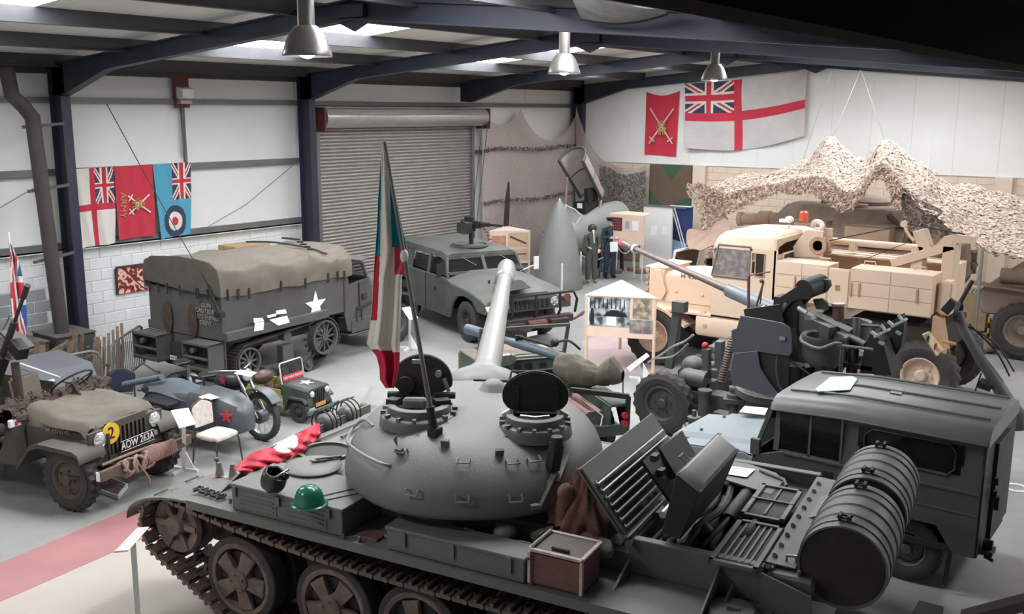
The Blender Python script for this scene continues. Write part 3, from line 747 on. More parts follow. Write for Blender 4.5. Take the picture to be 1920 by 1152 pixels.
q=B(); p=T0+Vector((0,-.25,0)); q.tube([p,p+Vector((.06,.02,.05)),p+Vector((.06,-.08,.05)),p+Vector((0,-.1,0))],.008,6); q.cyl((s1[0]+Vector((.03,-.1,.1))),(s1[0]+Vector((.03,-.3,.1))),.03,n=10); q.done('radiator_clips',steel,rad)
# fuel drums with ribs, straps and brackets
def drum(y0,y1):
    c0=Vector((-3.12,y0,1.50)); r=.305; Ld=y0-y1
    pr_=[(0,0.02),(r*.93,.02),(r*.95,.0),(r,.0),(r,.02)]
    for f in (.27,.5,.73):
        pr_+=[(r,Ld*f-.02),(r+.012,Ld*f-.006),(r+.012,Ld*f+.006),(r,Ld*f+.02)]
    pr_+=[(r,Ld-.02),(r,Ld),(r*.95,Ld),(r*.93,Ld-.02),(0,Ld-.02)]
    q=B(); q.lathe(pr_,c0,(0,-1,0),n=56); o=q.done('fuel_drum',tk,tank,ang=40)
    q=B(); q.cyl(c0+Vector((0,-.018,0)),c0+Vector((0,-.012,0)),r*.93,n=40); q.done('drum_end',mat('drum_end_dark',(62,54,53),.8,var=.25,scale=3,rgb2=(44,40,40)),o)
    for f in (.12,.9):
        q=B(); q.lathe([(r+.002,-.012),(r+.008,-.012),(r+.008,.012),(r+.002,.012)],c0+Vector((0,-Ld*f,0)),(0,-1,0),n=40); st=q.done('drum_strap',tk,o)
        q=B(); p=c0+Vector((0.02,-Ld*f,r+.03))
        for dy in (-.025,.025): q.cyl(p+Vector((-.05,dy,0)),p+Vector((.05,dy,0)),.008,n=6); 
        q.box(p+Vector((-.03,0,0)),(.02,.08,.04)); q.box(p+Vector((.03,0,0)),(.02,.08,.04)); q.done('strap_bolts',tkd,st)
    return o
d1=drum(0.98,0.10); d2=drum(-0.06,-0.94)
q=B(); q.lathe([(.0,-.03),(.05,-.03),(.06,-.01),(.045,0.0)],(-3.12,-.055,1.68),(0,-1,0),n=16); q.done('drum_filler',steel,d2)
q=B()
for y in (.75,.3,-.3,-.75): q.prism([(-2.7,y,1.34),(-2.85,y,1.52),(-2.82,y,1.25),(-3.1,y,1.17),(-3.1,y,1.12),(-2.7,y,1.1)],(0,.04,0))
q.prism([(-2.7,.0,1.40),(-2.7,-.5,1.40),(-2.95,-.5,1.52),(-2.95,0,1.52)],(0,0,.012)); q.done('drum_bracket',tk,tank)
# ------------------------------------------------ turret
tur=B(); 
def tr(z,f):
    R_=[]
    for i in range(64):
        a=2*PI*i/64; ca,sa=math.cos(a),math.sin(a)
        rx=(1.28 if ca>0 else 1.50); ry=1.17
        e=2.25; rr=(abs(ca/rx)**e+abs(sa/ry)**e)**(-1/e)
        R_.append(Vector((rr*f*ca+(0.0 if f>.6 else -0.02),rr*f*sa,z)))
    return R_
prof=[(-.02,.90),(0.0,.97),(.05,1.0),(.12,.995),(.20,.965),(.28,.92),(.36,.85),(.43,.77),(.49,.67),(.53,.57),(.56,.45),(.575,.32),(.585,.18),(.59,.05)]
tur.loft([tr(z,f) for z,f in prof])
turret=tur.done('turret',castm,tank,ang=60)
tw=Vector((-5.46,6.73)); tl=TF.M@(Vector((tw.x,tw.y,0))-TF.o)
TYAW=math.radians(124.8)-TF.yaw
turret.location=(tl.x,tl.y,1.45); turret.rotation_euler=(0,0,TYAW)
ZB=1.45
class TFr:  # turret-local sight lines
    M=Matrix.Rotation(-math.radians(124.8),3,'Z'); o=Vector((tw.x,tw.y,ZB))
    @classmethod
    def z(s,u,v,z): return s.M@(W(u,v,z=z+ZB)-s.o)
    @classmethod
    def x(s,u,v,x):
        d=s.M@ray(u,v); o=s.M@(CAM-s.o); return o+d*((x-o.x)/d.x)
def tsurf(a,z):
    # turret surface point and outward normal at bearing a, height z
    for (z0,f0),(z1,f1) in zip(prof,prof[1:]):
        if z0<=z<=z1: f=f0+(f1-f0)*(z-z0)/(z1-z0); break
    ca,sa=math.cos(a),math.sin(a); rx=(1.28 if ca>0 else 1.50); e=2.25
    rr=(abs(ca/rx)**e+abs(sa/1.17)**e)**(-1/e)
    sl=(f1-f0)/(z1-z0)*rr
    n=Vector((ca,sa,-sl)).normalized(); return Vector((rr*f*ca,rr*f*sa,z)),n
def trace(u,v):
    # where a sight line meets the turret
    d=TFr.M@ray(u,v); o=TFr.M@(CAM-TFr.o); best=None
    t=5.0
    while t<10:
        p=o+d*t
        if 0<p.z<.59:
            a=math.atan2(p.y,p.x); s_,n_=tsurf(a,p.z)
            if p.xy.length<=s_.xy.length: return s_,n_
        t+=.01
    return None
q=B(); q.lathe([(1.0,-.12),(1.05,-.12),(1.05,0.0),(1.0,0.0)],(0,0,0),n=48); q.done('turret_ring',tkd,turret)
# ridge on the roof rear, grab handles and small brackets at their surveyed places
for (u,v,w_) in ((757,845,.09),(870,863,.1),(959,865,.1),(998,862,.1),(776,920,.1),(868,930,.1),(965,930,.1)):
    r_=trace(u,v)
    if not r_: continue
    p,n_=r_; side=Vector((0,0,1)).cross(n_).normalized(); dn=side.cross(n_)
    dn=-dn if dn.z>0 else dn
    q=B(); a=p-side*w_/2; b=p+side*w_/2
    q.tube([a,a+n_*.035,a+n_*.04+dn*.055,b+n_*.04+dn*.055,b+n_*.035,b],.008,6); q.done('grab_handle',mat('handle_grey',(132,134,130),.45,.2,var=.1),turret)
for (u,v) in ((936,852),(1000,948),(752,850),(836,835)):
    r_=trace(u,v)
    if r_: p,n_=r_; q=B(); q.bar(p-n_*.02,p+n_*.06,.07,.035); q.done('turret_bracket',tk,turret,bev=.004)
# long curved hand rail on the left
pts=[]
for (u,v,o_) in ((733,873,.0),(722,876,.05),(690,862,.06),(665,838,.07),(655,815,.08),(665,800,.08),(690,795,.05),(700,800,.0)):
    r_=trace(u,v)
    if r_: pts.append(r_[0]+r_[1]*o_)
    else: pts.append(TFr.z(u,v,.22))
q=B(); q.tube(smoothpts(pts,4),.014,8); q.done('hand_rail',mat('handle_grey',(132,134,130),.45,.2),turret)
# raised weld ridge + ventilator dome + sight hood
q=B(); 
pts=[TFr.z(u,v,.50) for (u,v) in ((842,812),(868,805),(895,802),(925,808),(950,820))]; q.tube(smoothpts(pts,4),.012,6); q.done('weld_ridge',castm,turret)
q=B(); c=TFr.z(925,735,.56); q.lathe([(.17,-.06),(.17,.0),(.14,.02),(.1,.08),(.05,.12),(0,.125)],c,n=24); q.done('ventilator_dome',castm,turret)
q=B(); r_=trace(1035,880); 
p,n_=r_; q.bar(p,p+n_*.10+Vector((0,0,.16)),.09,.09); q.cyl(p+n_*.1+Vector((0,0,.10)),p+n_*.1+Vector((0,0,.22)),.05,n=14); q.done('searchlight_bracket',tkd,turret,bev=.004)
q=B(); 
for (u,v,u2,v2) in ((1035,892,1005,955),(1060,853,1040,905)): 
    a=trace(u,v); b=trace(u2,v2)
    if a and b: q.bar(a[0]+a[1]*.03,b[0]+b[1]*.02,.05,.015)
q.done('side_strap',tk,turret)
q=B(); a=trace(745,838); 
if a: q.prism([a[0],a[0]+Vector((0,0,.1))-a[1]*.0,a[0]+a[1]*.09+Vector((0,0,.0))],(.03,.0,0))
q.done('fin_bracket',tk,turret)
# cupolas and open lids
def cupola(c,rb,lid_n,lid_w,lid_h,lname,lift,lid_c=None,tilt=.12,bolts=14):
    q=B(); q.lathe([(rb*1.32,-.10),(rb*1.28,-.02),(rb*1.22,.0),(rb*1.05,.01),(rb*1.03,.07),(rb*.98,.08),(rb*.80,.08),(rb*.78,.03)],c,n=40); o=q.done('cupola_ring',castm,turret,ang=40)
    q=B(); q.cyl(c+Vector((0,0,.02)),c+Vector((0,0,.035)),rb*.79,n=32); q.done('hatch_well',tkb,o)
    q=B()
    for k in range(bolts):
        a=2*PI*k/bolts; p=c+Vector((math.cos(a)*rb*1.18,math.sin(a)*rb*1.18,.0)); q.box(p+Vector((0,0,.012)),(.045,.03,.03),rz=a)
    q.done('cupola_bolts',tk,o,kind='stuff')
    return o
cc=TFr.z(786,772,.575); lc=TFr.z(1003,792,.56)
cup=cupola(cc,.265,None,0,0,'',0)
lcup=cupola(lc,.24,None,0,0,'',0)
# lids stand upright, facing the rear of the turret
def lid_shape(b,c,w_,h_,th,lean,flat=.75,n=40):
    # disc standing on its hinge: outline in the y-z plane of the turret
    out=[]
    for i in range(n):
        a=2*PI*i/n; y=math.cos(a)*w_/2; z=h_/2+math.sin(a)*h_/2
        if math.sin(a)<0: y*=1; z=h_/2+math.sin(a)*h_/2*1.0
        out.append(Vector((lean*z,y,z)))
    return b.prism([c+p for p in out],(th,0,0))
hb=cc+Vector((.20,0,.07))
q=B(); 
out=[]
for i in range(41):
    a=-PI*.06+ (PI*1.12)*i/40; out.append(hb+Vector((.12*(.18+.24*math.sin(a)),-.27*math.cos(a),.14+.24*math.sin(a))))
out+= [hb+Vector((.0,.10,.0)),hb+Vector((.0,-.10,.0))]
q.prism(out,(.035,0,0)); cl=q.done('commander_hatch_lid',tkd,turret,bev=.008)
q=B(); q.cyl(hb+Vector((-.05,.14,.12)),hb+Vector((.02,.14,.12)),.075,n=24); q.bar(hb+Vector((-.02,.14,.1)),hb+Vector((-.02,.12,-.08)),.07,.07); q.done('hatch_periscope',tkb,cl)
q=B(); q.box(hb+Vector((-.01,.04,.33)),(.03,.08,.035)); q.cyl(hb+Vector((-.03,-.15,.22)),hb+Vector((.03,-.15,.22)),.03,n=12); q.bar(hb+Vector((-.01,-.2,.18)),hb+Vector((-.01,-.24,.06)),.02,.03); q.done('hatch_fittings',steel,cl)
q=B(); q.box(cc+Vector((-.12,.02,.11)),(.09,.2,.1)); q.done('periscope_housing',tk,cup,bev=.02)
q=B(); q.cyl(cc+Vector((.17,.30,.10)),cc+Vector((.17,.12,.10)),.03,n=10); q.cyl(cc+Vector((.17,-.30,.10)),cc+Vector((.17,-.12,.10)),.03,n=10); q.box(cc+Vector((.0,-.2,.09)),(.1,.13,.05),rz=.4); q.box(cc+Vector((.0,.22,.09)),(.1,.1,.05),rz=-.4); q.done('hinge_bars',tkb,cup)
hb=lc+Vector((.10,0,.07)); q=B()
out=[]
for i in range(44):
    a=2*PI*i/44; z=.12+.205*math.sin(a); y=.285*math.cos(a)*(1.0 if math.sin(a)>-.3 else 1.0-.25*(-.3-math.sin(a))); out.append(hb+Vector((.25*z,y,z)))
q.prism(out,(.045,0,.0)); ll=q.done('loader_hatch_lid',tkb,turret,bev=.012,seg=2)
q=B(); q.bar(hb+Vector((0,.17,-.04)),hb+Vector((.05,.17,.2)),.06,.05); q.bar(hb+Vector((0,-.17,-.04)),hb+Vector((.05,-.17,.2)),.06,.05); q.cyl(hb+Vector((-.03,.24,-.02)),hb+Vector((-.03,-.24,-.02)),.022,n=10); q.done('lid_hinge_arms',tkb,ll)
q=B(); q.tube([lc+Vector((-.12,.12,.09)),lc+Vector((-.16,0,.09)),lc+Vector((-.12,-.12,.09))],.014,8); q.cyl(lc+Vector((.0,.27,.05)),lc+Vector((.0,.2,.09)),.035,n=12); q.cyl(lc+Vector((.0,-.27,.05)),lc+Vector((.0,-.2,.09)),.035,n=12); q.done('cupola_handles',steel,lcup)
# roof front rail and gun
q=B(); a=TFr.z(888,714,.55); b=TFr.z(955,716,.55); q.bar(a,b,.02,.03); q.tube([b+Vector((0,.0,.0)),b+Vector((0.05,-.02,.09)),b+Vector((.05,-.25,.09)),b+Vector((0,-.27,0))],.015,8); q.done('sight_rail',tkd,turret)
q=B(); g0=Vector((1.05,0,.37)); g1=Vector((6.48,-.01,.77)); gd=(g1-g0).normalized(); GL=(g1-g0).length
q.lathe([(.24,0),(.24,.12),(.20,.22),(.16,.32),(.15,.5),(.14,1.6),(.122,3.0),(.105,GL-.92),(.125,GL-.90),(.145,GL-.86),(.145,GL-.78),(.135,GL-.76),(.142,GL-.72),(.142,GL-.2),(.128,GL-.06),(.11,GL-.01),(.085,GL),(.055,GL),(.055,GL-.3)],g0,gd,n=40); q.done('gun_barrel',gunm,turret,ang=40)
q=B(); q.sph((1.0,0,.34),.34,24,14,(.9,1.3,.8)); q.done('mantlet',castm,turret,ang=60)
# ================================================================ VEHICLES
olive=mat('olive_drab_paint',(70,67,58),0.65,var=0.16,scale=3,dust=0.15)
olived=mat('olive_drab_dark',(52,50,46),0.7,var=0.15,scale=4)
canv=mat('olive_canvas',(110,104,94),0.9,var=0.12,scale=5,bump=0.4,bscale=90)
glass=mat('vehicle_glass',(52,56,58),0.08,var=0.0,alpha=0.45)
dglass=mat('dark_glass',(30,32,34),0.08,var=0.0,alpha=0.8)
chrome=mat('lamp_lens',(225,228,230),0.12,0.6,var=0.0)
yellow=mat('yellow_disc',(222,178,52),0.6,var=0.06)
rope_=mat('hemp_rope',(150,124,114),0.9,var=0.18,scale=20,bump=.5,bscale=120)
blackp=mat('black_plate',(24,24,26),0.5,var=0)
blk=mat('black_rubber_paint',(34,33,35),0.6,var=0.12)
redp=mat('red_paint',(176,46,52),0.5,var=0.06)
hess=mat('hessian_sack',(150,122,84),0.95,var=0.25,scale=12,bump=.6,bscale=80)
netm=mat('scrim_net_brown',(86,74,64),0.95,var=0.3,scale=14,rgb2=(58,50,44),bump=.8,bscale=50)
def star(b,c,u,v,r,n_,th=.004,pts=5,inner=.4):
    c=Vector(c);u=Vector(u).normalized();v=Vector(v).normalized(); P=[]
    for k in range(2*pts):
        a=PI/2+PI*k/pts; rr=r if k%2==0 else r*inner; P.append(c+u*math.cos(a)*rr+v*math.sin(a)*rr)
    return b.prism(P,Vector(n_)*th)
def lamp(b,c,ax,r=.09,dep=.07):
    return b.lathe([(0,-dep),(r*.6,-dep*.8),(r*.95,-dep*.2),(r,0),(r*1.08,.01),(r*.98,.02),(r*.9,.014),(r*.6,.03),(0,.038)],c,ax,n=20)
# ---------------------------------------------------------------- 1940s open jeep
JF=Fr(-10.7,6.19,13,1.03)
jp=JF.thing('jeep','olive open jeep with yellow number 2 disc and rope on its front bumper','jeep')
for (x,y,s) in ((0,-.63,-1),(0,.63,1),(-2.03,-.63,-1),(-2.03,.63,1)): wheel(jp,(x,y,.38),.38,.17,rub,mat('jeep_rim_brown',(84,74,66),.7,var=.15,scale=6),s,n=24,lug=.034,rin=.60,nuts=5)
q=B()
for s in (-1,1): q.bx(-2.6,.46,s*.33-.03,s*.33+.03,.42,.50)
q.cyl((0,-.58,.38),(0,.58,.38),.04,n=10); q.cyl((-2.03,-.58,.38),(-2.03,.58,.38),.04,n=10); q.sph((0,-.15,.38),.11); q.done('chassis',olived,jp)
q=B()
for s in (-1,1):
    ys=s*.76
    q.prism([(-2.75,ys,.5),(-2.75,ys,.95),(-1.75,ys,.95),(-1.62,ys,.62),(-.95,ys,.58),(-.80,ys,.92),(-.72,ys,.92),(-.68,ys,.48),(-1.65,ys,.44),(-1.68,ys,.62),(-1.8,ys,.80),(-2.25,ys,.80),(-2.4,ys,.5)],(0,-s*.03,0))
q.bx(-2.76,-2.73,-.76,.76,.45,.95); q.bx(-2.7,-.7,-.74,.74,.44,.47); q.prism([(-.70,-.74,.46),(-.72,-.74,.95),(-.74,-.74,.95),(-.72,-.74,.46)],(0,1.48,0))
tub=q.done('body_tub',olive,jp)
q=B(); q.loft([[Vector(p) for p in r] for r in ([(-.70,-.60,.55),(-.70,-.60,.90),(-.70,-.48,.99),(-.70,.48,.99),(-.70,.60,.90),(-.70,.60,.55)],[(.20,-.42,.52),(.20,-.43,.84),(.20,-.36,.93),(.20,.36,.93),(.20,.43,.84),(.20,.42,.52)])]); q.done('bonnet',olive,jp,bev=.01)
# grille with slots
q=B(); q.bx(.20,.235,-.56,-.29,.50,.90); q.bx(.20,.235,.29,.56,.50,.90); q.bx(.20,.235,-.30,.30,.86,.95); q.bx(.20,.235,-.30,.30,.50,.56)
for k in range(10): y=-.29+k*.0644; q.bx(.20,.235,y-.014,y+.014,.55,.87)
gr=q.done('grille',olive,jp,bev=.003); q=B(); q.bx(.16,.18,-.4,.4,.5,.88); q.done('radiator_core',blk,gr)
for s in (-1,1):
    q=B(); lamp(q,(.245,s*.42,.80),(1,0,0),.085); q.done('headlamp',chrome,jp)
    q=B(); lamp(q,(.245,s*.42,.635),(1,0,0),.035); q.done('marker_lamp',chrome,jp)
    # wing
    q=B(); y0,y1=s*.42,s*.80
    pts=[(.33,.66),(.30,.74),(.22,.775),(-.30,.79),(-.44,.74),(-.66,.48)]
    q.loft([[Vector((x,y0,z)),Vector((x,y1,z)),Vector((x,y1,z-.05 if i not in (0,) else z-.03)),Vector((x,y1-s*.015,z-.02)),Vector((x,y0,z-.02))] for i,(x,z) in enumerate(pts)]); q.done('front_wing',olive,jp,ang=50)
q=B(); q.cyl((.245,-.26,.83),(.258,-.26,.83),.125,n=36); o=q.done('number_disc',yellow,jp,label='yellow disc with a black 2'); 
text('disc_number','2',.2,blackp,o,(.262,-.26,.83),(0,1,0),(0,0,1))
q=B(); q.box((.30,.08,.645),(.012,.52,.13)); o=q.done('number_plate',blackp,jp,bev=.004)
text('plate_lettering','AOW 263A',.125,white,o,(.308,.08,.645),(0,1,0),(0,0,1),squash=.82)
q=B(); q.prism([(.306,-.18,.582),(.306,.34,.582),(.306,.34,.587),(.306,-.18,.587)],(.003,0,0)); q.prism([(.306,-.18,.705),(.306,.34,.705),(.306,.34,.71),(.306,-.18,.71)],(.003,0,0)); q.done('plate_border',white,o,kind='stuff')
q=B(); q.box((.52,0,.50),(.045,1.42,.12)); bmp=q.done('front_bumper',mat('brown_bumper_paint',(92,80,66),.7,var=.2,scale=8),jp,bev=.006)
for s in (-1,1):
    q=B(); q.bar((.50,s*.70,.50),(.50,s*.72,.50),.05,.10); q.done('bumper_end',white,bmp)
q=B()
pts=[]
for k in range(0,17*14): 
    a=2*PI*k/14; y=-.05+ (k/(17*14))*.48; pts.append((.52+.050*math.cos(a),y,.50+.080*math.sin(a)))
q.tube(pts,.017,6); 
pts=[]
for k in range(0,6*14):
    a=2*PI*k/14; y=-.42+(k/(6*14))*.40+.06*math.sin(k*.7); pts.append((.53+.06*math.cos(a),y,.48+.095*math.sin(a)))
q.tube(pts,.018,6); q.tube(smoothpts([(.56,-.2,.5),(.6,-.15,.40),(.62,-.1,.28),(.6,-.08,.2)],4),.014,6); q.tube(smoothpts([(.34,-.5,.54),(.38,-.2,.56),(.42,.2,.56),(.5,.45,.55)],4),.018,6)
q.done('rope_coil',rope_,jp,sep=False)
q=B(); q.bar((.05,-.70,.42),(.5,-.60,.40),.03,.04); q.cyl((.28,-.33,.5),(.28,-.33,.85),.02,n=8); q.done('tow_bar',olived,jp)
# folded windscreen wrapped in canvas over the bonnet
q=B()
def cv(u,v):
    x=-.78+u*.93; y=-.55+v*1.1; 
    z=1.075-.09*u+.03*math.sin(6*v+3*u)*.6+.02*math.sin(11*v-5*u)
    e=max(0,abs(v-.5)-.42)/.08; z-=.12*e*e
    if u>.93: z-=(u-.93)*1.0
    return (x,y+.02*math.sin(8*u),z)
q.grid(cv,24,24,.02); q.done('windscreen_canvas',canv,jp,ang=70)
text('bonnet_lettering','M 1074740',.075,mat('faded_white_letters',(150,148,142),.7,var=0),jp,(-.27,-.535,.86),(1,.16,0),(0,0,1),squash=.9)
# steering wheel, seats, net roll, mirror, sacking
q=B(); c=Vector((-.80,.18,1.20)); ax=Vector((-.6,0,.75)).normalized(); d,sd,t_=frame(c,c+ax)
q.tube([c+(sd*math.cos(a)+t_*math.sin(a))*.26 for a in [2*PI*i/28 for i in range(28)]],.013,8,closed=True)
for k in range(3): a=2*PI*k/3+.5; q.cyl(c-ax*.03,c+(sd*math.cos(a)+t_*math.sin(a))*.255,.009,n=6)
q.cyl(c,c-ax*.45,.02,n=8); q.done('steering_wheel',blk,jp)
for y in (-.38,.36):
    q=B(); q.bx(-1.75,-1.3,y-.22,y+.22,.62,.72); q.box((-1.82,y,.92),(.08,.44,.42),rot=(0,-.2,0)); q.done('seat',canv,jp,bev=.03,seg=2)
q=B(); random.seed(5)
def nt_(u,v):
    y=-.74+1.5*v; a=2*PI*u; r=.13+.035*math.sin(17*v+3*a)+.025*math.sin(31*v-5*a); return (-.92+r*1.5*math.cos(a),y,.98+r*math.sin(a))
q.grid(nt_,22,60,.0); 
for k in range(220):
    v=random.random(); a=random.uniform(0,PI); p=Vector(nt_(a/(2*PI),v)); q.bar(p,p+Vector((random.uniform(-.06,.06),random.uniform(-.06,.06),random.uniform(0,.05))),.02,.006)
q.done('net_roll',netm,jp,kind='stuff')
q=B(); q.sph((-.78,-.86,.92),.065,14,8,(.5,1,1)); q.cyl((-.78,-.72,.85),(-.78,-.86,.92),.01,n=6); mr=q.done('side_mirror',olived,jp)
q=B(); q.box((-.72,-.72,.96),(.05,.15,.09)); o=q.done('tail_badge',white,jp,bev=.01); q=B(); q.box((-.69,-.72,.96),(.01,.03,.05)); q.done('badge_mark',redp,o)
q=B(); 
def sk(u,v): 
    return (-1.85+.75*u,-.80-.03*math.sin(9*u)-.02*math.sin(7*v),.92-.40*v)
q.grid(sk,10,8,.02); q.bx(-1.9,-1.1,-.79,-.6,.9,.95); q.done('hessian_sheet',hess,jp)
# board lying under the jeep
b1=thing('floor_board','thin grey board with red picture lying under the jeep front','board',(0,0,0)); P_=[W(178,922,z=0),W(222,938,z=0),W(240,915,z=0),W(200,900,z=0)]
q=B(); q.prism([(p.x,p.y,.001) for p in P_],(0,0,.05)); q.done('board',wpaint,b1)
q=B(); cN=sum(P_,Vector())/4; q.prism([((cN+(p-cN)*.9).x,(cN+(p-cN)*.9).y,.051) for p in P_],(0,0,.003)); q.done('printed_face',mat('faded_red_print',(118,92,88),.6,var=.5,scale=9,rgb2=(70,66,64)),b1)
# ---------------------------------------------------------------- half-track
hm=mat('halftrack_paint',(82,81,78),0.6,var=0.15,scale=2.5,dust=0.15)
HF=Fr(-14.1,11.87,94,.906)
ht=HF.thing('half_track','grey green half-track carrier with brown canvas roof and white star, parked by the white wall','military vehicle')
q=B()
q.loft([[Vector((x,y,z)) for (y,z) in ((-1.0,1.0),(-1.0,1.85),(1.0,1.85),(1.0,1.0))] for x in (-2.62,.55)])
q.prism([(-2.6,-.55,.62),(-2.6,-.55,1.0),(.6,-.55,1.0),(.6,-.55,.62)],(0,1.1,0))
q.done('rear_body',hm,ht,bev=.012)
q=B(); 
for s in (-1,1):
    ys=s*1.0
    q.prism([(.55,ys,1.0),(.55,ys,1.95),(.62,ys,1.95),(.72,ys,1.55),(1.35,ys,1.62),(1.40,ys,.62),(.9,ys,.55),(.65,ys,.58)],(0,-s*.03,0))
q.bx(.55,.6,-1,1,1.0,1.6); q.done('cab_side',hm,ht)
q=B(); q.loft([[Vector((1.35,y,z)) for y,z in ((-1.0,.7),(-1.0,1.5),(-.8,1.62),(.8,1.62),(1.0,1.5),(1.0,.7))],[Vector((1.75,y,z)) for y,z in ((-.62,.7),(-.62,1.42),(-.5,1.55),(.5,1.55),(.62,1.42),(.62,.7))],[Vector((2.85,y,z)) for y,z in ((-.42,.65),(-.42,1.3),(-.35,1.40),(.35,1.40),(.42,1.3),(.42,.65))]]); bo=q.done('engine_bonnet',hm,ht,bev=.01)
q=B(); 
for k in range(7): q.bx(2.85,2.88,-.36+k*.12-.03,-.36+k*.12+.03,.75,1.3)
q.done('radiator_shutters',olived,bo,kind='stuff')
# windscreen frame raised armour plates
q=B()
for (a,b) in (((1.30,-.98,1.6),(1.15,-.98,1.98)),((1.30,0,1.62),(1.15,0,1.98)),((1.30,.98,1.6),(1.15,.98,1.98)),((1.15,-.98,1.98),(1.15,.98,1.98)),((1.30,-.98,1.62),(1.30,.98,1.62))): q.bar(a,b,.05,.05)
wf_=q.done('windscreen_frame',hm,ht); q=B(); q.prism([(1.15,-.95,1.98),(1.15,.95,1.98),(1.45,.95,2.02),(1.45,-.95,2.02)],(0,0,.015)); q.done('armour_flap',hm,ht)
q=B(); q.prism([(1.29,-.95,1.62),(1.29,.95,1.62),(1.15,.95,1.97),(1.15,-.95,1.97)],(.008,0,0)); q.done('windscreen_glass',glass,ht)
# front wing, wheel, headlamp
for s in (-1,1):
    q=B(); c=Vector((2.35,s*.78,.62)); pts=[(c.x+.62*math.cos(a),c.z+.52*math.sin(a)) for a in [i*PI/10-.1 for i in range(0,10)]]+[(1.45,.60)]
    q.loft([[Vector((x,s*.45,z)),Vector((x,s*1.0,z)),Vector((x,s*1.0,z-.05)),Vector((x,s*.45,z-.03))] for x,z in pts]); q.done('front_wing',hm,ht,ang=50)
    wheel(ht,(2.35,s*.86,.45),.45,.2,rub,hm,s,n=26,lug=.02)
    q=B(); lamp(q,(2.55,s*.62,1.34),(1,0,0),.11,.12); q.cyl((2.5,s*.62,1.22),(2.5,s*.62,1.1),.02,n=6); q.done('headlamp',hm,ht)
    # running board bin
    q=B(); q.bx(.75,1.75,min(s*.62,s*1.02),max(s*.62,s*1.02),.52,.80); q.prism([(.65,s*1.02,.5),(1.8,s*1.02,.5),(1.7,s*1.02,.46),(.7,s*1.02,.46)],(0,-s*.3,0)); q.done('running_board_bin',hm,ht,bev=.008)
    # cab door seams, straps, hinge
q=B(); q.bar((.95,-1.02,1.0),(1.5,-1.04,1.12),.03,.05); q.cyl((.9,-1.03,.75),(.9,-1.03,1.05),.015,n=6); q.cyl((1.05,-1.03,.75),(1.05,-1.03,1.05),.015,n=6); q.box((1.0,-1.02,1.3),(.02,.03,.5)); q.box((1.15,-1.03,1.25),(.12,.03,.12)); q.done('cab_side_fitting',olived,ht)
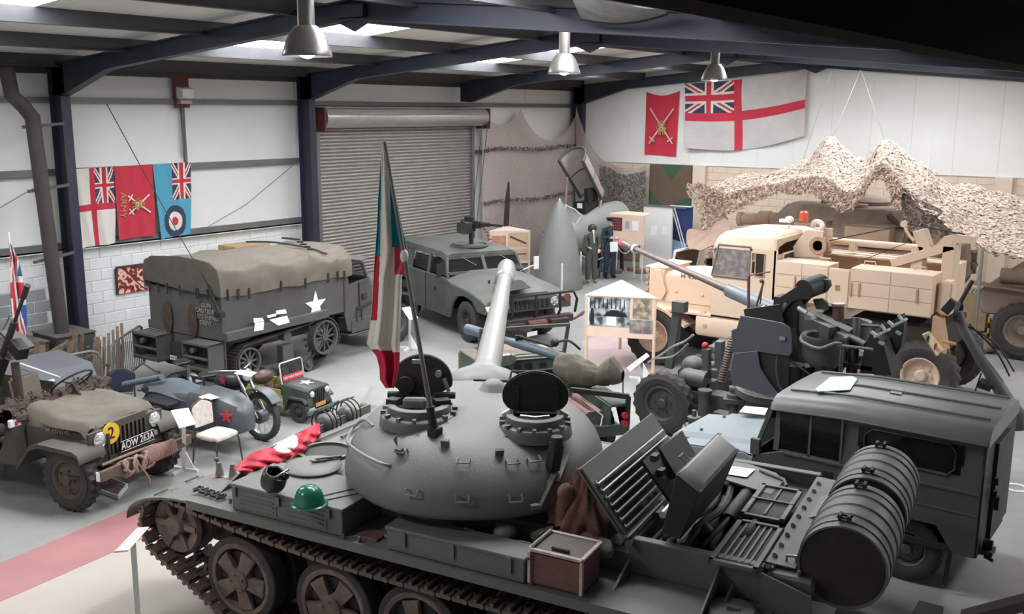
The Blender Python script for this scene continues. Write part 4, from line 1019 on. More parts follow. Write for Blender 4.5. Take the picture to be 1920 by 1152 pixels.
# bogie: sprocket, idler, rollers, band track
def spoked(c,r,w_,s,name,ns=12,teeth=False):
    q=B(); c=Vector(c); q.lathe([(r*.88,-w_),(r,-w_),(r,w_),(r*.88,w_),(r*.86,0)],c,(0,s,0),n=40); q.lathe([(0,w_*.9),(r*.22,w_*.9),(r*.26,0),(r*.26,-w_)],c,(0,s,0),n=20)
    for k in range(ns):
        a=2*PI*k/ns; u=Vector((math.cos(a),0,math.sin(a))); q.bar(c+u*r*.24+Vector((0,s*w_*.5,0)),c+u*r*.88+Vector((0,s*w_*.2,0)),.035,.03,up=(0,1,0))
    if teeth:
        for k in range(18):
            a=2*PI*k/18; u=Vector((math.cos(a),0,math.sin(a))); q.box(c+u*r*1.04-Vector((0,s*w_*1.1,0)),(.07,.06,.05),rot=(0,-a,0))
    return q.done(name,hm,ht,ang=30,sep=False)
for s in (-1,1):
    cy=s*.92
    spoked((-.08,cy+s*.06,.60),.35,.09,s,'drive_sprocket',12,True); spoked((-2.08,cy+s*.06,.52),.27,.09,s,'idler_wheel',10)
    q=B()
    for k in range(4): q.lathe([(0,.1),(.05,.1),(.06,.05),(.12,.05),(.135,.08),(.135,-.08),(.1,-.08)],(-1.55+k*.33,cy+s*.05,.16),(0,s,0),n=20)
    q.lathe([(0,.08),(.1,.08),(.1,-.08)],(-1.05,cy,.80),(0,s,0),n=16); q.box((-1.05,cy,.42),(.28,.16,.42)); q.bar((-1.65,cy,.25),(-.45,cy,.25),.1,.1); q.done('bogie',hm,ht,sep=False)
    path=[]
    for k in range(12): a=PI*.5-k*PI*.62/11; path.append(Vector((-.08+.385*math.cos(a),0,.60+.385*math.sin(a))))
    path+=[Vector((-.5,0,.02)),Vector((-1.6,0,.02))]
    for k in range(9): a=-PI*.62-k*PI*.86/8; path.append(Vector((-2.08+.305*math.cos(a),0,.52+.305*math.sin(a))))
    path.append(Vector((-1.05,0,.90)))
    ring=smoothpts([p for p in path],5,closed=True); q=B(); n_=len(ring)
    vs=[];
    for i,p in enumerate(ring):
        tdir=(ring[(i+1)%n_]-ring[i-1]).normalized(); nn=Vector((tdir.z,0,-tdir.x)); nn=-nn if nn.dot(p-Vector((-1.05,0,.5)))<0 else nn
        o_=.028 if (i%3) else .008
        vs+=[p+Vector((0,cy-.14,0)),p+Vector((0,cy+.14,0)),p+Vector((0,cy+.14,0))+nn*o_,p+Vector((0,cy-.14,0))+nn*o_]
    q.add(vs,[(i*4+k,i*4+(k+1)%4,((i+1)%n_)*4+(k+1)%4,((i+1)%n_)*4+k) for i in range(n_) for k in range(4)]); q.done('band_track',mat('halftrack_rubber_band',(62,58,56),.8,var=.15,scale=10),ht,ang=40)
    # rear racks / stowage steps
    q=B(); 
    y0,y1=min(s*.35,s*1.05),max(s*.35,s*1.05)
    q.bx(-3.0,-2.62,y0,y1,.96,1.0); q.bx(-3.0,-2.95,y0,y1,.52,.56); q.bx(-3.0,-2.95,y0,y1,.72,.75); q.prism([(-3.0,y0,.5),(-2.6,y0,.5),(-2.6,y0,1.0),(-3.0,y0,1.0)],(0,.02,0)); q.prism([(-3.0,y1-.02,.5),(-2.6,y1-.02,.5),(-2.6,y1-.02,1.0),(-3.0,y1-.02,1.0)],(0,.02,0)); q.bx(-2.98,-2.62,y0,y1,.5,.52); q.bx(-2.66,-2.62,y0,y1,.5,1.0)
    q.cyl((-3.0,(y0+y1)/2+.1,.86),(-2.9,(y0+y1)/2+.1,.86),.05,n=14)
    q.done('rear_rack',hm,ht)
    # side bin under body
    q=B(); q.bx(-2.6,.0,min(s*.98,s*1.10),max(s*.98,s*1.10),1.0,1.16); q.done('side_shelf',hm,ht,bev=.006)
q=B(); q.bx(-2.72,-2.60,-.3,.3,.55,.85); q.cyl((-2.8,0,.62),(-2.65,0,.62),.06,n=14); tb=q.done('tow_pintle',olived,ht)
q=B()
for k in range(8): q.box((-2.79+.0,.25-.05*(k%4),.60-.05*(k//4)),(.01,.03,.03))
q.done('pintle_marks',white,tb,kind='stuff')
# canvas roof
def roofcanv(u,v):
    x=-2.66+u*3.4
    # cross section: v 0 = right hem, 1 = left hem
    P=[(-1.06,1.80),(-1.06,2.05),(-1.0,2.30),(-.8,2.41),(-.4,2.46),(0,2.48),(.4,2.46),(.8,2.41),(1.0,2.30),(1.06,2.05),(1.06,1.80)]
    t=v*(len(P)-1); i=min(int(t),len(P)-2); f=t-i; y=P[i][0]*(1-f)+P[i+1][0]*f; z=P[i][1]*(1-f)+P[i+1][1]*f
    hoop=abs(math.sin(PI*u*3)); sag=.055*hoop*(1 if z>2.25 else .4); z-=sag+.10*u*(1 if z>2.2 else .3)
    fold=.02*math.sin(18*u+9*v)+.015*math.sin(31*u-14*v); y*=1+.03*math.sin(PI*u*3)*(-.6)
    return (x+fold*.4,y+fold*(1 if abs(y)>.9 else .2),z+fold*.5)
q=B(); q.grid(roofcanv,48,40,.015); cvr=q.done('canvas_roof',canv,ht,ang=80)
q=B(); P=[(-1.06,1.82),(-1.06,2.05),(-1.0,2.30),(-.8,2.41),(0,2.47),(.8,2.41),(1.0,2.30),(1.06,2.05),(1.06,1.95),(0,1.86)]
q.prism([(-2.68,y,z) for y,z in P],(.02,0,0)); q.done('canvas_end_curtain',mat('olive_canvas_shade_tone',(86,82,74),.9,var=.12,scale=5,bump=.4,bscale=90),cvr)  # darker copy of the roof canvas, shade put into the colour
q=B()
for u in (.05,.12,.19,.42,.60,.80,.88,.93): 
    p=Vector(roofcanv(u,0.02)); q.box(p+Vector((0,-.02,-.02)),(.035,.025,.20))
for y in (-.75,-.5,-.45,0,.35,.6,.85): q.box((-2.70,y,1.84),(.02,.03,.2))
q.done('canvas_straps',olived,cvr)
q=B(); 
for k in range(9): q.box((-.3+.28*k*.35+.02*k, -.95+.21*k,2.40+.02*(4-abs(k-4))),(.06,.12,.03),rz=.5)
q.tube(smoothpts([(.15,-.95,2.25),(.05,-.5,2.36),(-.2,.2,2.44),(-.35,.8,2.42)],5),.02,6); q.done('roof_lacing',olived,cvr,sep=False)
q=B(); q.tube(smoothpts([(.70,-1.0,2.0),(.82,-.9,2.12),(.85,-.3,2.22),(.85,.4,2.22),(.8,1.0,2.05)],5),.045,8); q.done('canvas_roll',canv,cvr)
q=B(); p=HF.at_y(592,573,-1.01); star(q,p,(1,0,0),(0,0,1),.30,(0,-1,0),.006); q.done('star_marking',white,ht,label='white five-pointed star')
q=B()
for (a,b,c_,d) in (((475,597),(492,596),(495,602),(476,606)),((478,606),(495,603),(494,619),(476,622)),((500,592),(517,588),(518,593),(502,597)),((517,583),(535,580),(538,588),(518,590)),((504,600),(538,592),(543,605),(522,611))):
    q.prism([HF.at_y(u,v,-1.115) for u,v in (a,b,c_,d)],(0,-.004,0))
q.done('taped_notices',white,ht)
fl2=mat('faded_white_letters',(150,148,142),.7,var=0)
for i,s_ in enumerate(('GUN','CAUTION','LEFT HAND','DRIVE')): text('warning_lettering',s_,.12,fl2,ht,(-2.635,-.62+.03*(i%2),1.62-.11*i),(0,-1,0),(0,0,1))
# aerial and its bracket
q=B(); a=HF.at_x(412,590,-2.7); b=HF.at_x(390,535,-2.72); top=W(200,195,x=-16.3); topl=HF.M@(top-HF.o)/HF.sc
q.cyl(a,b,.04,.022,n=10); q.box(a,(.12,.16,.10)); q.tube([b,b.lerp(topl,.25)+Vector((.0,0,-.03)),b.lerp(topl,.6)+Vector((0,0,-.04)),topl],.009,6); q.done('whip_aerial',blk,ht)
q=B()
for y in (-.25,.45): q.sph((-2.66,y,1.30),.17,16,10,(.12,.8,1.9))
q.done('hanging_net_pouches',netm,ht)
# ---------------------------------------------------------------- wide utility vehicle (four wheel drive)
vm=mat('utility_camouflage',(94,98,94),0.6,var=.1,scale=1.2,rgb2=(66,70,68),dust=.15)
VF=Fr(-11.99,15.79,-23,.912)
hv=VF.thing('wide_utility_truck','wide grey green four wheel drive vehicle in front of the roller shutter','military vehicle')
q=B()
# lower body with wheel arch
side=[(-4.0,.55),(-4.0,1.30),(-.95,1.30),(-.6,1.22),(.60,1.10),(.98,1.00),(1.0,.78),(.60,.78),(.52,.86),(.35,.98),(0,1.03),(-.35,.98),(-.56,.80),(-.72,.42),(-2.75,.42),(-2.8,.62),(-2.95,.9),(-3.3,1.02),(-3.65,.9),(-3.8,.62)]
def halfside(s): 
    y=s*1.08; q=B(); q.prism([(x,y,z) for x,z in side],(0,-s*.06,0)); return q.done('body_side',vm,hv,bev=.01)
for s in (-1,1): halfside(s)
q=B(); q.bx(-4.0,-.75,-1.04,1.04,.5,.62); q.bx(-4.0,-3.95,-1.05,1.05,.5,1.3); q.bx(-.6,.8,-.5,.5,.4,.8); q.done('chassis_floor',olived,hv)
# bonnet: central raised deck and side slopes
q=B(); rings=[]
for x,zc,zs,zo in ((-1.0,1.42,1.36,1.26),(-.5,1.40,1.33,1.22),(.2,1.34,1.24,1.16),(.75,1.27,1.14,1.08),(1.0,1.18,1.06,.98)):
    rings.append([Vector((x,-1.06,zo)),Vector((x,-.72,zs)),Vector((x,-.50,zc-.03)),Vector((x,-.42,zc)),Vector((x,.42,zc)),Vector((x,.50,zc-.03)),Vector((x,.72,zs)),Vector((x,1.06,zo)),Vector((x,1.06,zo-.06)),Vector((x,-1.06,zo-.06))])
q.loft(rings); bn_=q.done('bonnet',vm,hv,ang=30)
q=B(); q.prism([VF.z(u,v,1.36) for u,v in ((925,530),(978,526),(995,540),(952,548))],(0,0,.012)); q.done('bonnet_vent',blk,bn_)
q=B(); q.lathe([(.03,0),(.02,.05),(.04,.07),(0,.08)],VF.z(917,532,1.37),n=12); q.done('bonnet_catch',blk,bn_)
q=B(); q.bx(.96,1.0,-1.02,1.02,.78,1.02); gr_=q.done('nose_panel',vm,hv)
q=B(); 
for k in range(9): q.bx(1.0,1.015,-.44+k*.11-.03,-.44+k*.11+.03,.82,1.02)
q.done('grille_slots',blk,gr_,kind='stuff')
for s in (-1,1):
    q=B(); lamp(q,(1.02,s*.62,.95),(1,0,0),.095,.04); q.done('headlamp',chrome,hv)
    q=B(); q.cyl((1.0,s*.96,1.0),(1.04,s*.96,1.0),.085,n=18); q.done('turn_lamp',mat('amber_lamp',(120,74,64),.4,var=.1),hv)
q=B(); q.prism([(1.02,-.86,.92),(1.02,-.74,.92),(1.02,-.74,1.02),(1.02,-.86,1.02)],(.01,0,0)); q.done('tactical_sign',mat('red_blue_sign',(190,52,70),.5,var=.0),hv)
# bumper with brush guard, winch and plate
q=B(); q.bx(1.12,1.3,-.95,.95,.52,.68); q.bx(1.28,1.42,-.75,-.35,.48,.62); q.bx(1.25,1.45,.3,.75,.46,.64)
bm_=q.done('front_bumper',mat('dark_bumper_paint',(52,46,46),.6,var=.15),hv,bev=.01)
q=B()
for y in (-.6,0,.6): q.tube([(1.2,y,.66),(1.3,y,.8),(1.28,y,1.18)],.03,8)
q.tube([(1.28,-.95,1.0),(1.28,-.85,1.18),(1.28,.95,1.18),(1.28,1.05,1.0),(1.2,1.05,.7)],.03,8); q.done('brush_guard',blk,bm_)
q=B(); q.cyl((1.34,-.25,.56),(1.34,.2,.56),.09,n=18); q.tube([(1.45,.85,.6),(1.5,1.05,.7),(1.4,1.15,.72),(1.3,1.05,.6)],.03,8); q.done('winch',mat('winch_rust',(96,60,60),.7,var=.2),bm_)
q=B(); q.prism([VF.at_x(u,v,1.35) for u,v in ((988,624),(1007,620),(1007,628),(988,632))],(.01,0,0)); q.done('hanging_plate',wpaint,bm_)
# cab: roof, pillars, windows
q=B(); rings=[]
for x,zt_ in ((-1.2,1.80),(-1.5,1.86),(-3.9,1.88),(-4.0,1.84)):
    rings.append([Vector((x,y,z)) for y,z in ((-.93,zt_-.12),(-.88,zt_-.03),(-.78,zt_),(.78,zt_),(.88,zt_-.03),(.93,zt_-.12),(.93,zt_-.16),(-.93,zt_-.16))])
q.loft(rings); rf=q.done('roof',vm,hv,ang=40,bev=0)
q=B(); 
for s in (-1,1):
    for (x0,x1) in ((-.98,-1.2),(-1.98,-2.02),(-3.95,-3.97)): q.bar((x0,s*1.0,1.28),(x1,s*.90,1.72),.09,.05,up=(0,1,0))
    q.prism([(-2.9,s*1.02,1.28),(-3.98,s*1.02,1.28),(-3.98,s*.92,1.7),(-2.95,s*.92,1.7)],(0,-s*.03,0))
q.bar((-.98,-.98,1.38),(-.98,.98,1.38),.06,.06); q.bar((-1.2,-.9,1.72),(-1.2,.9,1.72),.08,.08); q.bar((-.98,0,1.38),(-1.2,0,1.75),.08,.05); q.done('window_frame',vm,hv)
for (a,b) in ((-.92,-.06),(.06,.92)):
    q=B(); q.prism([(-1.0,a,1.42),(-1.0,b,1.42),(-1.19,b*.95,1.70),(-1.19,a*.95,1.70)],(.006,0,0)); q.done('windscreen',dglass,hv)
    q=B(); q.bar((-1.16,(a+b)/2-.05,1.72),(-1.05,(a+b)/2+.28,1.52),.012,.012); q.done('wiper',chrome,hv)
for s in (-1,1):
    q=B(); q.prism([(-1.1,s*.985,1.32),(-1.95,s*.985,1.32),(-1.97,s*.92,1.66),(-1.25,s*.92,1.66)],(0,-s*.01,0)); q.done('door_glass',dglass,hv)
    q=B(); q.prism([(-2.05,s*.985,1.32),(-2.85,s*.985,1.32),(-2.85,s*.92,1.66),(-2.08,s*.92,1.66)],(0,-s*.01,0)); q.done('door_glass',dglass,hv)
    q=B(); q.tube([(-1.0,s*.95,1.3),(-.85,s*1.25,1.45)],.015,6); q.box((-.83,s*1.28,1.5),(.05,.12,.3)); q.done('door_mirror',blk if s<0 else wpaint,hv)
    q=B(); q.box((-1.45,s*1.10,1.0),(.12,.02,.04)); q.bx(-2.0,-1.97,min(s*1.085,s*1.09),max(s*1.085,s*1.09),.45,1.28); q.done('door_seam',olived,hv)
q=B(); q.bx(-1.9,-1.1,-.85,.85,.6,1.15); q.bx(-2.1,-1.9,-.7,-.3,.8,1.5); q.bx(-2.1,-1.9,.3,.7,.8,1.5); q.done('cab_interior',blk,hv)
for (x,y,s) in ((0,-.90,-1),(0,.90,1),(-3.3,-.90,-1),(-3.3,.90,1)): wheel(hv,(x,y,.46),.46,.3,rub,olived,s,n=26,lug=.018,rin=.5,nuts=8)
# roof ring and machine gun
q=B(); c=VF.z(880,459,1.89); q.lathe([(.42,0),(.46,0),(.46,.04),(.42,.04)],(c.x,c.y,1.865),n=36); q.prism([(c.x-.25,c.y-.35,1.90),(c.x+.35,c.y-.30,1.90),(c.x+.45,c.y,1.90),(c.x+.3,c.y+.3,1.90),(c.x-.3,c.y+.3,1.90)],(0,0,.02)); q.done('roof_turret_ring',vm,hv,bev=.004)
gx=VF.world((c.x+.1,c.y,1.93))
mg=thing('roof_machine_gun','black machine gun on a short pintle on the wide utility vehicle roof','gun',gx,math.radians(-10),None,1.3)
q=B(); q.cyl((0,0,-.02),(0,0,.22),.04,n=12); q.box((0,0,.24),(.12,.1,.06)); q.done('pintle',blk,mg)
q=B(); q.box((0,0,.33),(.45,.08,.12)); q.box((-.05,.0,.42),(.2,.06,.06)); q.done('receiver',blk,mg,bev=.006)
q=B(); q.cyl((.2,0,.35),(.75,0,.36),.02,n=10); q.cyl((.2,0,.35),(.45,0,.35),.035,n=10); q.done('barrel',blk,mg)
q=B(); q.box((.02,-.16,.28),(.22,.16,.18)); q.box((.1,-.24,.34),(.2,.02,.1),rot=(0,.3,0)); q.done('ammunition_box',olived,mg,bev=.005)
q=B()
for k in range(10): q.cyl((-.02+.0*k,.05+.04*k,.36-.004*k*k),(.06,.05+.04*k,.36-.004*k*k),.012,n=6)
q.done('cartridge_belt',mat('brass',(150,120,90),.4,.6,var=.1),mg,kind='stuff')
# ---------------------------------------------------------------- four wheel drive with hard top, right foreground
lm=mat('bronze_green_grey',(84,92,92),0.5,var=.1,scale=2,dust=.12)
lmd=mat('bronze_green_side',(82,86,86),0.5,var=.1,scale=2)
lroof=mat('hardtop_roof_paint',(108,112,110),0.4,var=.08,scale=2)
lbon=mat('pale_blue_grey_bonnet',(132,142,146),0.45,var=.08,scale=3)
LF=Fr(-2.32,10.3,180,.87)
lr=LF.thing('hardtop_off_roader','dark green hard-top four wheel drive with riveted roof beside the fuel drums','military vehicle')
# body lower sides (near=+y)
sd=[(-.72,.50),(-.72,1.25),(1.52,1.25),(1.86,1.13),(1.86,.48),(1.5,.44),(.55,.44),(.48,.62),(.30,.78),(-.30,.78),(-.46,.55),(-.50,.50)]
for s in (-1,1):
    q=B(); q.prism([(x,s*.82,z) for x,z in sd],(0,-s*.04,0)); o=q.done('body_side',lmd,lr,bev=.006)
    q=B(); q.bx(-.71,1.5,min(s*.82,s*.835),max(s*.82,s*.835),1.225,1.25); q.bx(-.71,.6,min(s*.82,s*.828),max(s*.82,s*.828),.98,.995); q.done('galvanised_capping',lm,o)
    # upper side with window openings: panels around glass
    q=B(); z0,z1=1.25,1.82
    def upr(xa,xb,za,zb): q.prism([(xa,s*.82-(za-1.25)*s*.08,za),(xb,s*.82-(za-1.25)*s*.08,za),(xb,s*.82-(zb-1.25)*s*.08,zb),(xa,s*.82-(zb-1.25)*s*.08,zb)],(0,-s*.03,0))
    upr(-.72,-.50,z0,z1); upr(.60,.80,z0,z1); upr(-.50,.60,z0,1.40); upr(-.50,.60,1.72,z1); upr(1.55,1.62,z0,z1); upr(.8,1.6,1.77,z1)
    q.done('upper_side_panel',lmd,lr)
    q=B(); q.bx(-.52,.62,min(s*.795,s*.80),max(s*.795,s*.80),1.38,1.74); q.done('side_window',dglass,lr)
    q=B(); 
    for (x0,x1) in ((.82,1.17),(1.19,1.56)): q.bx(x0,x1,min(s*.795,s*.80),max(s*.795,s*.80),1.27,1.77)
    q.done('door_window',dglass,lr)
    q=B(); q.bx(1.165,1.195,s*.80-.012,s*.80+.012,1.25,1.78); q.bx(.79,.815,s*.81-.01,s*.81+.012,.5,1.8); q.bx(.8,1.58,s*.80-.012,s*.80+.012,1.24,1.27); q.done('door_frame',lm,lr,sep=False)
    q=B(); q.bx(.88,1.0,min(s*.82,s*.828),max(s*.82,s*.828),1.0,1.12); q.done('door_recess',blk,lr)
    q=B(); c=[(-.44,1.46),(-.36,1.38),(.46,1.38),(.54,1.46),(.54,1.66),(.46,1.74),(-.36,1.74),(-.44,1.66)]
    q.tube([(x,s*.812,z) for x,z in c],.014,6,closed=True); q.done('window_rubber',blk,lr)
    # front wing
    q=B(); q.prism([(1.86,s*.82,.60),(1.86,s*.82,1.10),(2.0,s*.82,1.14),(2.9,s*.82,1.06),(2.93,s*.82,.98),(2.93,s*.82,.62),(2.66,s*.82,.62),(2.55,s*.82,.80),(2.0,s*.82,.80),(1.9,s*.82,.6)],(0,-s*.34,0)); q.done('front_wing',lbon,lr,bev=.03,seg=2)
q=B(); q.bx(-.74,-.71,-.8,.8,.5,1.82); q.bx(-.7,1.86,-.8,.8,.5,.56); bk=q.done('rear_panel',mat('dark_rear_door',(40,42,44),.6,var=.1),lr)
q=B(); q.bx(-.78,-.74,-.35,.35,.55,1.7); q.box((-.8,.3,1.0),(.06,.06,.16)); q.box((-.8,.45,1.3),(.05,.05,.08)); q.box((-.8,.45,1.15),(.05,.05,.08)); q.cyl((-.76,.60,.62),(-.86,.60,.62),.05,n=10); q.done('rear_door',blk,lr,bev=.004)
q=B(); q.box((-.80,.62,.55),(.16,.2,.05)); q.tube([(-.8,.72,.52),(-.88,.72,.50),(-.88,.66,.46),(-.8,.66,.50)],.02,6); q.done('rear_bumperette',blk,lr)
# roof: sloped front part, side curve, raised ribs
q=B(); rings=[]
for x,dz in ((1.68,-.085),(1.60,-.055),(.80,.0),(-.70,0.0),(-.76,-.02)):
    zt_=1.985+dz
    rings.append([Vector((x,y,z)) for y,z in ((-.82,1.80+dz*.6),(-.80,1.87+dz),(-.74,zt_-.04),(-.64,zt_),(0,zt_+.015),(.64,zt_),(.74,zt_-.04),(.80,1.87+dz),(.82,1.80+dz*.6),(.80,1.79+dz*.6),(-.80,1.79+dz*.6))])
q.loft(rings); rf=q.done('hardtop_roof',lroof,lr,ang=35)
for y in (-.52,0,.52):
    q=B(); q.tube([(1.55 if y else .95,y,1.955 if y else 2.0),(.80,y,2.01),(-.70,y,2.01)],.016,8); q.done('roof_rib',lroof,rf)
q=B(); q.tube([(1.68,.82,1.75),(.8,.83,1.80),(-.74,.83,1.80)],.012,6); q.tube([(1.68,-.82,1.75),(.8,-.83,1.80),(-.74,-.83,1.80)],.012,6); q.done('rain_gutter',lm,rf)
q=B(); P=[LF.z(u,v,1.995) for u,v in ((1528,731),(1556,709),(1598,707),(1608,712),(1594,733),(1534,736))]; q.prism(P,(0,0,.012)); o=q.done('roof_hatch_panel',mat('pale_mint_panel',(190,206,200),.4,var=.03),rf,bev=.004,label='pale green panel')
q=B(); 
P=[LF.z(u,v,2.005) for u,v in ((1676,727),(1696,731),(1690,741),(1668,737))]; q.prism(P,(0,0,.006)); q.done('roof_patch',lroof,rf)
# windscreen, bonnet, mirror
q=B(); 
for (a,b) in (((1.88,-.76,1.15),(1.68,-.74,1.78)),((1.88,0,1.15),(1.68,0,1.78)),((1.88,.76,1.15),(1.68,.74,1.78)),((1.88,-.76,1.15),(1.88,.76,1.15)),((1.68,-.75,1.78),(1.68,.75,1.78))): q.bar(a,b,.06,.05)
q.done('windscreen_frame',lm,lr); q=B(); q.prism([(1.87,-.72,1.18),(1.87,.72,1.18),(1.69,.72,1.76),(1.69,-.72,1.76)],(.005,0,0)); q.done('windscreen',dglass,lr)
q=B(); rings=[[Vector((x,y,z)) for y,z in ((-.52,zc-.06),(-.46,zc),(.46,zc),(.52,zc-.06),(.5,zc-.12),(-.5,zc-.12))] for x,zc in ((1.88,1.18),(2.2,1.17),(2.9,1.12),(3.08,1.10),(3.16,1.02))]
q.loft(rings); q.prism([(1.9,-.8,1.12),(2.9,-.8,1.05),(2.9,.8,1.05),(1.9,.8,1.12)],(0,0,-.02)); bo=q.done('bonnet',lbon,lr,ang=30)
q=B()
for p in ((2.8,.35),(2.8,-.35),(2.5,.4),(2.0,.40),(2.05,.34)): q.cyl((p[0],p[1],1.13),(p[0],p[1],1.155),.02,n=8)
q.done('bonnet_fittings',lmd,bo)
q=B(); q.tube([(1.82,.84,1.18),(1.80,.95,1.25)],.012,6); q.box((1.78,.97,1.30),(.12,.06,.2)); q.bar((1.86,.83,1.1),(1.86,.83,1.35),.04,.02); q.done('wing_mirror',lmd,lr,bev=.01)
q=B(); q.bx(.9,1.4,-.7,.7,.6,1.2); q.box((.85,.4,1.3),(.1,.4,.5)); q.cyl((1.5,.4,1.25),(1.52,.4,1.27),.17,n=20); q.done('cab_interior',blk,lr)
q=B(); q.bx(1.8,3.1,-.35,.35,.4,.9); q.bx(-.7,3.15,-.42,-.34,.42,.5); q.bx(-.7,3.15,.34,.42,.42,.5); q.cyl((0,-.6,.38),(0,.6,.38),.05,n=10); q.sph((0,-.1,.38),.13); q.cyl((2.23,-.6,.38),(2.23,.6,.38),.05,n=10); q.bx(3.1,3.2,-.8,.8,.5,.62); q.done('chassis',blk,lr,bev=.004,sep=False)
for (x,y,s) in ((0,-.68,-1),(0,.68,1),(2.23,-.68,-1),(2.23,.68,1)): wheel(lr,(x,y,.39),.39,.19,rub,lmd,s,n=26,lug=.015,rin=.55,nuts=5)
q=B(); p=LF.at_y(1785,1030,.78); q.prism([p+Vector((-.02,0,.12)),p+Vector((.03,0,.12)),p+Vector((.06,0,-.40)),p+Vector((.03,0,-.44)),p+Vector((-.0,0,-.36))],(0,.03,0)); q.done('mud_flap_strap',blk,lr)
# ================================================================ SAND COLOURED RECOVERY TRUCK
sand=mat('sand_truck_paint',(206,182,160),0.55,var=0.04,scale=1.5,dust=.1)
sandd=mat('sand_painted_shade',(168,138,112),0.7,var=0.15,scale=3)  # darker sand, shade on the small parts is in the colour
plast=mat('clear_plastic_screen',(150,142,138),0.25,var=.3,scale=9,rgb2=(96,90,88),alpha=.92)
KF=Fr(-8.5,16.6,180,.88)
rt=KF.thing('recovery_truck','large sand coloured six wheel recovery truck with side lockers and crane','truck')
q=B()
# cab
rings=[]
for x,dz in ((-1.30,-.14),(-1.36,-.04),(-1.6,0.0),(-2.45,.02),(-2.54,-.02),(-2.60,-.16)):
    rings.append([Vector((x,y,z)) for y,z in ((1.13,2.62+dz*.4),(1.10,2.76+dz),(1.0,2.86+dz),(.7,2.92+dz),(-.7,2.92+dz),(-1.0,2.86+dz),(-1.10,2.76+dz),(-1.13,2.62+dz*.4))])
q.loft(rings); cabr=q.done('cab_roof',sand,rt,ang=50)
q=B()
for s in (-1,1):
    def pn(xa,xb,za,zb): q.bx(xa,xb,min(s*1.13,s*1.09),max(s*1.13,s*1.09),za,zb)
    pn(-2.625,-1.31,1.25,2.10); pn(-2.625,-2.20,2.1,2.64); pn(-2.12,-2.06,2.1,2.64); pn(-2.20,-2.12,2.1,2.16); pn(-2.2,-2.12,2.56,2.64) ; pn(-2.12,-1.31,2.60,2.64)
q.bx(-2.60,-2.56,-1.13,1.13,1.25,2.86); q.bx(-1.36,-1.31,-1.1,1.1,1.25,2.1)
cab=q.done('cab',sand,rt,sep=False)
for s in (-1,1):
    q=B(); q.prism([(-1.30,s*1.14,2.06),(-2.08,s*1.14,2.06),(-2.08,s*1.12,2.66),(-1.40,s*1.12,2.66)],(0,-s*.012,0)); q.done('side_screen',plast,rt)
    q=B(); q.tube([(-1.30,s*1.15,2.05),(-2.08,s*1.15,2.05),(-2.08,s*1.13,2.67),(-1.42,s*1.13,2.67)],.022,6,closed=True); q.done('screen_frame',mat('grey_screen_frame',(122,116,112),.7,var=.1),rt)
    q=B(); q.bx(-2.38,-2.20,min(s*1.135,s*1.12),max(s*1.135,s*1.12),2.12,2.56); o=q.done('quarter_window',dglass,rt)
    q=B(); q.tube([(-2.20,s*1.14,2.12),(-2.38,s*1.14,2.12),(-2.38,s*1.14,2.56),(-2.20,s*1.14,2.56)],.015,6,closed=True); q.done('window_seal',sandd,o)
q=B(); q.bx(-2.612,-2.605,.18,.82,2.12,2.55); o=q.done('rear_cab_window',dglass,rt); q=B(); q.tube([(-2.615,.18,2.12),(-2.615,.82,2.12),(-2.615,.82,2.55),(-2.615,.18,2.55)],.025,6,closed=True); q.done('window_seal',sand,o)
q=B(); q.bx(-2.5,-1.4,-1.0,1.0,1.3,1.7); q.bx(-2.5,-2.3,-1.0,1.0,1.7,2.3); q.cyl((-1.6,.6,2.0),(-1.62,.6,2.03),.25,n=24); q.done('cab_interior',blk,rt)
# bonnet, front wing, bumper gear
q=B(); q.loft([[Vector((x,y,z)) for y,z in ((.60,1.22),(.60,zt_-.08),(.52,zt_),(-.52,zt_),(-.60,zt_-.08),(-.60,1.22))] for x,zt_ in ((-1.31,1.98),(-.2,1.93),(.02,1.90))])
q.bx(-1.31,.0,.6,1.10,1.18,1.24); q.prism([(-1.31,.60,1.2),(-1.31,1.12,1.2),(-1.31,1.12,1.95),(-1.31,.6,1.97)],(.02,0,0)); bo=q.done('bonnet',sand,rt,bev=.012)
q=B(); q.bx(-1.2,-.1,.60,.62,1.30,1.80); q.bx(-.9,-.84,.61,.66,1.50,1.53); q.bx(-.3,-.24,.61,.66,1.52,1.55); q.done('bonnet_side_panel',sand,bo,bev=.004)
text('bonnet_lettering','H 4500E',.15,blackp,bo,(-.62,.612,1.865),(-1,0,0),(0,.12,1),squash=1.0)
q=B(); q.bx(.02,.35,-.55,.62,1.30,1.96); q.prism([(.36,.66,1.3),(.36,.66,2.0),(.1,.66,1.95),(-.05,.66,1.5),(.05,.66,1.3)],(0,-.05,0)); q.bx(.0,.5,-.6,.6,1.96,2.0); o=q.done('radiator_guard',sand,rt,bev=.01)
q=B()
for k in range(5): q.cyl((.38,.5-.25*k,1.9),(.46,.5-.25*k,1.9),.05,n=10); q.cyl((.38,.62,1.9-.14*k),(.45,.62,1.9-.14*k),.045,n=10)
q.done('tread_bolt',sandd,o)
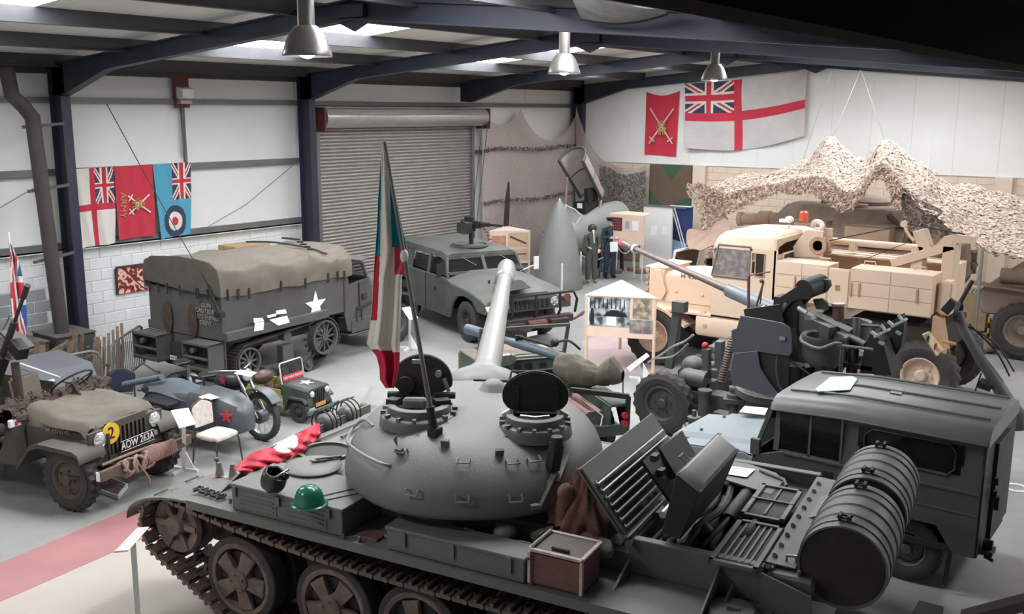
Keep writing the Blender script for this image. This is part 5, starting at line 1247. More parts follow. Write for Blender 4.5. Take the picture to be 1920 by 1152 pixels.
for s in (-1,1):
    q=B(); pts=[(.70*math.cos(a),.62+.66*math.sin(a)) for a in [PI*.02+i*PI*.7/9 for i in range(10)]]+[(-.75,.95)]
    q.loft([[Vector((x,s*.62,z)),Vector((x,s*1.15,z)),Vector((x,s*1.15,z-.06)),Vector((x,s*.62,z-.03))] for x,z in pts]); q.done('front_wing',sand,rt,ang=50)
    wheel(rt,(0,s*.98,.62),.64,.32,rub,sand,s,n=22,lug=.035,rin=.54,nuts=8,dish=-.06)
    wheel(rt,(-4.25,s*.96,.64),.64,.36,rub,sand,s,n=20,lug=.05,rin=.52,nuts=8,dish=-.02)
    wheel(rt,(-5.35,s*.96,.64),.64,.36,rub,sand,s,n=20,lug=.05,rin=.52,nuts=8,dish=-.02)
    q=B(); q.loft([[Vector((x,y,z)) for y,z in ((s*.7,.78),(s*1.1,.78),(s*1.14,.84),(s*1.14,1.12),(s*1.1,1.2),(s*.7,1.2))] for x in (-.98,-1.95)]); o=q.done('fuel_tank',sand,rt,bev=.03,seg=2); q=B(); q.cyl((-1.1,s*1.0,1.2),(-1.1,s*1.05,1.27),.06,n=14); q.cyl((-1.2,s*1.14,1.0),(-1.2,s*1.16,1.0),.04,n=12); q.done('tank_cap',sandd,o)
q=B(); q.bx(-5.6,.4,-.42,-.32,.85,1.1); q.bx(-5.6,.4,.32,.42,.85,1.1); q.bx(.3,.42,-1.1,1.1,.75,1.0); q.cyl((0,-.9,.62),(0,.9,.62),.08); q.cyl((-4.25,-.9,.64),(-4.25,.9,.64),.1); q.cyl((-5.35,-.9,.64),(-5.35,.9,.64),.1); q.box((-4.8,0,1.25),(1.6,1.9,.5)); q.done('chassis',mat('dark_underbody',(52,42,40),.85,var=.15),rt,sep=False)
# body with planked lockers
def planked(x0,x1,y0,y1,z0,z1,nm):
    q=B(); q.bx(x0,x1,y0,y1,z0,z1); o=q.done(nm,sand,rt,bev=.008)
    side=y1 if y1>0 else y0; s=1 if y1>0 else -1
    n=max(2,int(abs(x1-x0)/1.0)); 
    for i in range(n):
        for j in range(3):
            xa=x0+(x1-x0)*i/n+.008; xb=x0+(x1-x0)*(i+1)/n-.008; za=z0+(z1-z0)*j/3+.006; zb=z0+(z1-z0)*(j+1)/3-.006
            q=B(); q.bx(xa,xb,min(side,side+s*.012),max(side,side+s*.012),za,zb); q.done('side_plank',sand,o,bev=.003)
    return o
l1=planked(-3.62,-2.62,.58,1.13,1.72,2.46,'side_locker'); l2=planked(-5.45,-4.02,.52,1.13,1.72,2.46,'side_locker'); 
q=B(); q.bx(-4.02,-3.62,1.08,1.13,1.72,2.42); q.bx(-5.45,-2.62,-1.13,-1.08,1.72,2.46); q.bx(-5.45,-2.62,-1.1,1.1,1.70,1.76); q.bx(-5.45,-2.7,-1.1,-.62,2.40,2.44); q.bx(-5.48,-5.43,-.55,-1.13,1.6,2.46); q.done('body_floor_and_sides',sand,rt,bev=.006,sep=False)
for (xa,xb) in ((-3.6,-3.3),(-4.0,-3.64)): 
    q=B(); q.bx(xa,xb,1.13,1.15,1.76,2.40); q.done('locker_door',sand,l1,bev=.006)
q=B()
for x in (-3.0,-3.15,-4.05,-4.2,-5.2): q.bx(x-.015,x+.015,1.15,1.175,1.95,2.2)
q.done('locker_latch',sandd,l1); 
q=B(); q.bx(-3.85,-3.77,1.15,1.16,2.02,2.12); q.done('locker_plate',mat('brown_plate',(150,112,84),.6,var=0),l1)
q=B()
for (x,y) in ((-3.3,.7),(-4.1,.62),(-5.0,.7)): q.tube([(x,y,2.46),(x,y,2.53),(x-.2,y,2.53),(x-.2,y,2.46)],.012,6)
q.done('lid_handle',sand,l1)
q=B(); q.cyl((-2.9,-.88,2.66),(-4.85,-.88,2.66),.07,n=16); q.box((-3.4,-.88,2.6),(.12,.2,.2)); q.box((-4.6,-.88,2.55),(.12,.2,.2)); q.done('stowed_boom_tube',sand,rt)
q=B(); q.prism([(-5.48,1.1,1.0),(-5.48,1.1,1.75),(-5.6,1.1,1.7),(-5.75,1.1,1.05)],(0,-.35,0)); q.done('rear_step',sandd,rt)
q=B(); q.bx(-5.72,-5.52,.62,.95,1.75,2.35); q.done('rear_jerrycan_box',sand,rt,bev=.03,seg=2)
# crane
q=B(); q.prism([KF.at_y(u,v,.3) for u,v in ((1487,482),(1487,462),(1511,431),(1543,434),(1541,483))],(0,-.08,0)); q.prism([KF.at_y(u,v,.3)+Vector((0,-.5,0)) for u,v in ((1487,482),(1487,462),(1511,431),(1543,434),(1541,483))],(0,-.08,0)); q.bx(-3.16,-2.7,-.2,.3,2.3,2.42); cr=q.done('winch_housing',sand,rt,bev=.006,sep=False)
q=B(); q.cyl((-3.1,.3,2.7),(-3.1,-.2,2.7),.13,n=20); q.lathe([(.17,0),(.17,.03),(.1,.03)],(-3.1,.3,2.7),(0,1,0),n=18); q.bar((-3.2,.2,2.95),(-3.3,.2,2.6),.05,.05); q.done('winch_drum',sandd,cr)
q=B(); q.prism([KF.at_y(u,v,0) for u,v in ((1711,435),(1732,430),(1745,468),(1724,474))],(0,-.3,0)); q.bx(-4.95,-4.75,-.35,.0,1.76,2.8); q.done('crane_mast',sand,rt,bev=.006)
q=B(); q.bar(KF.at_y(1672,494,0),KF.at_y(1788,460,0),.10,.16); q.bar(KF.at_y(1672,494,0)+Vector((0,-.45,0)),KF.at_y(1788,460,0)+Vector((0,-.45,0)),.10,.16); q.prism([KF.at_y(u,v,-.2) for u,v in ((1745,468),(1770,444),(1792,440),(1830,445),(1828,458),(1795,456),(1780,474))],(0,-.10,0)); q.bx(-5.5,-5.3,-.45,.05,1.76,2.85); q.done('crane_jib',sand,rt,bev=.004,sep=False)
q=B(); a=KF.at_y(1695,420,0); q.tube([a,a+Vector((-.05,0,-.12)),a+Vector((-.12,0,-.22)),KF.at_y(1714,452,0)],.03,8); q.cyl(a+Vector((0,.05,0)),a+Vector((0,-.05,0)),.06,n=12); q.done('jib_head_hook',sand,rt)
q=B(); q.tube([KF.at_y(1552,452,.1),KF.at_y(1690,424,0)],.012,6); q.tube([KF.at_y(1700,420,0),KF.at_y(1810,440,-.2)],.012,6); q.tube([KF.at_y(1612,490,.2),KF.at_y(1710,452,0)],.008,6); q.done('winch_rope',olived,rt,sep=False)
q=B(); q.lathe([(.09,0),(.09,.10),(.085,.17),(.05,.20),(0,.20)],KF.at_y(1507,410,-.3)-Vector((0,0,.05)),n=18); q.done('orange_beacon',mat('orange_beacon_glass',(214,88,60),.3,var=0),rt,label='orange flashing beacon')
q=B(); p=KF.at_y(1480,412,-.2); q.sph(p,.09,14,8,(1,1,.8)); q.cyl(p-Vector((0,0,.1)),p-Vector((0,0,.3)),.02,n=6); q.box(p+Vector((.1,0,-.03)),(.18,.1,.06)); q.bx(-3.0,-2.62,-.7,-.1,2.88,2.93); q.done('work_lamp',wpaint,rt,sep=False)
q=B(); pts=[(-3.0,.1,2.9),(-3.05,0,3.02),(-2.9,-.3,3.08),(-2.7,-.5,3.05),(-2.65,-.6,2.9)]; q.tube(smoothpts(pts,4),.05,8); q.done('canvas_bundle',mat('pale_pink_canvas',(196,176,168),.9,var=.15,scale=12),rt)
q=B(); P=[KF.at_x(u,v,-5.8) for u,v in ((1731,628),(1743,622),(1770,655),(1757,668))]; q.prism(P,(.02,0,0)); mf=q.done('hanging_warning_plate',mat('cream_plate',(208,190,150),.6,var=.05),rt)
for c_,mt in (((1741,636),olived),((1755,650),mat('orange_mark',(196,92,64),.6,var=0))):
    p=KF.at_x(c_[0],c_[1],-5.82); q=B(); q.box(p,(.01,.08,.10),rot=(.5,0,0)); q.done('warning_mark',mt,mf)
q=B(); q.tube([KF.at_x(1765,640,-5.9),KF.at_x(1790,645,-6.0)],.03,6); q.done('tow_strap',mat('yellow_strap',(180,140,60),.8,var=.1),rt)
# ================================================================ BOFORS TYPE ANTI-AIRCRAFT GUN
gn=mat('gun_carriage_grey',(72,74,74),0.5,var=.15,scale=3,dust=.18)
gshield=mat('blue_grey_gun_shield',(76,80,86),0.5,var=.12,scale=2,dust=.1)
gdark=mat('gun_black',(30,30,31),0.55,var=.12)
barm=mat('worn_barrel_steel',(112,100,98),0.45,.3,var=.15,scale=6)
GO=Vector((-4.9,12.7,0)); GF=Fr(GO.x,GO.y,0,1)
ag=GF.thing('anti_aircraft_gun','dark grey anti-aircraft gun on four wheel carriage, long barrel pointing at the shutter','gun')
yp=0.0
def gy(u,v,y=0.0): return GF.at_y(u,v,y)
# carriage: longitudinal girder, outriggers, wheels
q=B(); q.bx(-1.5,2.4,-.14,.14,.42,.62); q.bx(-.35,.35,-1.3,1.3,.42,.56); q.cyl((0,0,.4),(0,0,.75),.45,n=28); q.cyl((0,0,.75),(0,0,.85),.6,n=32); cg=q.done('carriage_girder',gn,ag,bev=.006,sep=False)
# hub of the near wheel at px (1245,740)
wc=gy(1245,740,-.45)
for dy in (0,1.35):
    wheel(ag,(wc.x,wc.y+dy,.46),.46,.24,rub,gn,-1 if dy==0 else 1,n=20,lug=.03,rin=.56,nuts=6,dish=0)
q=B(); q.cyl((wc.x,wc.y,.46),(wc.x,wc.y+1.35,.46),.06,n=12); q.bar((wc.x,.1,.5),(-1.4,.0,.55),.16,.14); q.box((wc.x+.25,.1,.62),(.5,.4,.22)); q.cyl((wc.x+.2,-.1,.8),(wc.x+.5,-.1,.8),.13,n=18); q.sph((wc.x+.2,-.1,.8),.14,14,8); q.done('front_axle',gn,ag,sep=False)
for dy in (-.5,.75):
    wheel(ag,(1.9,dy,.46),.46,.24,rub,gn,-1 if dy<0 else 1,n=20,lug=.03,rin=.56,nuts=6,dish=0)
q=B(); q.cyl((1.9,-.5,.46),(1.9,.75,.46),.06,n=12); q.done('rear_axle',gn,ag)
# jacks with screw tops
for (u,v,z0) in ((1377,742,.60),(1300,800,.50)):
    p=GF.z(u,v+8,z0); q=B(); q.box(p,(.30,.26,.06),rz=.35); q.lathe([(.11,.03),(.11,.09),(.07,.10),(.07,.14),(.085,.15),(.085,.19),(.03,.20),(.03,.28),(0,.29)],p,n=20); q.cyl((p.x,p.y,0),(p.x,p.y,p.z),.07,n=12); q.cyl((p.x,p.y,0),(p.x,p.y,.03),.16,n=16); q.done('levelling_jack',gn,ag)
q=B(); a=gy(1322,735,-.35); q.cyl((a.x,a.y,.18),(a.x,a.y,a.z+.0),.085,n=18); q.cyl((a.x,a.y,a.z-.02),(a.x,a.y,a.z+.03),.10,n=18); q.done('jack_post',gn,ag)
q=B(); p1=GF.z(1377,742,.55); p2=GF.z(1300,800,.45); q.bar(p1,(p1.x+1.6,p1.y+.1,.5),.14,.10); q.bar(p1,(0,0,.5),.14,.10); q.bar(p2,(-.2,-.1,.45),.12,.10); q.done('outrigger',gn,ag,sep=False)
# uprights, springs and tall stays on the left of the shield
q=B(); q.bar(gy(1325,720,.0),gy(1325,655,.0),.10,.10); q.bar(gy(1350,690,.1),gy(1350,640,.1),.14,.10); q.bar(gy(1255,690,.6),gy(1272,570,.6),.10,.12); q.cyl(gy(1277,570,.65),gy(1265,680,.65),.04,n=8); q.box(gy(1275,575,.6),(.2,.16,.16)); q.done('folding_stay',gn,ag)
q=B(); q.sph(gy(1322,648,.0),.05); q.done('red_knob',redp,ag)
q=B()
pts=[gy(1375,630,.1).lerp(gy(1352,716,.0),k/220)+Vector((.05*math.cos(k*2*PI/12),.05*math.sin(k*2*PI/12),0)) for k in range(221)]
q.tube(pts,.018,5); q.done('recoil_spring',barm,ag)
q=B(); q.tube(smoothpts([gy(1215,680,.4),gy(1240,665,.4),gy(1262,650,.4),gy(1285,640,.4),gy(1300,628,.4)],3),.02,6); q.tube(smoothpts([gy(1230,672,.4),gy(1262,668,.4),gy(1290,645,.4)],3),.015,6); q.done('brake_hose',steel,ag,sep=False)
q=B(); q.sph(gy(1300,685,.2),.16,16,10,(1.1,1,.9)); q.cyl(gy(1285,690,.2),gy(1320,700,.2),.09,n=14); q.sph(gy(1335,690,.2),.1); q.box(gy(1345,700,.1),(.3,.2,.12)); q.done('axle_housing',gn,ag,sep=False)
# pedestal, elevating body
q=B(); q.loft([[Vector((x*f,y*f,z)) for x,y in ((-.42,-.3),(.42,-.3),(.42,.3),(-.42,.3))] for z,f in ((.85,1),(1.3,.85),(1.75,.6))]); q.box((-.05,-.38,1.6),(.5,.08,.9),rot=(0,-.25,0)); q.box((-.05,.38,1.6),(.5,.08,.9),rot=(0,-.25,0)); q.cyl((.35,-.5,1.0),(.35,-.5,1.35),.16,n=18); q.cyl((.55,.3,.9),(.55,.3,1.3),.2,n=18); ped=q.done('pedestal',gdark,ag,sep=False)
# gun body and barrel: towards the shutter
mz=gy(1168,457,1.0); tr_=gy(1500,602,0.0); gd2=(mz-tr_).normalized(); GL2=(mz-tr_).length
def alongpx(u0): # distance along the barrel where its pixel column is u0
    lo,hi=0,GL2
    for _ in range(40):
        m_=(lo+hi)/2; p=GF.world(tr_+gd2*m_); c=RW.transposed()@(p-CAM); u=960+FPX*c.x/-c.z
        if u>u0: lo=m_
        else: hi=m_
    return lo
d1_,d2_=alongpx(1452),alongpx(1366)
q=B(); q.lathe([(.0,d1_-.5),(.10,d1_-.5),(.125,d1_-.45),(.125,d1_),(.115,d1_+.02),(.105,d2_-.02),(.10,d2_),(.055,d2_+.03)],tr_,gd2,n=26); q.done('recoil_casing',mat('pale_blue_grey_steel',(112,118,124),.4,.1,var=.1),ag)
q=B(); q.lathe([(.062,d2_),(.05,d2_+.5),(.04,GL2-.35),(.04,GL2-.24),(.055,GL2-.23),(.055,GL2-.19),(.04,GL2-.18),(.075,GL2-.05),(.078,GL2-.03),(.05,GL2-.03)],tr_,gd2,n=22); o=q.done('barrel',barm,ag)
q=B(); q.lathe([(0,GL2-.05),(.07,GL2-.04),(.07,GL2+.03),(0,GL2+.05)],tr_,gd2,n=18); q.done('muzzle_plug',mat('red_plug',(196,56,80),.6,var=0),o,label='red muzzle plug')
q=B(); q.lathe([(.058,GL2-.3),(.07,GL2-.29),(.07,GL2-.26),(.058,GL2-.25)],tr_,gd2,n=18); q.done('muzzle_ring',wpaint,o)
# receiver, autoloader hood, breech
q=B(); q.bar(tr_-gd2*.55,tr_+gd2*(d1_-.3),.22,.26); q.cyl(tr_-gd2*.4+Vector((0,.12,.05)),tr_-gd2*1.0+Vector((0,.12,.02)),.045,n=14); q.done('receiver',gn,ag,bev=.008,sep=False)
hood=[gy(u,v,-.18) for u,v in ((1438,598),(1452,575),(1462,558),(1482,545),(1500,534),(1512,531),(1520,534),(1522,545),(1512,556),(1500,562),(1486,566),(1474,580),(1466,592),(1456,602))]
q=B(); q.prism(hood,(0,.09,0)); q.prism([p+Vector((.16,.22,.04)) for p in hood],(0,.09,0)); 
c=gy(1508,543,-.18); q.cyl(c+Vector((0,-.02,0)),c+Vector((.10,.36,.04)),.135,n=26); q.box(gy(1480,590,.0),(.35,.3,.5)); q.done('loader_hood',gdark,ag,bev=.004,sep=False)
q=B(); q.prism([gy(u,v,-.05) for u,v in ((1524,562),(1540,560),(1550,568),(1552,582),(1530,580))],(0,.05,0)); q.done('green_side_plate',mat('dark_green_plate',(44,58,50),.5,var=.1),ag)
q=B()
for k in range(4): a=gy(1527,590,-.1)+Vector((.0,.05*k,.0)); q.cyl(a,gy(1592,622,-.1)+Vector((0,.05*k,0)),.018,n=8)
q.bar(gy(1525,596,.05),gy(1585,628,.05),.20,.04); q.done('cartridge_chute',mat('bare_grey_steel',(136,138,138),.4,.4,var=.1),ag,sep=False)
# sights
q=B(); q.cyl(gy(1418,574,-.3),gy(1432,528,-.3),.015,n=8); q.cyl(gy(1425,570,-.3),gy(1430,530,-.3),.012,n=8); q.cyl(gy(1403,590,-.2),gy(1404,517,-.2),.022,n=8); q.cyl(gy(1404,517,-.2),gy(1444,510,-.2),.012,n=6); q.sph(gy(1428,527,-.3),.03); q.done('ring_sight_bar',mat('rusty_sight',(104,76,72),.7,var=.1),ag,sep=False)
q=B(); q.cyl(gy(1415,585,-.35),gy(1437,575,-.35),.03,n=10); q.tube([gy(1410,582,-.3),gy(1425,588,-.3),gy(1436,597,-.3)],.014,6); q.cyl(gy(1496,578,-.3),gy(1512,588,-.3),.04,n=12); q.cyl(gy(1515,600,-.3),gy(1515,592,-.3),.045,n=14); q.box(gy(1468,578,-.3),(.04,.03,.16),rot=(0,.5,0)); q.done('sight_fittings',steel,ag)
# shield plates
def plate(pts,y,th,nm,m=gshield,par=ag,lean=0):
    P=[gy(u,v,y) for u,v in pts]; q=B(); q.prism(P,(0,th,0)); return q.done(nm,m,par,bev=.006)
sh=plate(((1388,592),(1436,600),(1468,606),(1480,614),(1484,628),(1485,660),(1480,668),(1420,658),(1384,662),(1380,620)),-.75,.02,'upper_shield')
plate(((1384,662),(1420,658),(1425,690),(1440,715),(1455,735),(1468,748),(1440,744),(1373,722),(1370,690),(1376,662)),-.76,.02,'lower_shield',gshield)
plate(((1420,658),(1480,668),(1478,735),(1468,748),(1452,738),(1432,710),(1422,680)),-.70,.02,'shield_recess',gdark)
plate(((1371,620),(1390,612),(1388,662),(1374,664)),-.74,.02,'shield_edge')
q=B(); q.tube(smoothpts([gy(1457,668,-.78),gy(1456,700,-.78),gy(1462,725,-.78),gy(1468,733,-.78),gy(1475,731,-.78)],4),.012,6); q.done('shield_chain',gn,sh)
q=B(); q.box(gy(1467,635,-.77),(.08,.03,.04)); q.done('shield_catch',steel,sh)
# gunner's seat tubs
def ring(c,r,h,nm):
    q=B(); q.lathe([(r*.84,.0),(r*1.0,.02),(r*1.02,0.0),(r*.98,-.03),(r*.95,-h),(r*.60,-h-.12),(r*.4,-h-.12),(r*.8,-h+.02),(r*.84,0)],c,n=36); return q.done(nm,gn,ag,ang=50)
c=gy(1547,630,-.4); ring(c,.285,.28,'seat_tub'); c2=gy(1600,604,.5); ring(c2,.24,.2,'seat_tub')
q=B(); a=gy(1512,620,-.62); q.tube(smoothpts([c+Vector((-.30,0,-.03)),c+Vector((-.2,-.26,-.06)),c+Vector((.05,-.33,-.10)),gy(1575,645,-.7),gy(1576,690,-.7),gy(1574,720,-.6)],4),.025,8); q.tube([gy(1570,648,-.7),gy(1615,653,-.7),gy(1637,656,-.7)],.02,8); q.tube([gy(1604,610,.3),gy(1650,612,.3)],.02,8); q.done('guard_rail',gn,ag)
q=B(); q.cyl(gy(1543,735,-.5),gy(1543,672,-.5),.10,n=16); q.cyl(gy(1500,710,-.4)-Vector((0,0,.0)),gy(1500,686,-.4),.17,n=20); q.tube([gy(1482,676,-.6),gy(1535,715,-.6)],.015,6); q.bar(gy(1520,690,-.3),gy(1555,700,-.3),.1,.3); q.cyl(gy(1595,720,-.3),gy(1605,600,.2),.07,n=12); q.cyl(gy(1592,660,0),gy(1570,700,0),.05,n=10); q.box(gy(1610,680,0),(.5,.5,.06)); q.box(gy(1530,725,-.2),(.8,.5,.05)); q.done('gun_layer_mounting',gdark,ag,sep=False)
q=B()
for (u,v,u2,v2) in ((1522,668,1530,652),(1530,655,1538,668)): q.bar(gy(u,v,-.6),gy(u2,v2,-.6),.05,.02)
q.done('seat_fork',steel,ag)
q=B(); q.cyl(gy(1572,600,.1),gy(1572,572,.1),.075,n=18); o=q.done('brown_canister',mat('maroon_canister',(92,60,60),.6,var=.15),ag); q=B(); q.cyl(gy(1572,573,.1),gy(1572,569,.1),.09,n=18); q.done('canister_lid',steel,o)
for k,(x0,dy) in enumerate(((0,0),(1,.25))):
    for (u,v,u2,v2,w_,h_) in ((1641,631,1667,618,.12,.03),(1652,609,1660,620,.04,.03),(1633,622,1645,631,.05,.03),(1648,641,1657,646,.05,.03)):
        du=32*k; dvv=-19*k; q=B(); q.bar(gy(u+du,v+dvv,-.3+dy),gy(u2+du,v2+dvv,-.3+dy),w_,h_); q.done('gun_cradle_rest',mat('pale_mint_steel',(158,168,162),.5,var=.08),ag)
q=B(); q.prism([gy(u,v,-.25) for u,v in ((1612,700),(1620,655),(1632,625),(1655,640),(1668,690),(1672,705))],(0,.5,0)); q.prism([gy(u,v,.1) for u,v in ((1640,625),(1690,590),(1695,610),(1690,650),(1665,690))],(0,.15,0)); q.done('rear_mounting_frame',gdark,ag,sep=False)
# right-hand towing arm
q=B(); P=[gy(u_,v_,1.55) for u_,v_ in ((1797,585),(1808,620),(1835,668),(1862,708),(1890,755),(1908,780),(1915,806))]
q.tube(P,[.06,.07,.07,.09,.10,.12,.08],12); q.tube([P[5],P[5]+Vector((-.1,-.1,-.05)),gy(1885,803,1.5)],.05,8); 
ta=q.done('towing_arm',gn,ag)
q=B(); c=P[0]; q.lathe([(.12,-.03),(.15,-.03),(.15,.03),(.12,.03),(.12,-.03)],c,(1,0,0),n=20); q.box(c+Vector((-.12,0,.06)),(.12,.10,.2),rot=(0,.6,0)); q.cyl(c+Vector((0,0,.1)),c+Vector((.14,0,.45)),.03,n=8); q.done('towing_eye',gdark,ta)
q=B(); q.tube(smoothpts([P[1]+Vector((.05,0,.1)),P[2]+Vector((.15,0,.16)),P[2]+Vector((.28,0,.0)),P[3]+Vector((.2,0,.05))],5),.012,6); q.tube(smoothpts([P[1]+Vector((.05,0,.06)),P[2]+Vector((.2,0,.2)),P[3]+Vector((.25,0,.12))],5),.012,6); q.box(gy(1848,722,1.5),(.16,.12,.10),rot=(.3,.2,0)); q.tube([gy(1828,735,1.5),gy(1840,700,1.5)],.012,6); q.done('air_hose',gdark,ta,sep=False)
q=B(); q.cyl(P[4],(P[4].x,P[4].y,.02),.025,n=8); q.cyl((P[4].x,P[4].y,.0),(P[4].x,P[4].y,.03),.10,n=14); q.done('arm_stay',gn,ta)
# ================================================================ OPEN GUN JEEP BEHIND THE TANK
MF=Fr(-7.08,10.55,145,.893)
gj=MF.thing('gun_vehicle','open green four wheel drive with upright windscreen frame and long blue grey gun tube','military vehicle')
gm=mat('bronze_green_open_vehicle',(66,78,68),0.55,var=.12,scale=3,dust=.1)
bgm=mat('blue_grey_tube',(96,106,118),0.4,.1,var=.08)
for s in (-1,1):
    q=B(); q.prism([(x,s*.8,z) for x,z in ((-.72,.5),(-.72,.95),(.2,.95),(.25,.95),(1.86,.95),(1.86,1.08),(2.9,1.02),(2.93,.62),(2.66,.62),(2.5,.82),(2.0,.82),(1.9,.5),(.5,.45),(.45,.62),(.3,.78),(-.3,.78),(-.46,.55))],(0,-s*.22 if False else -s*.04,0)); q.done('body_side',gm,gj,bev=.006)
    q=B(); q.bx(-.72,.9,min(s*.8,s*.5),max(s*.8,s*.5),.93,.97); q.bx(-.72,.9,min(s*.5,s*.47),max(s*.5,s*.47),.55,.95); q.done('wheel_box',gm,gj)
    q=B(); q.cyl((-.73,s*.70,.80),(-.78,s*.70,.80),.05,n=14); q.cyl((-.73,s*.70,.68),(-.78,s*.70,.68),.05,n=14); q.done('rear_lamp',redp,gj)
    for x in (0,2.23): wheel(gj,(x,s*.66,.39),.39,.18,rub,gm,s,n=24,lug=.015,rin=.55,nuts=5)
    q=B(); q.bx(1.9,2.95,min(s*.8,s*.48),max(s*.8,s*.48),.98,1.02); q.done('front_wing',mat('brown_pink_camouflage',(150,128,112),.6,var=.3,scale=2,rgb2=(84,80,72)),gj,bev=.01)
q=B(); q.bx(-.7,1.86,-.78,.78,.5,.55); q.bx(1.84,1.88,-.78,.78,.55,1.10); q.bx(-.74,-.70,-.78,.78,.5,.66); q.done('floor',gm,gj)
q=B(); rings=[[Vector((x,y,z)) for y,z in ((-.5,.9),(-.48,zc),(.48,zc),(.5,.9))] for x,zc in ((1.88,1.14),(2.9,1.08),(3.1,1.0))]; q.loft(rings); q.bx(3.05,3.1,-.78,.78,.5,.95); q.done('bonnet',mat('camouflaged_bonnet',(158,134,118),.6,var=.3,scale=1.5,rgb2=(88,84,76)),gj,bev=.01)
q=B(); 
for (a,b) in (((1.88,-.76,1.12),(1.70,-.76,1.64)),((1.88,.76,1.12),(1.70,.76,1.64)),((1.70,-.78,1.64),(1.70,.78,1.64)),((1.88,-.76,1.12),(1.88,.76,1.12))): q.bar(a,b,.05,.05)
q.done('windscreen_frame',gm,gj,sep=False)
q=B(); q.bx(1.80,1.84,-.72,.72,.80,1.10); ds=q.done('dashboard',gm,gj)
q=B()
for y in (-.1,.1,.3,-.35): q.cyl((1.79,y,.95),(1.76,y,.95),.06,n=14)
q.done('dial',gdark,ds)
q=B(); q.tube([(1.78,-.7,1.13),(1.78,.7,1.13)],.02,6); q.tube([(1.78,-.7,1.08),(1.78,.7,1.08)],.015,6); q.cyl((1.5,.4,1.15),(1.52,.4,1.17),.18,n=20); q.done('dash_rail',steel,ds)
# gun tube over the windscreen, pointing forward left
a=MF.at_x(874,616,2.4); b=MF.at_x(1060,672,.55); dd_=(a-b)
q=B(); q.lathe([(.07,0),(.075,dd_.length*.5),(.06,dd_.length*.55),(.06,dd_.length-.5),(.085,dd_.length-.45),(.085,dd_.length-.02),(.06,dd_.length),(.05,dd_.length-.05)],b,dd_.normalized(),n=22); gt=q.done('gun_tube',bgm,gj)
q=B(); q.cyl(b+dd_*.12+Vector((0,0,.13)),b+dd_*.45+Vector((0,0,.13)),.022,n=10); q.box(b+dd_*.45+Vector((0,0,.08)),(.06,.1,.14)); q.sph(b+dd_*.1+Vector((0,0,.2)),.07); q.tube(smoothpts([b+dd_*.1+Vector((0,0,.2)),b+dd_*.03+Vector((0,-.1,.26)),b+Vector((0,-.25,.12))],4),.02,6); q.done('spotting_rifle',gdark,gt,sep=False)
q=B(); q.cyl((.6,0,.55),(.6,0,1.15),.06,n=12); q.bar((.6,-.2,1.15),(.6,.2,1.15),.08,.12); q.lathe([(.14,-.01),(.16,0),(.14,.01)],MF.at_x(1050,712,.3),(1,0,0),n=20); q.done('gun_mount',gdark,gt,sep=False)
# olive canvas cover, draped: two crumpled lobes
q=B()
def cover(u,v):
    # along the breech from px 1035,665 to 1170,710
    L0=[(1040,664),(1072,664),(1095,678),(1120,690),(1145,668),(1168,695)]; L1=[(1050,715),(1075,728),(1100,728),(1125,722),(1148,720),(1168,716)]
    t=u*(len(L0)-1); i=min(int(t),len(L0)-2); f=t-i; f=f*f*(3-2*f)
    au,av=L0[i][0]*(1-f)+L0[i+1][0]*f,L0[i][1]*(1-f)+L0[i+1][1]*f; bu,bv=L1[i][0]*(1-f)+L1[i+1][0]*f,L1[i][1]*(1-f)+L1[i+1][1]*f
    x0=.45-.55*u
    p0,p1=MF.at_x(au,av,x0),MF.at_x(bu,bv,x0-.0); a=2*PI*v
    c=(p0+p1)/2; h=(p0.z-p1.z)/2; r=h*(1+.10*math.sin(5*a+11*u)+.06*math.sin(9*a-17*u))
    return c+Vector((math.cos(a)*max(.12,h*.9)*(1+.1*math.sin(13*u)),0,math.sin(a)*r)) if False else c+Vector((-.35*math.cos(a)*h*1.6,.35*math.cos(a)*h*1.6,math.sin(a)*r))
q.grid(cover,60,40,.0); q.done('canvas_breech_cover',mat('olive_cover_canvas',(98,92,80),.9,var=.15,scale=8,bump=.5,bscale=70),gj,ang=80)
q=B(); p=MF.z(1052,702,1.15); q.sph(p,.045); q.done('red_tap',redp,gj)
# rear hoop, red brown ammunition tubes with clamp plate
q=B(); q.bar(MF.at_x(1070,731,-.3),MF.at_x(1180,744,-.72),.07,.07); q.bar(MF.at_x(1178,744,-.72),MF.at_x(1176,795,-.74),.06,.06); q.bar(MF.at_x(1168,715,-.5),MF.at_x(1168,745,-.6),.02,.02); q.done('rear_hoop',gdark,gj)
am=mat('maroon_shell_tube',(104,70,66),.55,var=.2,scale=6)
for k in range(2):
    q=B(); a=MF.z(1062,752-4*k,.95)+Vector((0,-.14*k,.0)); b_=MF.z(1105,782,.86)+Vector((0,-.17*k,0)); q.cyl(a,b_,.075,n=18); o=q.done('shell_tube',am,gj)
q=B(); c=MF.z(1112,784,.86); q.box(c,(.03,.16,.2),rz=.1); q.cyl(c,c+Vector((-.05,0,0)),.015,n=6); q.done('clamp_plate',gn,gj)
q=B(); q.tube([MF.z(1070,735,1.0),MF.z(1130,780,.97),MF.z(1126,800,.9)],.010,8); q.done('side_handrail',girt,gj)
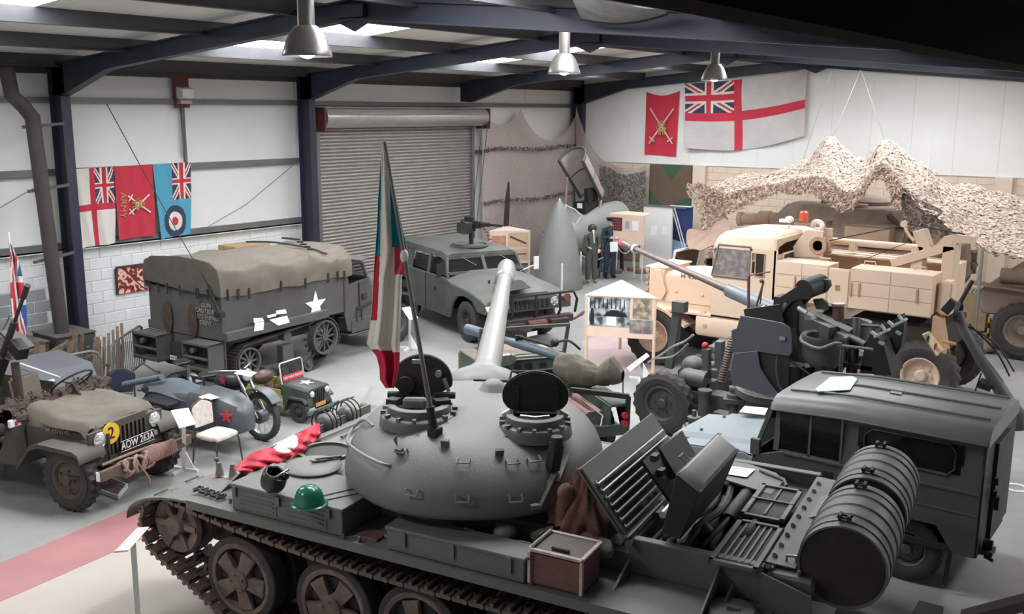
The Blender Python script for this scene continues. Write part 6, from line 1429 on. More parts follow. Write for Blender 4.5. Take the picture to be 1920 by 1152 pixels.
# ================================================================ BROWN BATTLE TANK UNDER THE NET
ck=mat('dusty_brown_tank',(182,162,146),0.8,var=.15,scale=2,rgb2=(140,122,110),dust=.25)
ckt=mat('tan_turret_side',(206,180,156),0.75,var=.12,scale=2)
CF=Fr(-7.75,23.35,180,1.08)
ct=CF.thing('brown_battle_tank','dusty brown battle tank under the scrim net behind the sand truck','tank')
q=B(); q.prism([(2.4,-1.4,.9),(2.5,-1.4,1.15),(1.4,-1.4,1.55),(-2.4,-1.4,1.5),(-2.5,-1.4,.8),(-2.2,-1.4,.5),(2.0,-1.4,.5)],(0,2.8,0)); q.done('hull',ck,ct,bev=.02)
for s in (-1,1):
    q=B(); q.bx(-2.5,2.3,min(s*1.35,s*1.75),max(s*1.35,s*1.75),1.25,1.32); q.bx(-2.5,2.2,min(s*1.70,s*1.75),max(s*1.70,s*1.75),.75,1.3); q.done('track_guard',ck,ct,bev=.01)
    for k in range(5): q=B(); q.lathe([(0,.12),(.12,.12),(.16,.05),(.36,.08),(.40,.08),(.40,-.14),(.3,-.14)],(1.7-k*.85,s*1.5,.42),(0,s,0),n=24); q.done('road_wheel',ck,ct)
    q=B(); pts=[(2.2,.75),(2.0,.45),(1.7,.03),(-1.8,.03),(-2.2,.45),(-2.35,.75),(-2.1,1.1),(2.0,1.1)]; ring_=smoothpts([(x,0,z) for x,z in pts],4,closed=True); vs=[]; n_=len(ring_)
    for p in ring_:
        d_=(p-Vector((0,0,.6))).normalized(); vs+=[p+Vector((0,s*1.5-.22,0)),p+Vector((0,s*1.5+.22,0)),p+Vector((0,s*1.5+.22,0))+d_*.05,p+Vector((0,s*1.5-.22,0))+d_*.05]
    q.add(vs,[(i*4+k,i*4+(k+1)%4,((i+1)%n_)*4+(k+1)%4,((i+1)%n_)*4+k) for i in range(n_) for k in range(4)]); q.done('track',trk,ct)
# turret: flat topped wedge with side bins
tz=1.55
q=B(); 
low=[(1.6,-.35),(1.6,.35),(1.0,1.15),(-.2,1.35),(-1.7,1.2),(-1.8,-1.2),(-.2,-1.35),(1.0,-1.15)]; mid=[(1.5,-.3),(1.5,.3),(.9,1.1),(-.2,1.3),(-1.75,1.15),(-1.85,-1.15),(-.2,-1.3),(.9,-1.1)]; top=[(1.1,-.2),(1.1,.2),(.5,.75),(-.2,.95),(-1.6,.85),(-1.65,-.85),(-.2,-.95),(.5,-.75)]
q.loft([[Vector((x,y,tz)) for x,y in low],[Vector((x,y,tz+.3)) for x,y in mid],[Vector((x,y,tz+.72)) for x,y in top]]); tu=q.done('turret',ck,ct,bev=.06,seg=2)
q=B(); q.lathe([(.42,0),(.44,.10),(.36,.18),(.2,.22),(0,.22)],(-.5,-.35,tz+.7),n=26); q.cyl((-.4,.45,tz+.7),(-.4,.45,tz+.78),.3,n=22); q.done('cupola',ck,tu)
q=B(); 
for (x,y) in ((-.2,-.6),(.1,-.3),(-.9,-.5),(-.1,.3),(.3,.2)): q.box((x,y,tz+.78),(.14,.1,.08))
q.done('periscope',mat('dark_brown_fitting',(84,70,62),.7,var=.1),tu)
for (x0,x1,y0,y1) in ((-.2,.5,1.1,1.5),(-1.5,-.6,1.1,1.55),(-2.3,-1.8,-1.0,1.0)):
    q=B(); q.bx(x0,x1,y0,y1,tz+.08,tz+.45); o=q.done('turret_bin',ckt,ct,bev=.02); q=B(); q.bx(x0-.02,x1+.02,y0-.02,y1+.02,tz+.45,tz+.48); q.done('bin_lid',ck,o)
a=CF.at_y(1385,411,.0); a=Vector((3.35,.0,a.z)) if False else a; b_=CF.at_y(1470,412,.0); g_=(a-b_).normalized(); L3=(a-b_).length
q=B(); q.lathe([(.16,-.6),(.16,L3*.25),(.20,L3*.28),(.20,L3*.52),(.13,L3*.56),(.13,L3-.12),(.16,L3-.10),(.16,L3),(.09,L3),(.09,L3-.4)],b_,g_,n=26); q.done('gun_barrel',mat('sand_barrel',(198,170,148),.7,var=.08),ct)
q=B(); q.tube([CF.at_y(1578,455,.6),CF.at_y(1576,378,.6)],.008,6); q.tube(smoothpts([CF.at_y(1577,462,.9),CF.at_y(1574,448,.9),CF.at_y(1580,436,.9),CF.at_y(1577,425,.9)],4),.03,6); q.tube([CF.at_y(1622,450,1.2),CF.at_y(1605,428,1.2)],.05,8); q.prism([CF.at_y(u,v,1.2) for u,v in ((1662,402),(1690,425),(1692,432),(1664,412))],(0,-.3,0)); q.done('turret_stowage',mat('dark_brown_fitting',(84,70,62),.7,var=.1),ct)
# ================================================================ SAND VEHICLE WITH NETTING AT ITS FRONT, LEFT OF THE BROWN TANK
SF=Fr(-8.95,19.1,180,.85)
sv=SF.thing('desert_jeep','sand coloured open desert vehicle draped with camouflage behind the recovery truck bonnet','military vehicle')
q=B(); q.bx(-1.9,.95,-.75,.75,.5,1.15); q.done('body',mat('sand_vehicle_body',(214,182,150),.6,var=.1),sv,bev=.02)
for (x,y,s) in ((-1.4,-.62,-1),(-1.4,.62,1),(.5,-.62,-1),(.5,.62,1)): wheel(sv,(x,y,.38),.38,.2,rub,sand,s,n=20,nuts=0)
q=B(); 
for (a,b) in (((.9,-.7,1.15),(.75,-.7,2.0)),((.9,.7,1.15),(.75,.7,2.0)),((.75,-.7,2.0),(.75,.7,2.0))): q.bar(a,b,.05,.05)
q.done('windscreen_frame',wpaint,sv,sep=False); q=B(); q.prism([(.88,-.68,1.22),(.88,.68,1.22),(.76,.68,1.97),(.76,-.68,1.97)],(.01,0,0)); q.done('windscreen_cover',netm,sv)
q=B(); 
def tarp(u,v): 
    P0,P1=(1290,432),(1362,408); Q0,Q1=(1290,470),(1370,445)
    uu=P0[0]*(1-u)+P1[0]*u; vv=(P0[1]*(1-u)+P1[1]*u)+10*math.sin(PI*u); uu2=Q0[0]*(1-u)+Q1[0]*u; vv2=Q0[1]*(1-u)+Q1[1]*u+8*math.sin(PI*u)
    a=SF.at_y(uu,vv,-.65); b=SF.at_y(uu2,vv2,.72); return a.lerp(b,v)+Vector((0.05*math.sin(9*u+4*v),0,.03*math.sin(7*v+11*u)))
q.grid(tarp,24,14,.02); q.done('draped_tarpaulin',mat('brown_tarp',(140,118,104),.9,var=.15,scale=4,bump=.4,bscale=60),sv,ang=80)
# ================================================================ SCRIM NETS
def scrim(name,label,fn,nu,nv,col,col2,density,parent=None,tear=0.0,seed=1,leaf=.07,base_alpha=True):
    random.seed(seed)
    m=mat(name+'_garnish',col,.9,var=.2,scale=14,rgb2=col2); vs=[];fs=[]
    for j in range(nv):
        for i in range(nu):
            if random.random()>density: continue
            u=(i+random.random())/nu; v=(j+random.random())/nv
            p=Vector(fn(u,v)); e=.004
            du=(Vector(fn(min(1,u+e),v))-Vector(fn(max(0,u-e),v))); dv=(Vector(fn(u,min(1,v+e)))-Vector(fn(u,max(0,v-e))))
            if du.length<1e-6 or dv.length<1e-6: continue
            du.normalize(); n_=du.cross(dv).normalized(); dv=n_.cross(du); a=random.uniform(0,PI); 
            x=du*math.cos(a)+dv*math.sin(a); y=n_.cross(x)
            l=leaf*random.uniform(.7,1.5); w_=leaf*random.uniform(.3,.6); off=n_*random.uniform(-.03,.03); bend=n_*random.uniform(-.03,.03)
            k=len(vs); vs+=[p+off-x*l-y*w_,p+off+bend-y*w_*.8,p+off+x*l,p+off+bend+y*w_,p+off-x*l*.9+y*w_]; fs.append((k,k+1,k+2,k+3,k+4))
    q=B(); q.add(vs,fs); return q.done(name if parent is None else 'net_garnish',m,parent,kind='stuff',ang=30,smooth=False)
# big pale net over the brown tank: points of the canopy
def canopy(u,v):
    # u along the hall width (left to right), v from near edge (0) to far edge (1)
    near=[(-9.95,20.0,3.02),(-9.3,20.0,2.82),(-8.3,20.2,3.1),(-7.3,20.3,3.22),(-6.6,20.4,3.0),(-5.95,20.2,3.55),(-5.45,20.0,3.15),(-4.9,19.8,2.75),(-4.3,19.6,2.35),(-3.6,19.4,2.15),(-2.6,19.0,2.1),(-1.6,18.6,2.0)]
    far=[(-11.3,24.0,2.75),(-10.2,24.2,3.05),(-9.0,24.2,3.45),(-8.15,23.5,3.98),(-7.5,23.8,3.55),(-6.75,23.0,3.95),(-6.1,23.6,3.5),(-5.3,23.8,3.0),(-4.5,24,2.85),(-3.7,24,2.75),(-2.7,24,2.8),(-1.4,24,2.8)]
    n_=len(near)-1; t=u*n_; i=min(int(t),n_-1); f=t-i; f2=f*f*(3-2*f)
    a=Vector(near[i]).lerp(Vector(near[i+1]),f2); b=Vector(far[i]).lerp(Vector(far[i+1]),f2)
    a.x=near[i][0]*(1-f)+near[i+1][0]*f; b.x=far[i][0]*(1-f)+far[i+1][0]*f
    p=a.lerp(b,v); p.z+=-.20*math.sin(PI*v)+.05*math.sin(7*v+9*u*PI)+.04*noise.noise(p*1.7)
    return p
root=thing('camouflage_net_canopy','pale leafy scrim net canopy peaked over the brown tank, right','net',(-6.5,21.5,0))
def cl(u,v): return canopy(u,v)-Vector((-6.5,21.5,0))
scrim('net_canopy',None,cl,240,62,(236,222,208),(168,148,134),.72,root,seed=4,leaf=.06)
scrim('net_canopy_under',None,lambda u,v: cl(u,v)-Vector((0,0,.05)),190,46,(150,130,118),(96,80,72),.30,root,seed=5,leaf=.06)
# hanging strips of the same net: left leg, near valance, right hanging piece
def leg(u,v): 
    t=v; w_=.42*(1-t)+.10; x=-9.75+ .9*t*.35 + (u-.5)*2*w_; return Vector((x,20.1+.25*t+.1*math.sin(5*u+6*t),2.98-1.62*t))-Vector((-6.5,21.5,0))
scrim('net_leg',None,leg,26,44,(232,214,198),(150,130,116),.75,root,seed=6,leaf=.05)
def valance(u,v):
    p=canopy(u*.52+.02,0.0); return p-Vector((-6.5,21.5,0))+Vector((0,-.05,-v*(.16+.30*abs(math.sin(PI*(u*2.4+.15))))))
scrim('net_valance',None,valance,150,9,(190,168,152),(110,92,82),.8,root,seed=7,leaf=.05)
def rpiece(u,v):
    a=Vector((-5.55,20.1,3.05)).lerp(Vector((-4.75,20.0,2.75)),u); b=Vector((-5.35,20.3,2.15)).lerp(Vector((-4.55,20.2,2.10)),u); p=a.lerp(b,v*(1-.5*abs(u-.45))); return p-Vector((-6.5,21.5,0))
scrim('net_hanging',None,rpiece,36,34,(186,170,160),(84,72,66),.8,root,seed=8,leaf=.05)
q=B(); 
for (x,y,z) in ((-8.15,23.5,3.95),(-6.75,23.0,3.9),(-3.79,19.3,2.2)): q.cyl((x+6.5,y-21.5,0 if z<3 else z),(x+6.5,y-21.5,z if z<3 else z+.04),.03,n=8)
q.done('net_pole',steel,root)
ap=Vector((-7.9,24.5,5.6)); q=B()
for pk in ((-8.15,23.5,3.97),(-6.75,23.0,3.94)): q.tube([ap+Vector((6.5,-21.5,0)),Vector(pk)+Vector((6.5,-21.5,0))],.006,4)
q.tube([Vector((-8.6,24.5,5.6))+Vector((6.5,-21.5,0)),Vector((-9.0,24.0,3.45))+Vector((6.5,-21.5,0))],.006,4)
q.done('suspension_cord',girt,root,sep=False)
# scrim hung on the left wall beyond the shutter, and across the corner
hs=thing('wall_scrim_net','grey brown scrim net hung in swags on the wall between shutter and corner','net',(XL+.25,24,0))
def wn(u,v):
    y=21.75+u*4.95; top=4.62
    def sw(t): return abs(math.sin(PI*t))
    t=(y-21.75)/5.0
    tt= (y-21.6)/2.05 if y<23.65 else (y-23.65)/3.0
    top=4.66-(.95 if y>=23.65 else .45)*sw(min(1,max(0,tt)))**.8
    z=top*(1-v)+.05*v
    return Vector((.02+.04*math.sin(9*u+3*v)+.03*noise.noise(Vector((y*2,z*2,0))),y-24,z))
netgrey=mat('fine_net_mesh',(190,178,174),.9,var=.25,scale=30,rgb2=(160,148,143),alpha=.82)
q=B(); q.grid(wn,50,50); q.done('net_sheet',netgrey,hs,kind='stuff')
for k,zf in enumerate((.36,.66)):
    def band(u,v,zf=zf): 
        y_=21.75+u*4.95; z_=(W(960,277,x=XL+.3).z if zf<.5 else W(960,373,x=XL+.3).z)-.10*v; return Vector((.12,y_-24,z_+.03*math.sin(9*u)))
    scrim('net_band',None,band,90,4,(120,108,100),(66,60,54),.7,hs,seed=20+k,leaf=.035)
gs=thing('gable_scrim_net','leafy grey green scrim net hung on the end wall beside the camouflage board','net',(-16.0,YG-.35,0))
def gnn(u,v):
    x=-17.3+u*2.55; t=(u)
    top=3.03+1.72*(1-t/.5)**2 if t<.5 else 3.02-.18*math.sin(PI*(t-.5)/.5)
    top=min(top,4.75); z=top*(1-v)+.3*v
    return Vector((x+16.0,-.02-.05*math.sin(11*u)+.05*noise.noise(Vector((x*2,z*2,3))),z))
q=B(); q.grid(gnn,40,40); q.done('net_sheet',netgrey,gs,kind='stuff')
def gn2(u,v): return gnn(.36+.64*u,.06+.94*v)+Vector((0,-.05,0))
scrim('gable_net',None,gn2,62,78,(178,170,160),(74,72,66),.8,gs,seed=30,leaf=.035)
# dark painted board (camouflage pattern) above the white panel
cbm=mat('camouflage_board_paint',(104,84,70),.7,var=.1,scale=2)
cb=thing('camouflage_board','dark brown and green painted board on the end wall left of the sand blocks','board',(-14.0,YG-.02,2.42))
q=B(); q.bx(-.80,.62,-.03,.0,-.62,.6); q.done('board',cbm,cb)
q=B(); q.prism([(-.45,-.034,.6),(.35,-.034,.6),(-.05,-.034,.12)],(0,.004,0)); q.prism([(-.80,-.034,-.62),(-.35,-.034,-.62),(-.80,-.034,-.2)],(0,.004,0)); q.prism([(.62,-.034,-.62),(.0,-.034,-.62),(.3,-.034,-.4),(.62,-.034,-.35)],(0,.004,0)); q.done('green_shape',mat('green_camouflage',(58,92,66),.7,var=.1),cb)
# ================================================================ FLAGS
fr=mat('flag_red',(196,52,72),.85,var=.06); fw=mat('flag_white',(222,218,210),.85,var=.05); fb=mat('flag_navy',(56,62,84),.85,var=.06)
fgr=mat('flag_grey_white',(196,192,190),.85,var=.06); fsky=mat('flag_sky_blue',(84,160,188),.85,var=.05); fgold=mat('flag_gold',(186,150,92),.8,var=.1); fteal=mat('flag_teal',(20,132,146),.85,var=.08); fred2=mat('flag_crimson',(190,30,64),.8,var=.08); fblue=mat('flag_blue',(52,86,158),.85,var=.05)
FM=[fw,fr,fb,fsky,fgold,fgr]
def uj(a,b):
    # union pattern, a along the fly 0..1, b down 0..1 -> index into FM
    x=(a-.5)*2; y=(b-.5)
    if abs(y)<.1 or abs(x)<.1: return 1
    if abs(y)<.17 or abs(x)<.17: return 0
    d1=abs(y-x*.5)/1.118; d2=abs(y+x*.5)/1.118
    if min(d1,d2)<.035: return 1
    if min(d1,d2)<.10: return 0
    return 2
def ensign(a,b,white=0):
    if a<.46 and b<.46: return uj(a/.46,b/.46)
    if abs(a-.50)<.045 or abs(b-.51)<.065: return 1
    return white
def wall_flag(name,label,loc,fn,pat,nu=90,nv=90,group=None):
    t=thing(name,label,'flag',loc,group=group); q=B(); q.grid(fn,nu,nv,.006,mfn=pat); q.done('cloth',FM,t,ang=80,sep=False); return t
def quadcloth(P,loc,nrm,amp=.02,fr_=9,ph=0,sag=0):
    tl,tr,br,bl=[Vector(p)-Vector(loc) for p in P]; nrm=Vector(nrm)
    def f(u,v):
        p=tl.lerp(tr,u).lerp(bl.lerp(br,u),v); return p+nrm*(amp*(.3+v)*math.sin(fr_*u+ph+2*v)+amp*.5*math.sin(17*u-5*v))+Vector((0,0,-sag*math.sin(PI*u)*(v)))
    return f
def wx(u,v,x=XL+.14): return W(u,v,x=x)
# three flags on the left wall, hung by their hoist (turned a quarter)
loc=wx(172,316); P=[wx(130,318),wx(212,313),wx(217,456),wx(150,466)]
wall_flag('naval_ensign','white flag with red cross, leftmost of three hanging under the wall rail','',None,None) if False else None
f=quadcloth(P,loc,(1,0,0),.03,8); wall_flag('naval_ensign','white red-cross flag with union corner, left of the red army flag on the wall',loc,f,lambda u,v: ensign(1-0-(1-v) if False else v,1-u),96,120)
P2=[wx(214,313),wx(286,308),wx(290,441),wx(222,450)]; loc2=wx(250,310)
af=wall_flag('army_flag','red flag lettered ARMY with crossed swords, middle of the wall rail',loc2,quadcloth(P2,loc2,(1,0,0),.02,6),lambda u,v:1,24,30)
text('flag_lettering','ARMY',.19,fgold,af,wx(229,385)-loc2+Vector((.035,0,0)),(0,-.1,-1),(0,1,0),label='gold ARMY lettering')
def swords(par,c,r,n_,right,up,s=1.0,m=fw,gold=True):
    R_=Vector(right);U=Vector(up);N_=Vector(n_); c=Vector(c)
    for sg in (-1,1):
        a=c+(R_*.40*sg+U*.55)*s*r*2; b=c-(R_*.40*sg+U*.50)*s*r*2; q=B(); q.bar(a,b,.035*s,.008,up=N_); g=b.lerp(a,.12); d=(a-b).normalized(); sd=N_.cross(d); q.bar(g-sd*.10*s,g+sd*.10*s,.03*s,.01,up=N_); q.done('sword_emblem',m,par)
    # crown over a standing lion
    q=B(); K=s
    q.bar(c+U*.02*K-R_*.09*K,c+U*.02*K+R_*.09*K,.05*K,.012,up=N_)
    for k in range(5): a=PI*.12+PI*.76*k/4; e=c+U*.03*K+(R_*math.cos(a)*.10+U*math.sin(a)*.12)*K; q.bar(c+U*.03*K+R_*math.cos(a)*.07*K,e,.025*K,.012,up=N_); q.cyl(e,e+N_*.010,.022*K,n=8)
    q.bar(c-U*.10*K-R_*.10*K,c-U*.08*K+R_*.08*K,.07*K,.012,up=N_); q.cyl(c-U*.05*K+R_*.11*K,c-U*.05*K+R_*.11*K+N_*.012,.045*K,n=10)
    for x_,l_ in ((-.08,.10),(-.03,.11),(.04,.10),(.09,.09)): q.bar(c-U*.11*K+R_*x_*K,c-U*(.11+l_)*K+R_*(x_+.02)*K,.025*K,.012,up=N_)
    q.tube([c-U*.08*K-R_*.10*K,c-U*.02*K-R_*.15*K,c+U*.03*K-R_*.14*K],.010*K,6)
    q.done('crest_emblem',fgold,par,sep=False)
swords(af,wx(259,383)-loc2+Vector((.03,0,0)),.30,(1,0,0),(0,0,-1),(0,1,0),.75,fw)
P3=[wx(286,308),wx(357,304),wx(358,438),wx(302,449)]; loc3=wx(322,306)
def raf(u,v):
    r_=math.hypot((u-.50)*1.0,(v-.79)*1.50)
    if v>.5 and r_<.325: return 1 if r_<.09 else (0 if r_<.195 else 2)
    if u>.48 and v<.50: return uj(v/.50,1-(u-.48)/.52)
    return 3
rf=wall_flag('air_force_ensign','sky blue flag with union corner and roundel, rightmost on the wall rail',loc3,quadcloth(P3,loc3,(1,0,0),.02,7,1),raf,90,120)
# flags on the gable
def wyy(u,v,y=YG-.12): return W(u,v,y=y)
P4=[wyy(1212,172,YG-.02),wyy(1275,170,YG-.02),wyy(1268,294,YG-.02),wyy(1209,290,YG-.02)]; loc4=wyy(1243,172,YG-.02)
def f4(u,v):
    p=quadcloth(P4,loc4,(0,-1,0),.012,6)(u,v); p.z-=.13*math.sin(PI*u)*(1-v); return p
g4=wall_flag('red_banner','small red banner with crossed swords and gold crest high on the end wall',loc4,f4,lambda u,v:1,24,30)
swords(g4,wyy(1241,238)-loc4+Vector((0,-.045,0)),.45,(0,-1,0),(1,0,0),(0,0,1),1.1,fgr)
P5=[wyy(1284,157),wyy(1513,131),wyy(1508,255),wyy(1286,277)]; loc5=wyy(1400,145)
def f5(u,v):
    p=quadcloth(P5,loc5,(0,-1,0),.05,5,0)(u,v); p.z-=.22*math.sin(PI*u)*(.25+.75*v); p.y-=.06*math.sin(12*(u+v*.5))*(1-v)*u; return p
wall_flag('large_naval_ensign','large grey-white red-cross flag with union corner high on the end wall',loc5,f5,lambda u,v: (uj(u/.43,v/.46) if (u<.43 and v<.46) else (1 if abs(u-.46)<.032 or abs(v-.51)<.065 else 5)),150,90)
# union flag on its pole by the cabinets
a=W(16,436,x=-15.6); b=W(44,650,x=-15.6); uf=thing('union_flag_on_pole','furled union flag on a thin pole beside the dark cabinets, far left','flag',(b.x,b.y,0))
q=B(); q.cyl((0,0,0),(a.x-b.x,a.y-b.y,a.z),.018,n=10); q.cyl((0,0,0),(0,0,.04),.14,n=18); q.done('pole',wpaint,uf)
def ufc(u,v):
    L_=[(17,455),(19,480),(19,520),(21,560),(24,600),(27,640),(29,655)]; R_=[(20,455),(35,490),(42,520),(48,560),(50,600),(48,630),(38,650)]
    t=v*6; i=min(int(t),5); f_=t-i
    lu=L_[i][0]*(1-f_)+L_[i+1][0]*f_; lv=L_[i][1]*(1-f_)+L_[i+1][1]*f_; ru=R_[i][0]*(1-f_)+R_[i+1][0]*f_; rv=R_[i][1]*(1-f_)+R_[i+1][1]*f_
    p=W(lu*(1-u)+ru*u,lv*(1-u)+rv*u,x=-15.6+.06*math.sin(9*u+2*v)); return p-Vector((b.x,b.y,0))
q=B(); q.grid(ufc,36,80,.006,mfn=lambda u,v: uj(.15+.8*v,min(1,.1+.9*u*.7+.25*math.sin(3*v)))); q.done('cloth',[fw,fr,fblue],uf,ang=80,sep=False)
# tricolour on the tank
r_=trace(817,815); base=TFr.M.transposed()@(r_[0])+TFr.o
tip=W(721,266,d=(base-CAM).length-.25); tf=thing('tricolour_flag_on_pole','teal white and red flag hanging from a slanted pole on the battle tank turret','flag',base)
q=B(); q.cyl((0,0,-.01),tip-base,.022,.014,n=12); q.done('pole',mat('flag_pole_grey',(120,118,112),.5,.2,var=.15),tf)
q=B(); q.cyl((0,0,-.01),(tip-base)*.10,.035,n=12); q.box((0,0,.02),(.09,.09,.09)); q.done('aerial_base',tkb,tf)
D0=(base-CAM).length-.12
rows=[(268,718,724),(290,714,727),(330,711,735),(380,708,744),(430,706,754),(470,703,765),(500,701,761),(520,700,753),(580,697,751),(620,692,750),(645,687,749),(668,706,749),(690,712,748),(712,713,744),(728,724,738)]
def flagf(u,v):
    t=v*(len(rows)-1); i=min(int(t),len(rows)-2); f_=t-i; vv=rows[i][0]*(1-f_)+rows[i+1][0]*f_; l=rows[i][1]*(1-f_)+rows[i+1][1]*f_; r=rows[i][2]*(1-f_)+rows[i+1][2]*f_
    return W(l*(1-u)+r*u,vv,d=D0-.05+.030*math.sin(11*u+1.5*v)*min(1,v*3)+.008*math.sin(25*u+3*v))-base
def flagm(u,v):
    t=v*(len(rows)-1); i=min(int(t),len(rows)-2); f_=t-i; vv=rows[i][0]*(1-f_)+rows[i+1][0]*f_
    l=rows[i][1]*(1-f_)+rows[i+1][1]*f_; r=rows[i][2]*(1-f_)+rows[i+1][2]*f_; x=l*(1-u)+r*u
    if vv>655+.12*(x-700): return 1
    if x<713-(vv-470)*.04 and 480<vv<600 and x<714: return 1
    if x<715.5-(vv-300)*.012 and vv<=480: return 2
    if x>733+(vv-420)*.03 and vv>330 and vv<466: return 2
    if x>740 and 466<=vv<515: return 3
    return 0
q=B(); q.grid(flagf,60,110,.004,mfn=flagm); q.done('cloth',[mat('flag_cream_white',(238,230,224),.85,var=.06),fred2,fteal,mat('flag_pink_red',(214,70,108),.85,var=.05)],tf,ang=80,sep=False)
q=B(); pp=(tip-base)*.62; q.sph(pp,.035,10,8,(1,1,1.6)); q.done('pole_ferrule',wpaint,tf)
# red banner draped over the tank's front edge
rb=thing('red_banner_cloth','crimson banner with white disc and gold fringe draped over the tank front','banner',TF.world((2.3,.3,1.35)))
ro=TF.world((2.3,.3,1.35))
def rbf(u,v):
    T_=[(437,880),(470,852),(520,832),(560,812),(600,792)]; Bt=[(455,888),(500,880),(540,860),(575,842),(600,818)]
    t=u*4; i=min(int(t),3); f_=t-i
    au=T_[i][0]*(1-f_)+T_[i+1][0]*f_; av=T_[i][1]*(1-f_)+T_[i+1][1]*f_; bu=Bt[i][0]*(1-f_)+Bt[i+1][0]*f_; bv=Bt[i][1]*(1-f_)+Bt[i+1][1]*f_
    z=1.36+.05*math.sin(PI*v)+.02*math.sin(23*u+5*v)+.012*math.sin(41*u-9*v)
    return W(au*(1-v)+bu*v,av*(1-v)+bv*v,z=z)-ro
q=B(); q.grid(rbf,80,24,.006,mfn=lambda u,v: 1 if ((u-.58)/.13)**2+((v-.25)/.5)**2<1 else 0); q.done('cloth',[mat('crimson_velvet',(176,24,52),.55,var=.15,scale=12),fw],rb,ang=80,sep=False)
q=B()
for k in range(90): u=.08+.92*k/90; p=rbf(u,1.0); q.bar(p,p+Vector((.0,-.03,-.02)),.008,.004)
q.done('gold_fringe',mat('gold_fringe',(214,140,72),.7,var=.2),rb,kind='stuff')
# ================================================================ THINGS ON THE TANK
def helmet(t,m,r=.13,brim=True):
    pass
hz=1.40
c=TF.world(Vector(TF.z(580,945,hz))); gh=thing('green_helmet','glossy green steel helmet resting on the tank stowage bin','helmet',c,.4)
q=B(); q.lathe([(.132,.0),(.135,.005),(.125,.03),(.118,.07),(.10,.115),(.065,.148),(.03,.158),(0,.16)],(0,0,0),n=32); q.done('shell',mat('gloss_green_helmet',(34,110,86),.22,var=.12,scale=8),gh,ang=60)
q=B(); q.lathe([(.118,.012),(.128,.012),(.152,.004),(.155,0.0),(.150,-.0),(.125,.004),(.118,.004)],(0,0,0),n=32); q.done('brim',mat('gloss_green_helmet',(28,92,72),.22),gh,ang=60)
c=TF.world(Vector(TF.z(515,925,hz))); bh=thing('black_helmet','black leather padded crew helmet lying open side up beside the green helmet','helmet',c,.2)
Rm=Matrix.Rotation(.5,3,'Y'); q=B()
def bhf(u,v):
    a=2*PI*u; ph=PI*(.06+.60*v); r=.115*(1+.04*math.cos(6*a)); p=Vector((math.sin(ph)*math.cos(a)*1.0,math.sin(ph)*math.sin(a)*.9,-math.cos(ph)*1.15))*r; return Rm@p+Vector((0,0,.128))
q.grid(bhf,36,18,.014); q.done('padded_shell',mat('black_leather',(42,42,40),.35,var=.15,scale=10,bump=.3,bscale=30),bh,ang=70)
q=B(); 
for k in range(4): q.tube(smoothpts([Vector((-.06+.04*k,-.06,.13)),Vector((-.05+.04*k,.0,.10+.02*(k%2))),Vector((-.06+.045*k,.06,.13))],4),.018,8)
q.sph((.10,.03,.16),.035); q.done('lining',mat('glossy_black_lining',(30,30,32),.12,var=0),bh,sep=False)
q=B(); q.tube(smoothpts([(-.02,-.10,.20),(.02,-.02,.15),(.04,.05,.16),(.08,.1,.19)],4),.012,6); q.done('strap',steel,bh)
# reddish brown cloth bundle beside the turret
c=TF.world(Vector(TF.z(1100,985,1.36))); bd=thing('brown_cloth_bundle','crumpled red brown cloth bundle between turret and raised engine lid','cloth',c)
q=B()
def bdf(u,v):
    a=2*PI*u; R_=[.26,.25,.21,.15,.12,.10,.09,.07,.0]; t=v*8; i=min(int(t),7); f_=t-i; r=R_[i]*(1-f_)+R_[i+1]*f_
    r*=1+.16*math.sin(7*a+5*v)+.09*math.sin(13*a-8*v); z=.0+.50*v**.9
    return (r*1.1*math.cos(a)-.02+.0*v,r*.85*math.sin(a),z+.02*math.sin(5*a+7*v))
q.grid(bdf,64,32); q.sph((-.12,-.12,.27),.075,14,10,(1,.9,1.2)); q.tube(smoothpts([(-.12,-.12,.26),(-.14,-.14,.12),(-.1,-.2,.02)],4),.06,10); q.done('cloth',mat('red_brown_cloth',(132,92,82),.8,var=.25,scale=7,rgb2=(92,66,62),bump=.4,bscale=40),bd,ang=80,sep=False)
# radio case on the fender
rc=thing('canvas_covered_case','square case wrapped in faded red cloth with pale taped edges on the near fender','case',TF.world((-1.22,1.42,1.14)),TF.yaw)
cl_=mat('faded_red_cloth',(118,84,80),.85,var=.15,scale=10,bump=.3,bscale=60); tp=mat('pale_tape',(188,176,168),.7,var=.2,scale=20)
q=B(); q.bx(-.21,.21,-.17,.17,0.0,.27); q.done('case_body',cl_,rc,bev=.02,seg=2)
q=B(); q.bx(-.19,.19,-.15,.15,.27,.285); o=q.done('case_lid',mat('grey_brown_lid',(104,96,90),.7,var=.15),rc,bev=.004)
q=B(); q.cyl((-.08,.11,.30),(.06,.11,.30),.014,n=8); q.done('lid_handle',tkd,o)
q=B(); 
for (a,b) in (((-.21,.17,.28),(.21,.17,.28)),((-.21,-.17,.285),(.21,-.17,.285)),((-.21,-.17,.285),(-.21,.17,.285)),((.21,-.17,.285),(.21,.17,.285)),((-.21,.18,.02),(-.21,.18,.27)),((.21,.18,.02),(.21,.18,.27))): q.bar(a,b,.03,.02)
q.done('taped_edge',tp,rc,sep=False)
q=B()
for k in range(10): q.sph((.20,-.15+.033*k,.30),.016,8,6); q.sph((-.205,.182,.03+.025*k),.011,8,6)
q.done('edge_cord',tp,rc,kind='stuff')
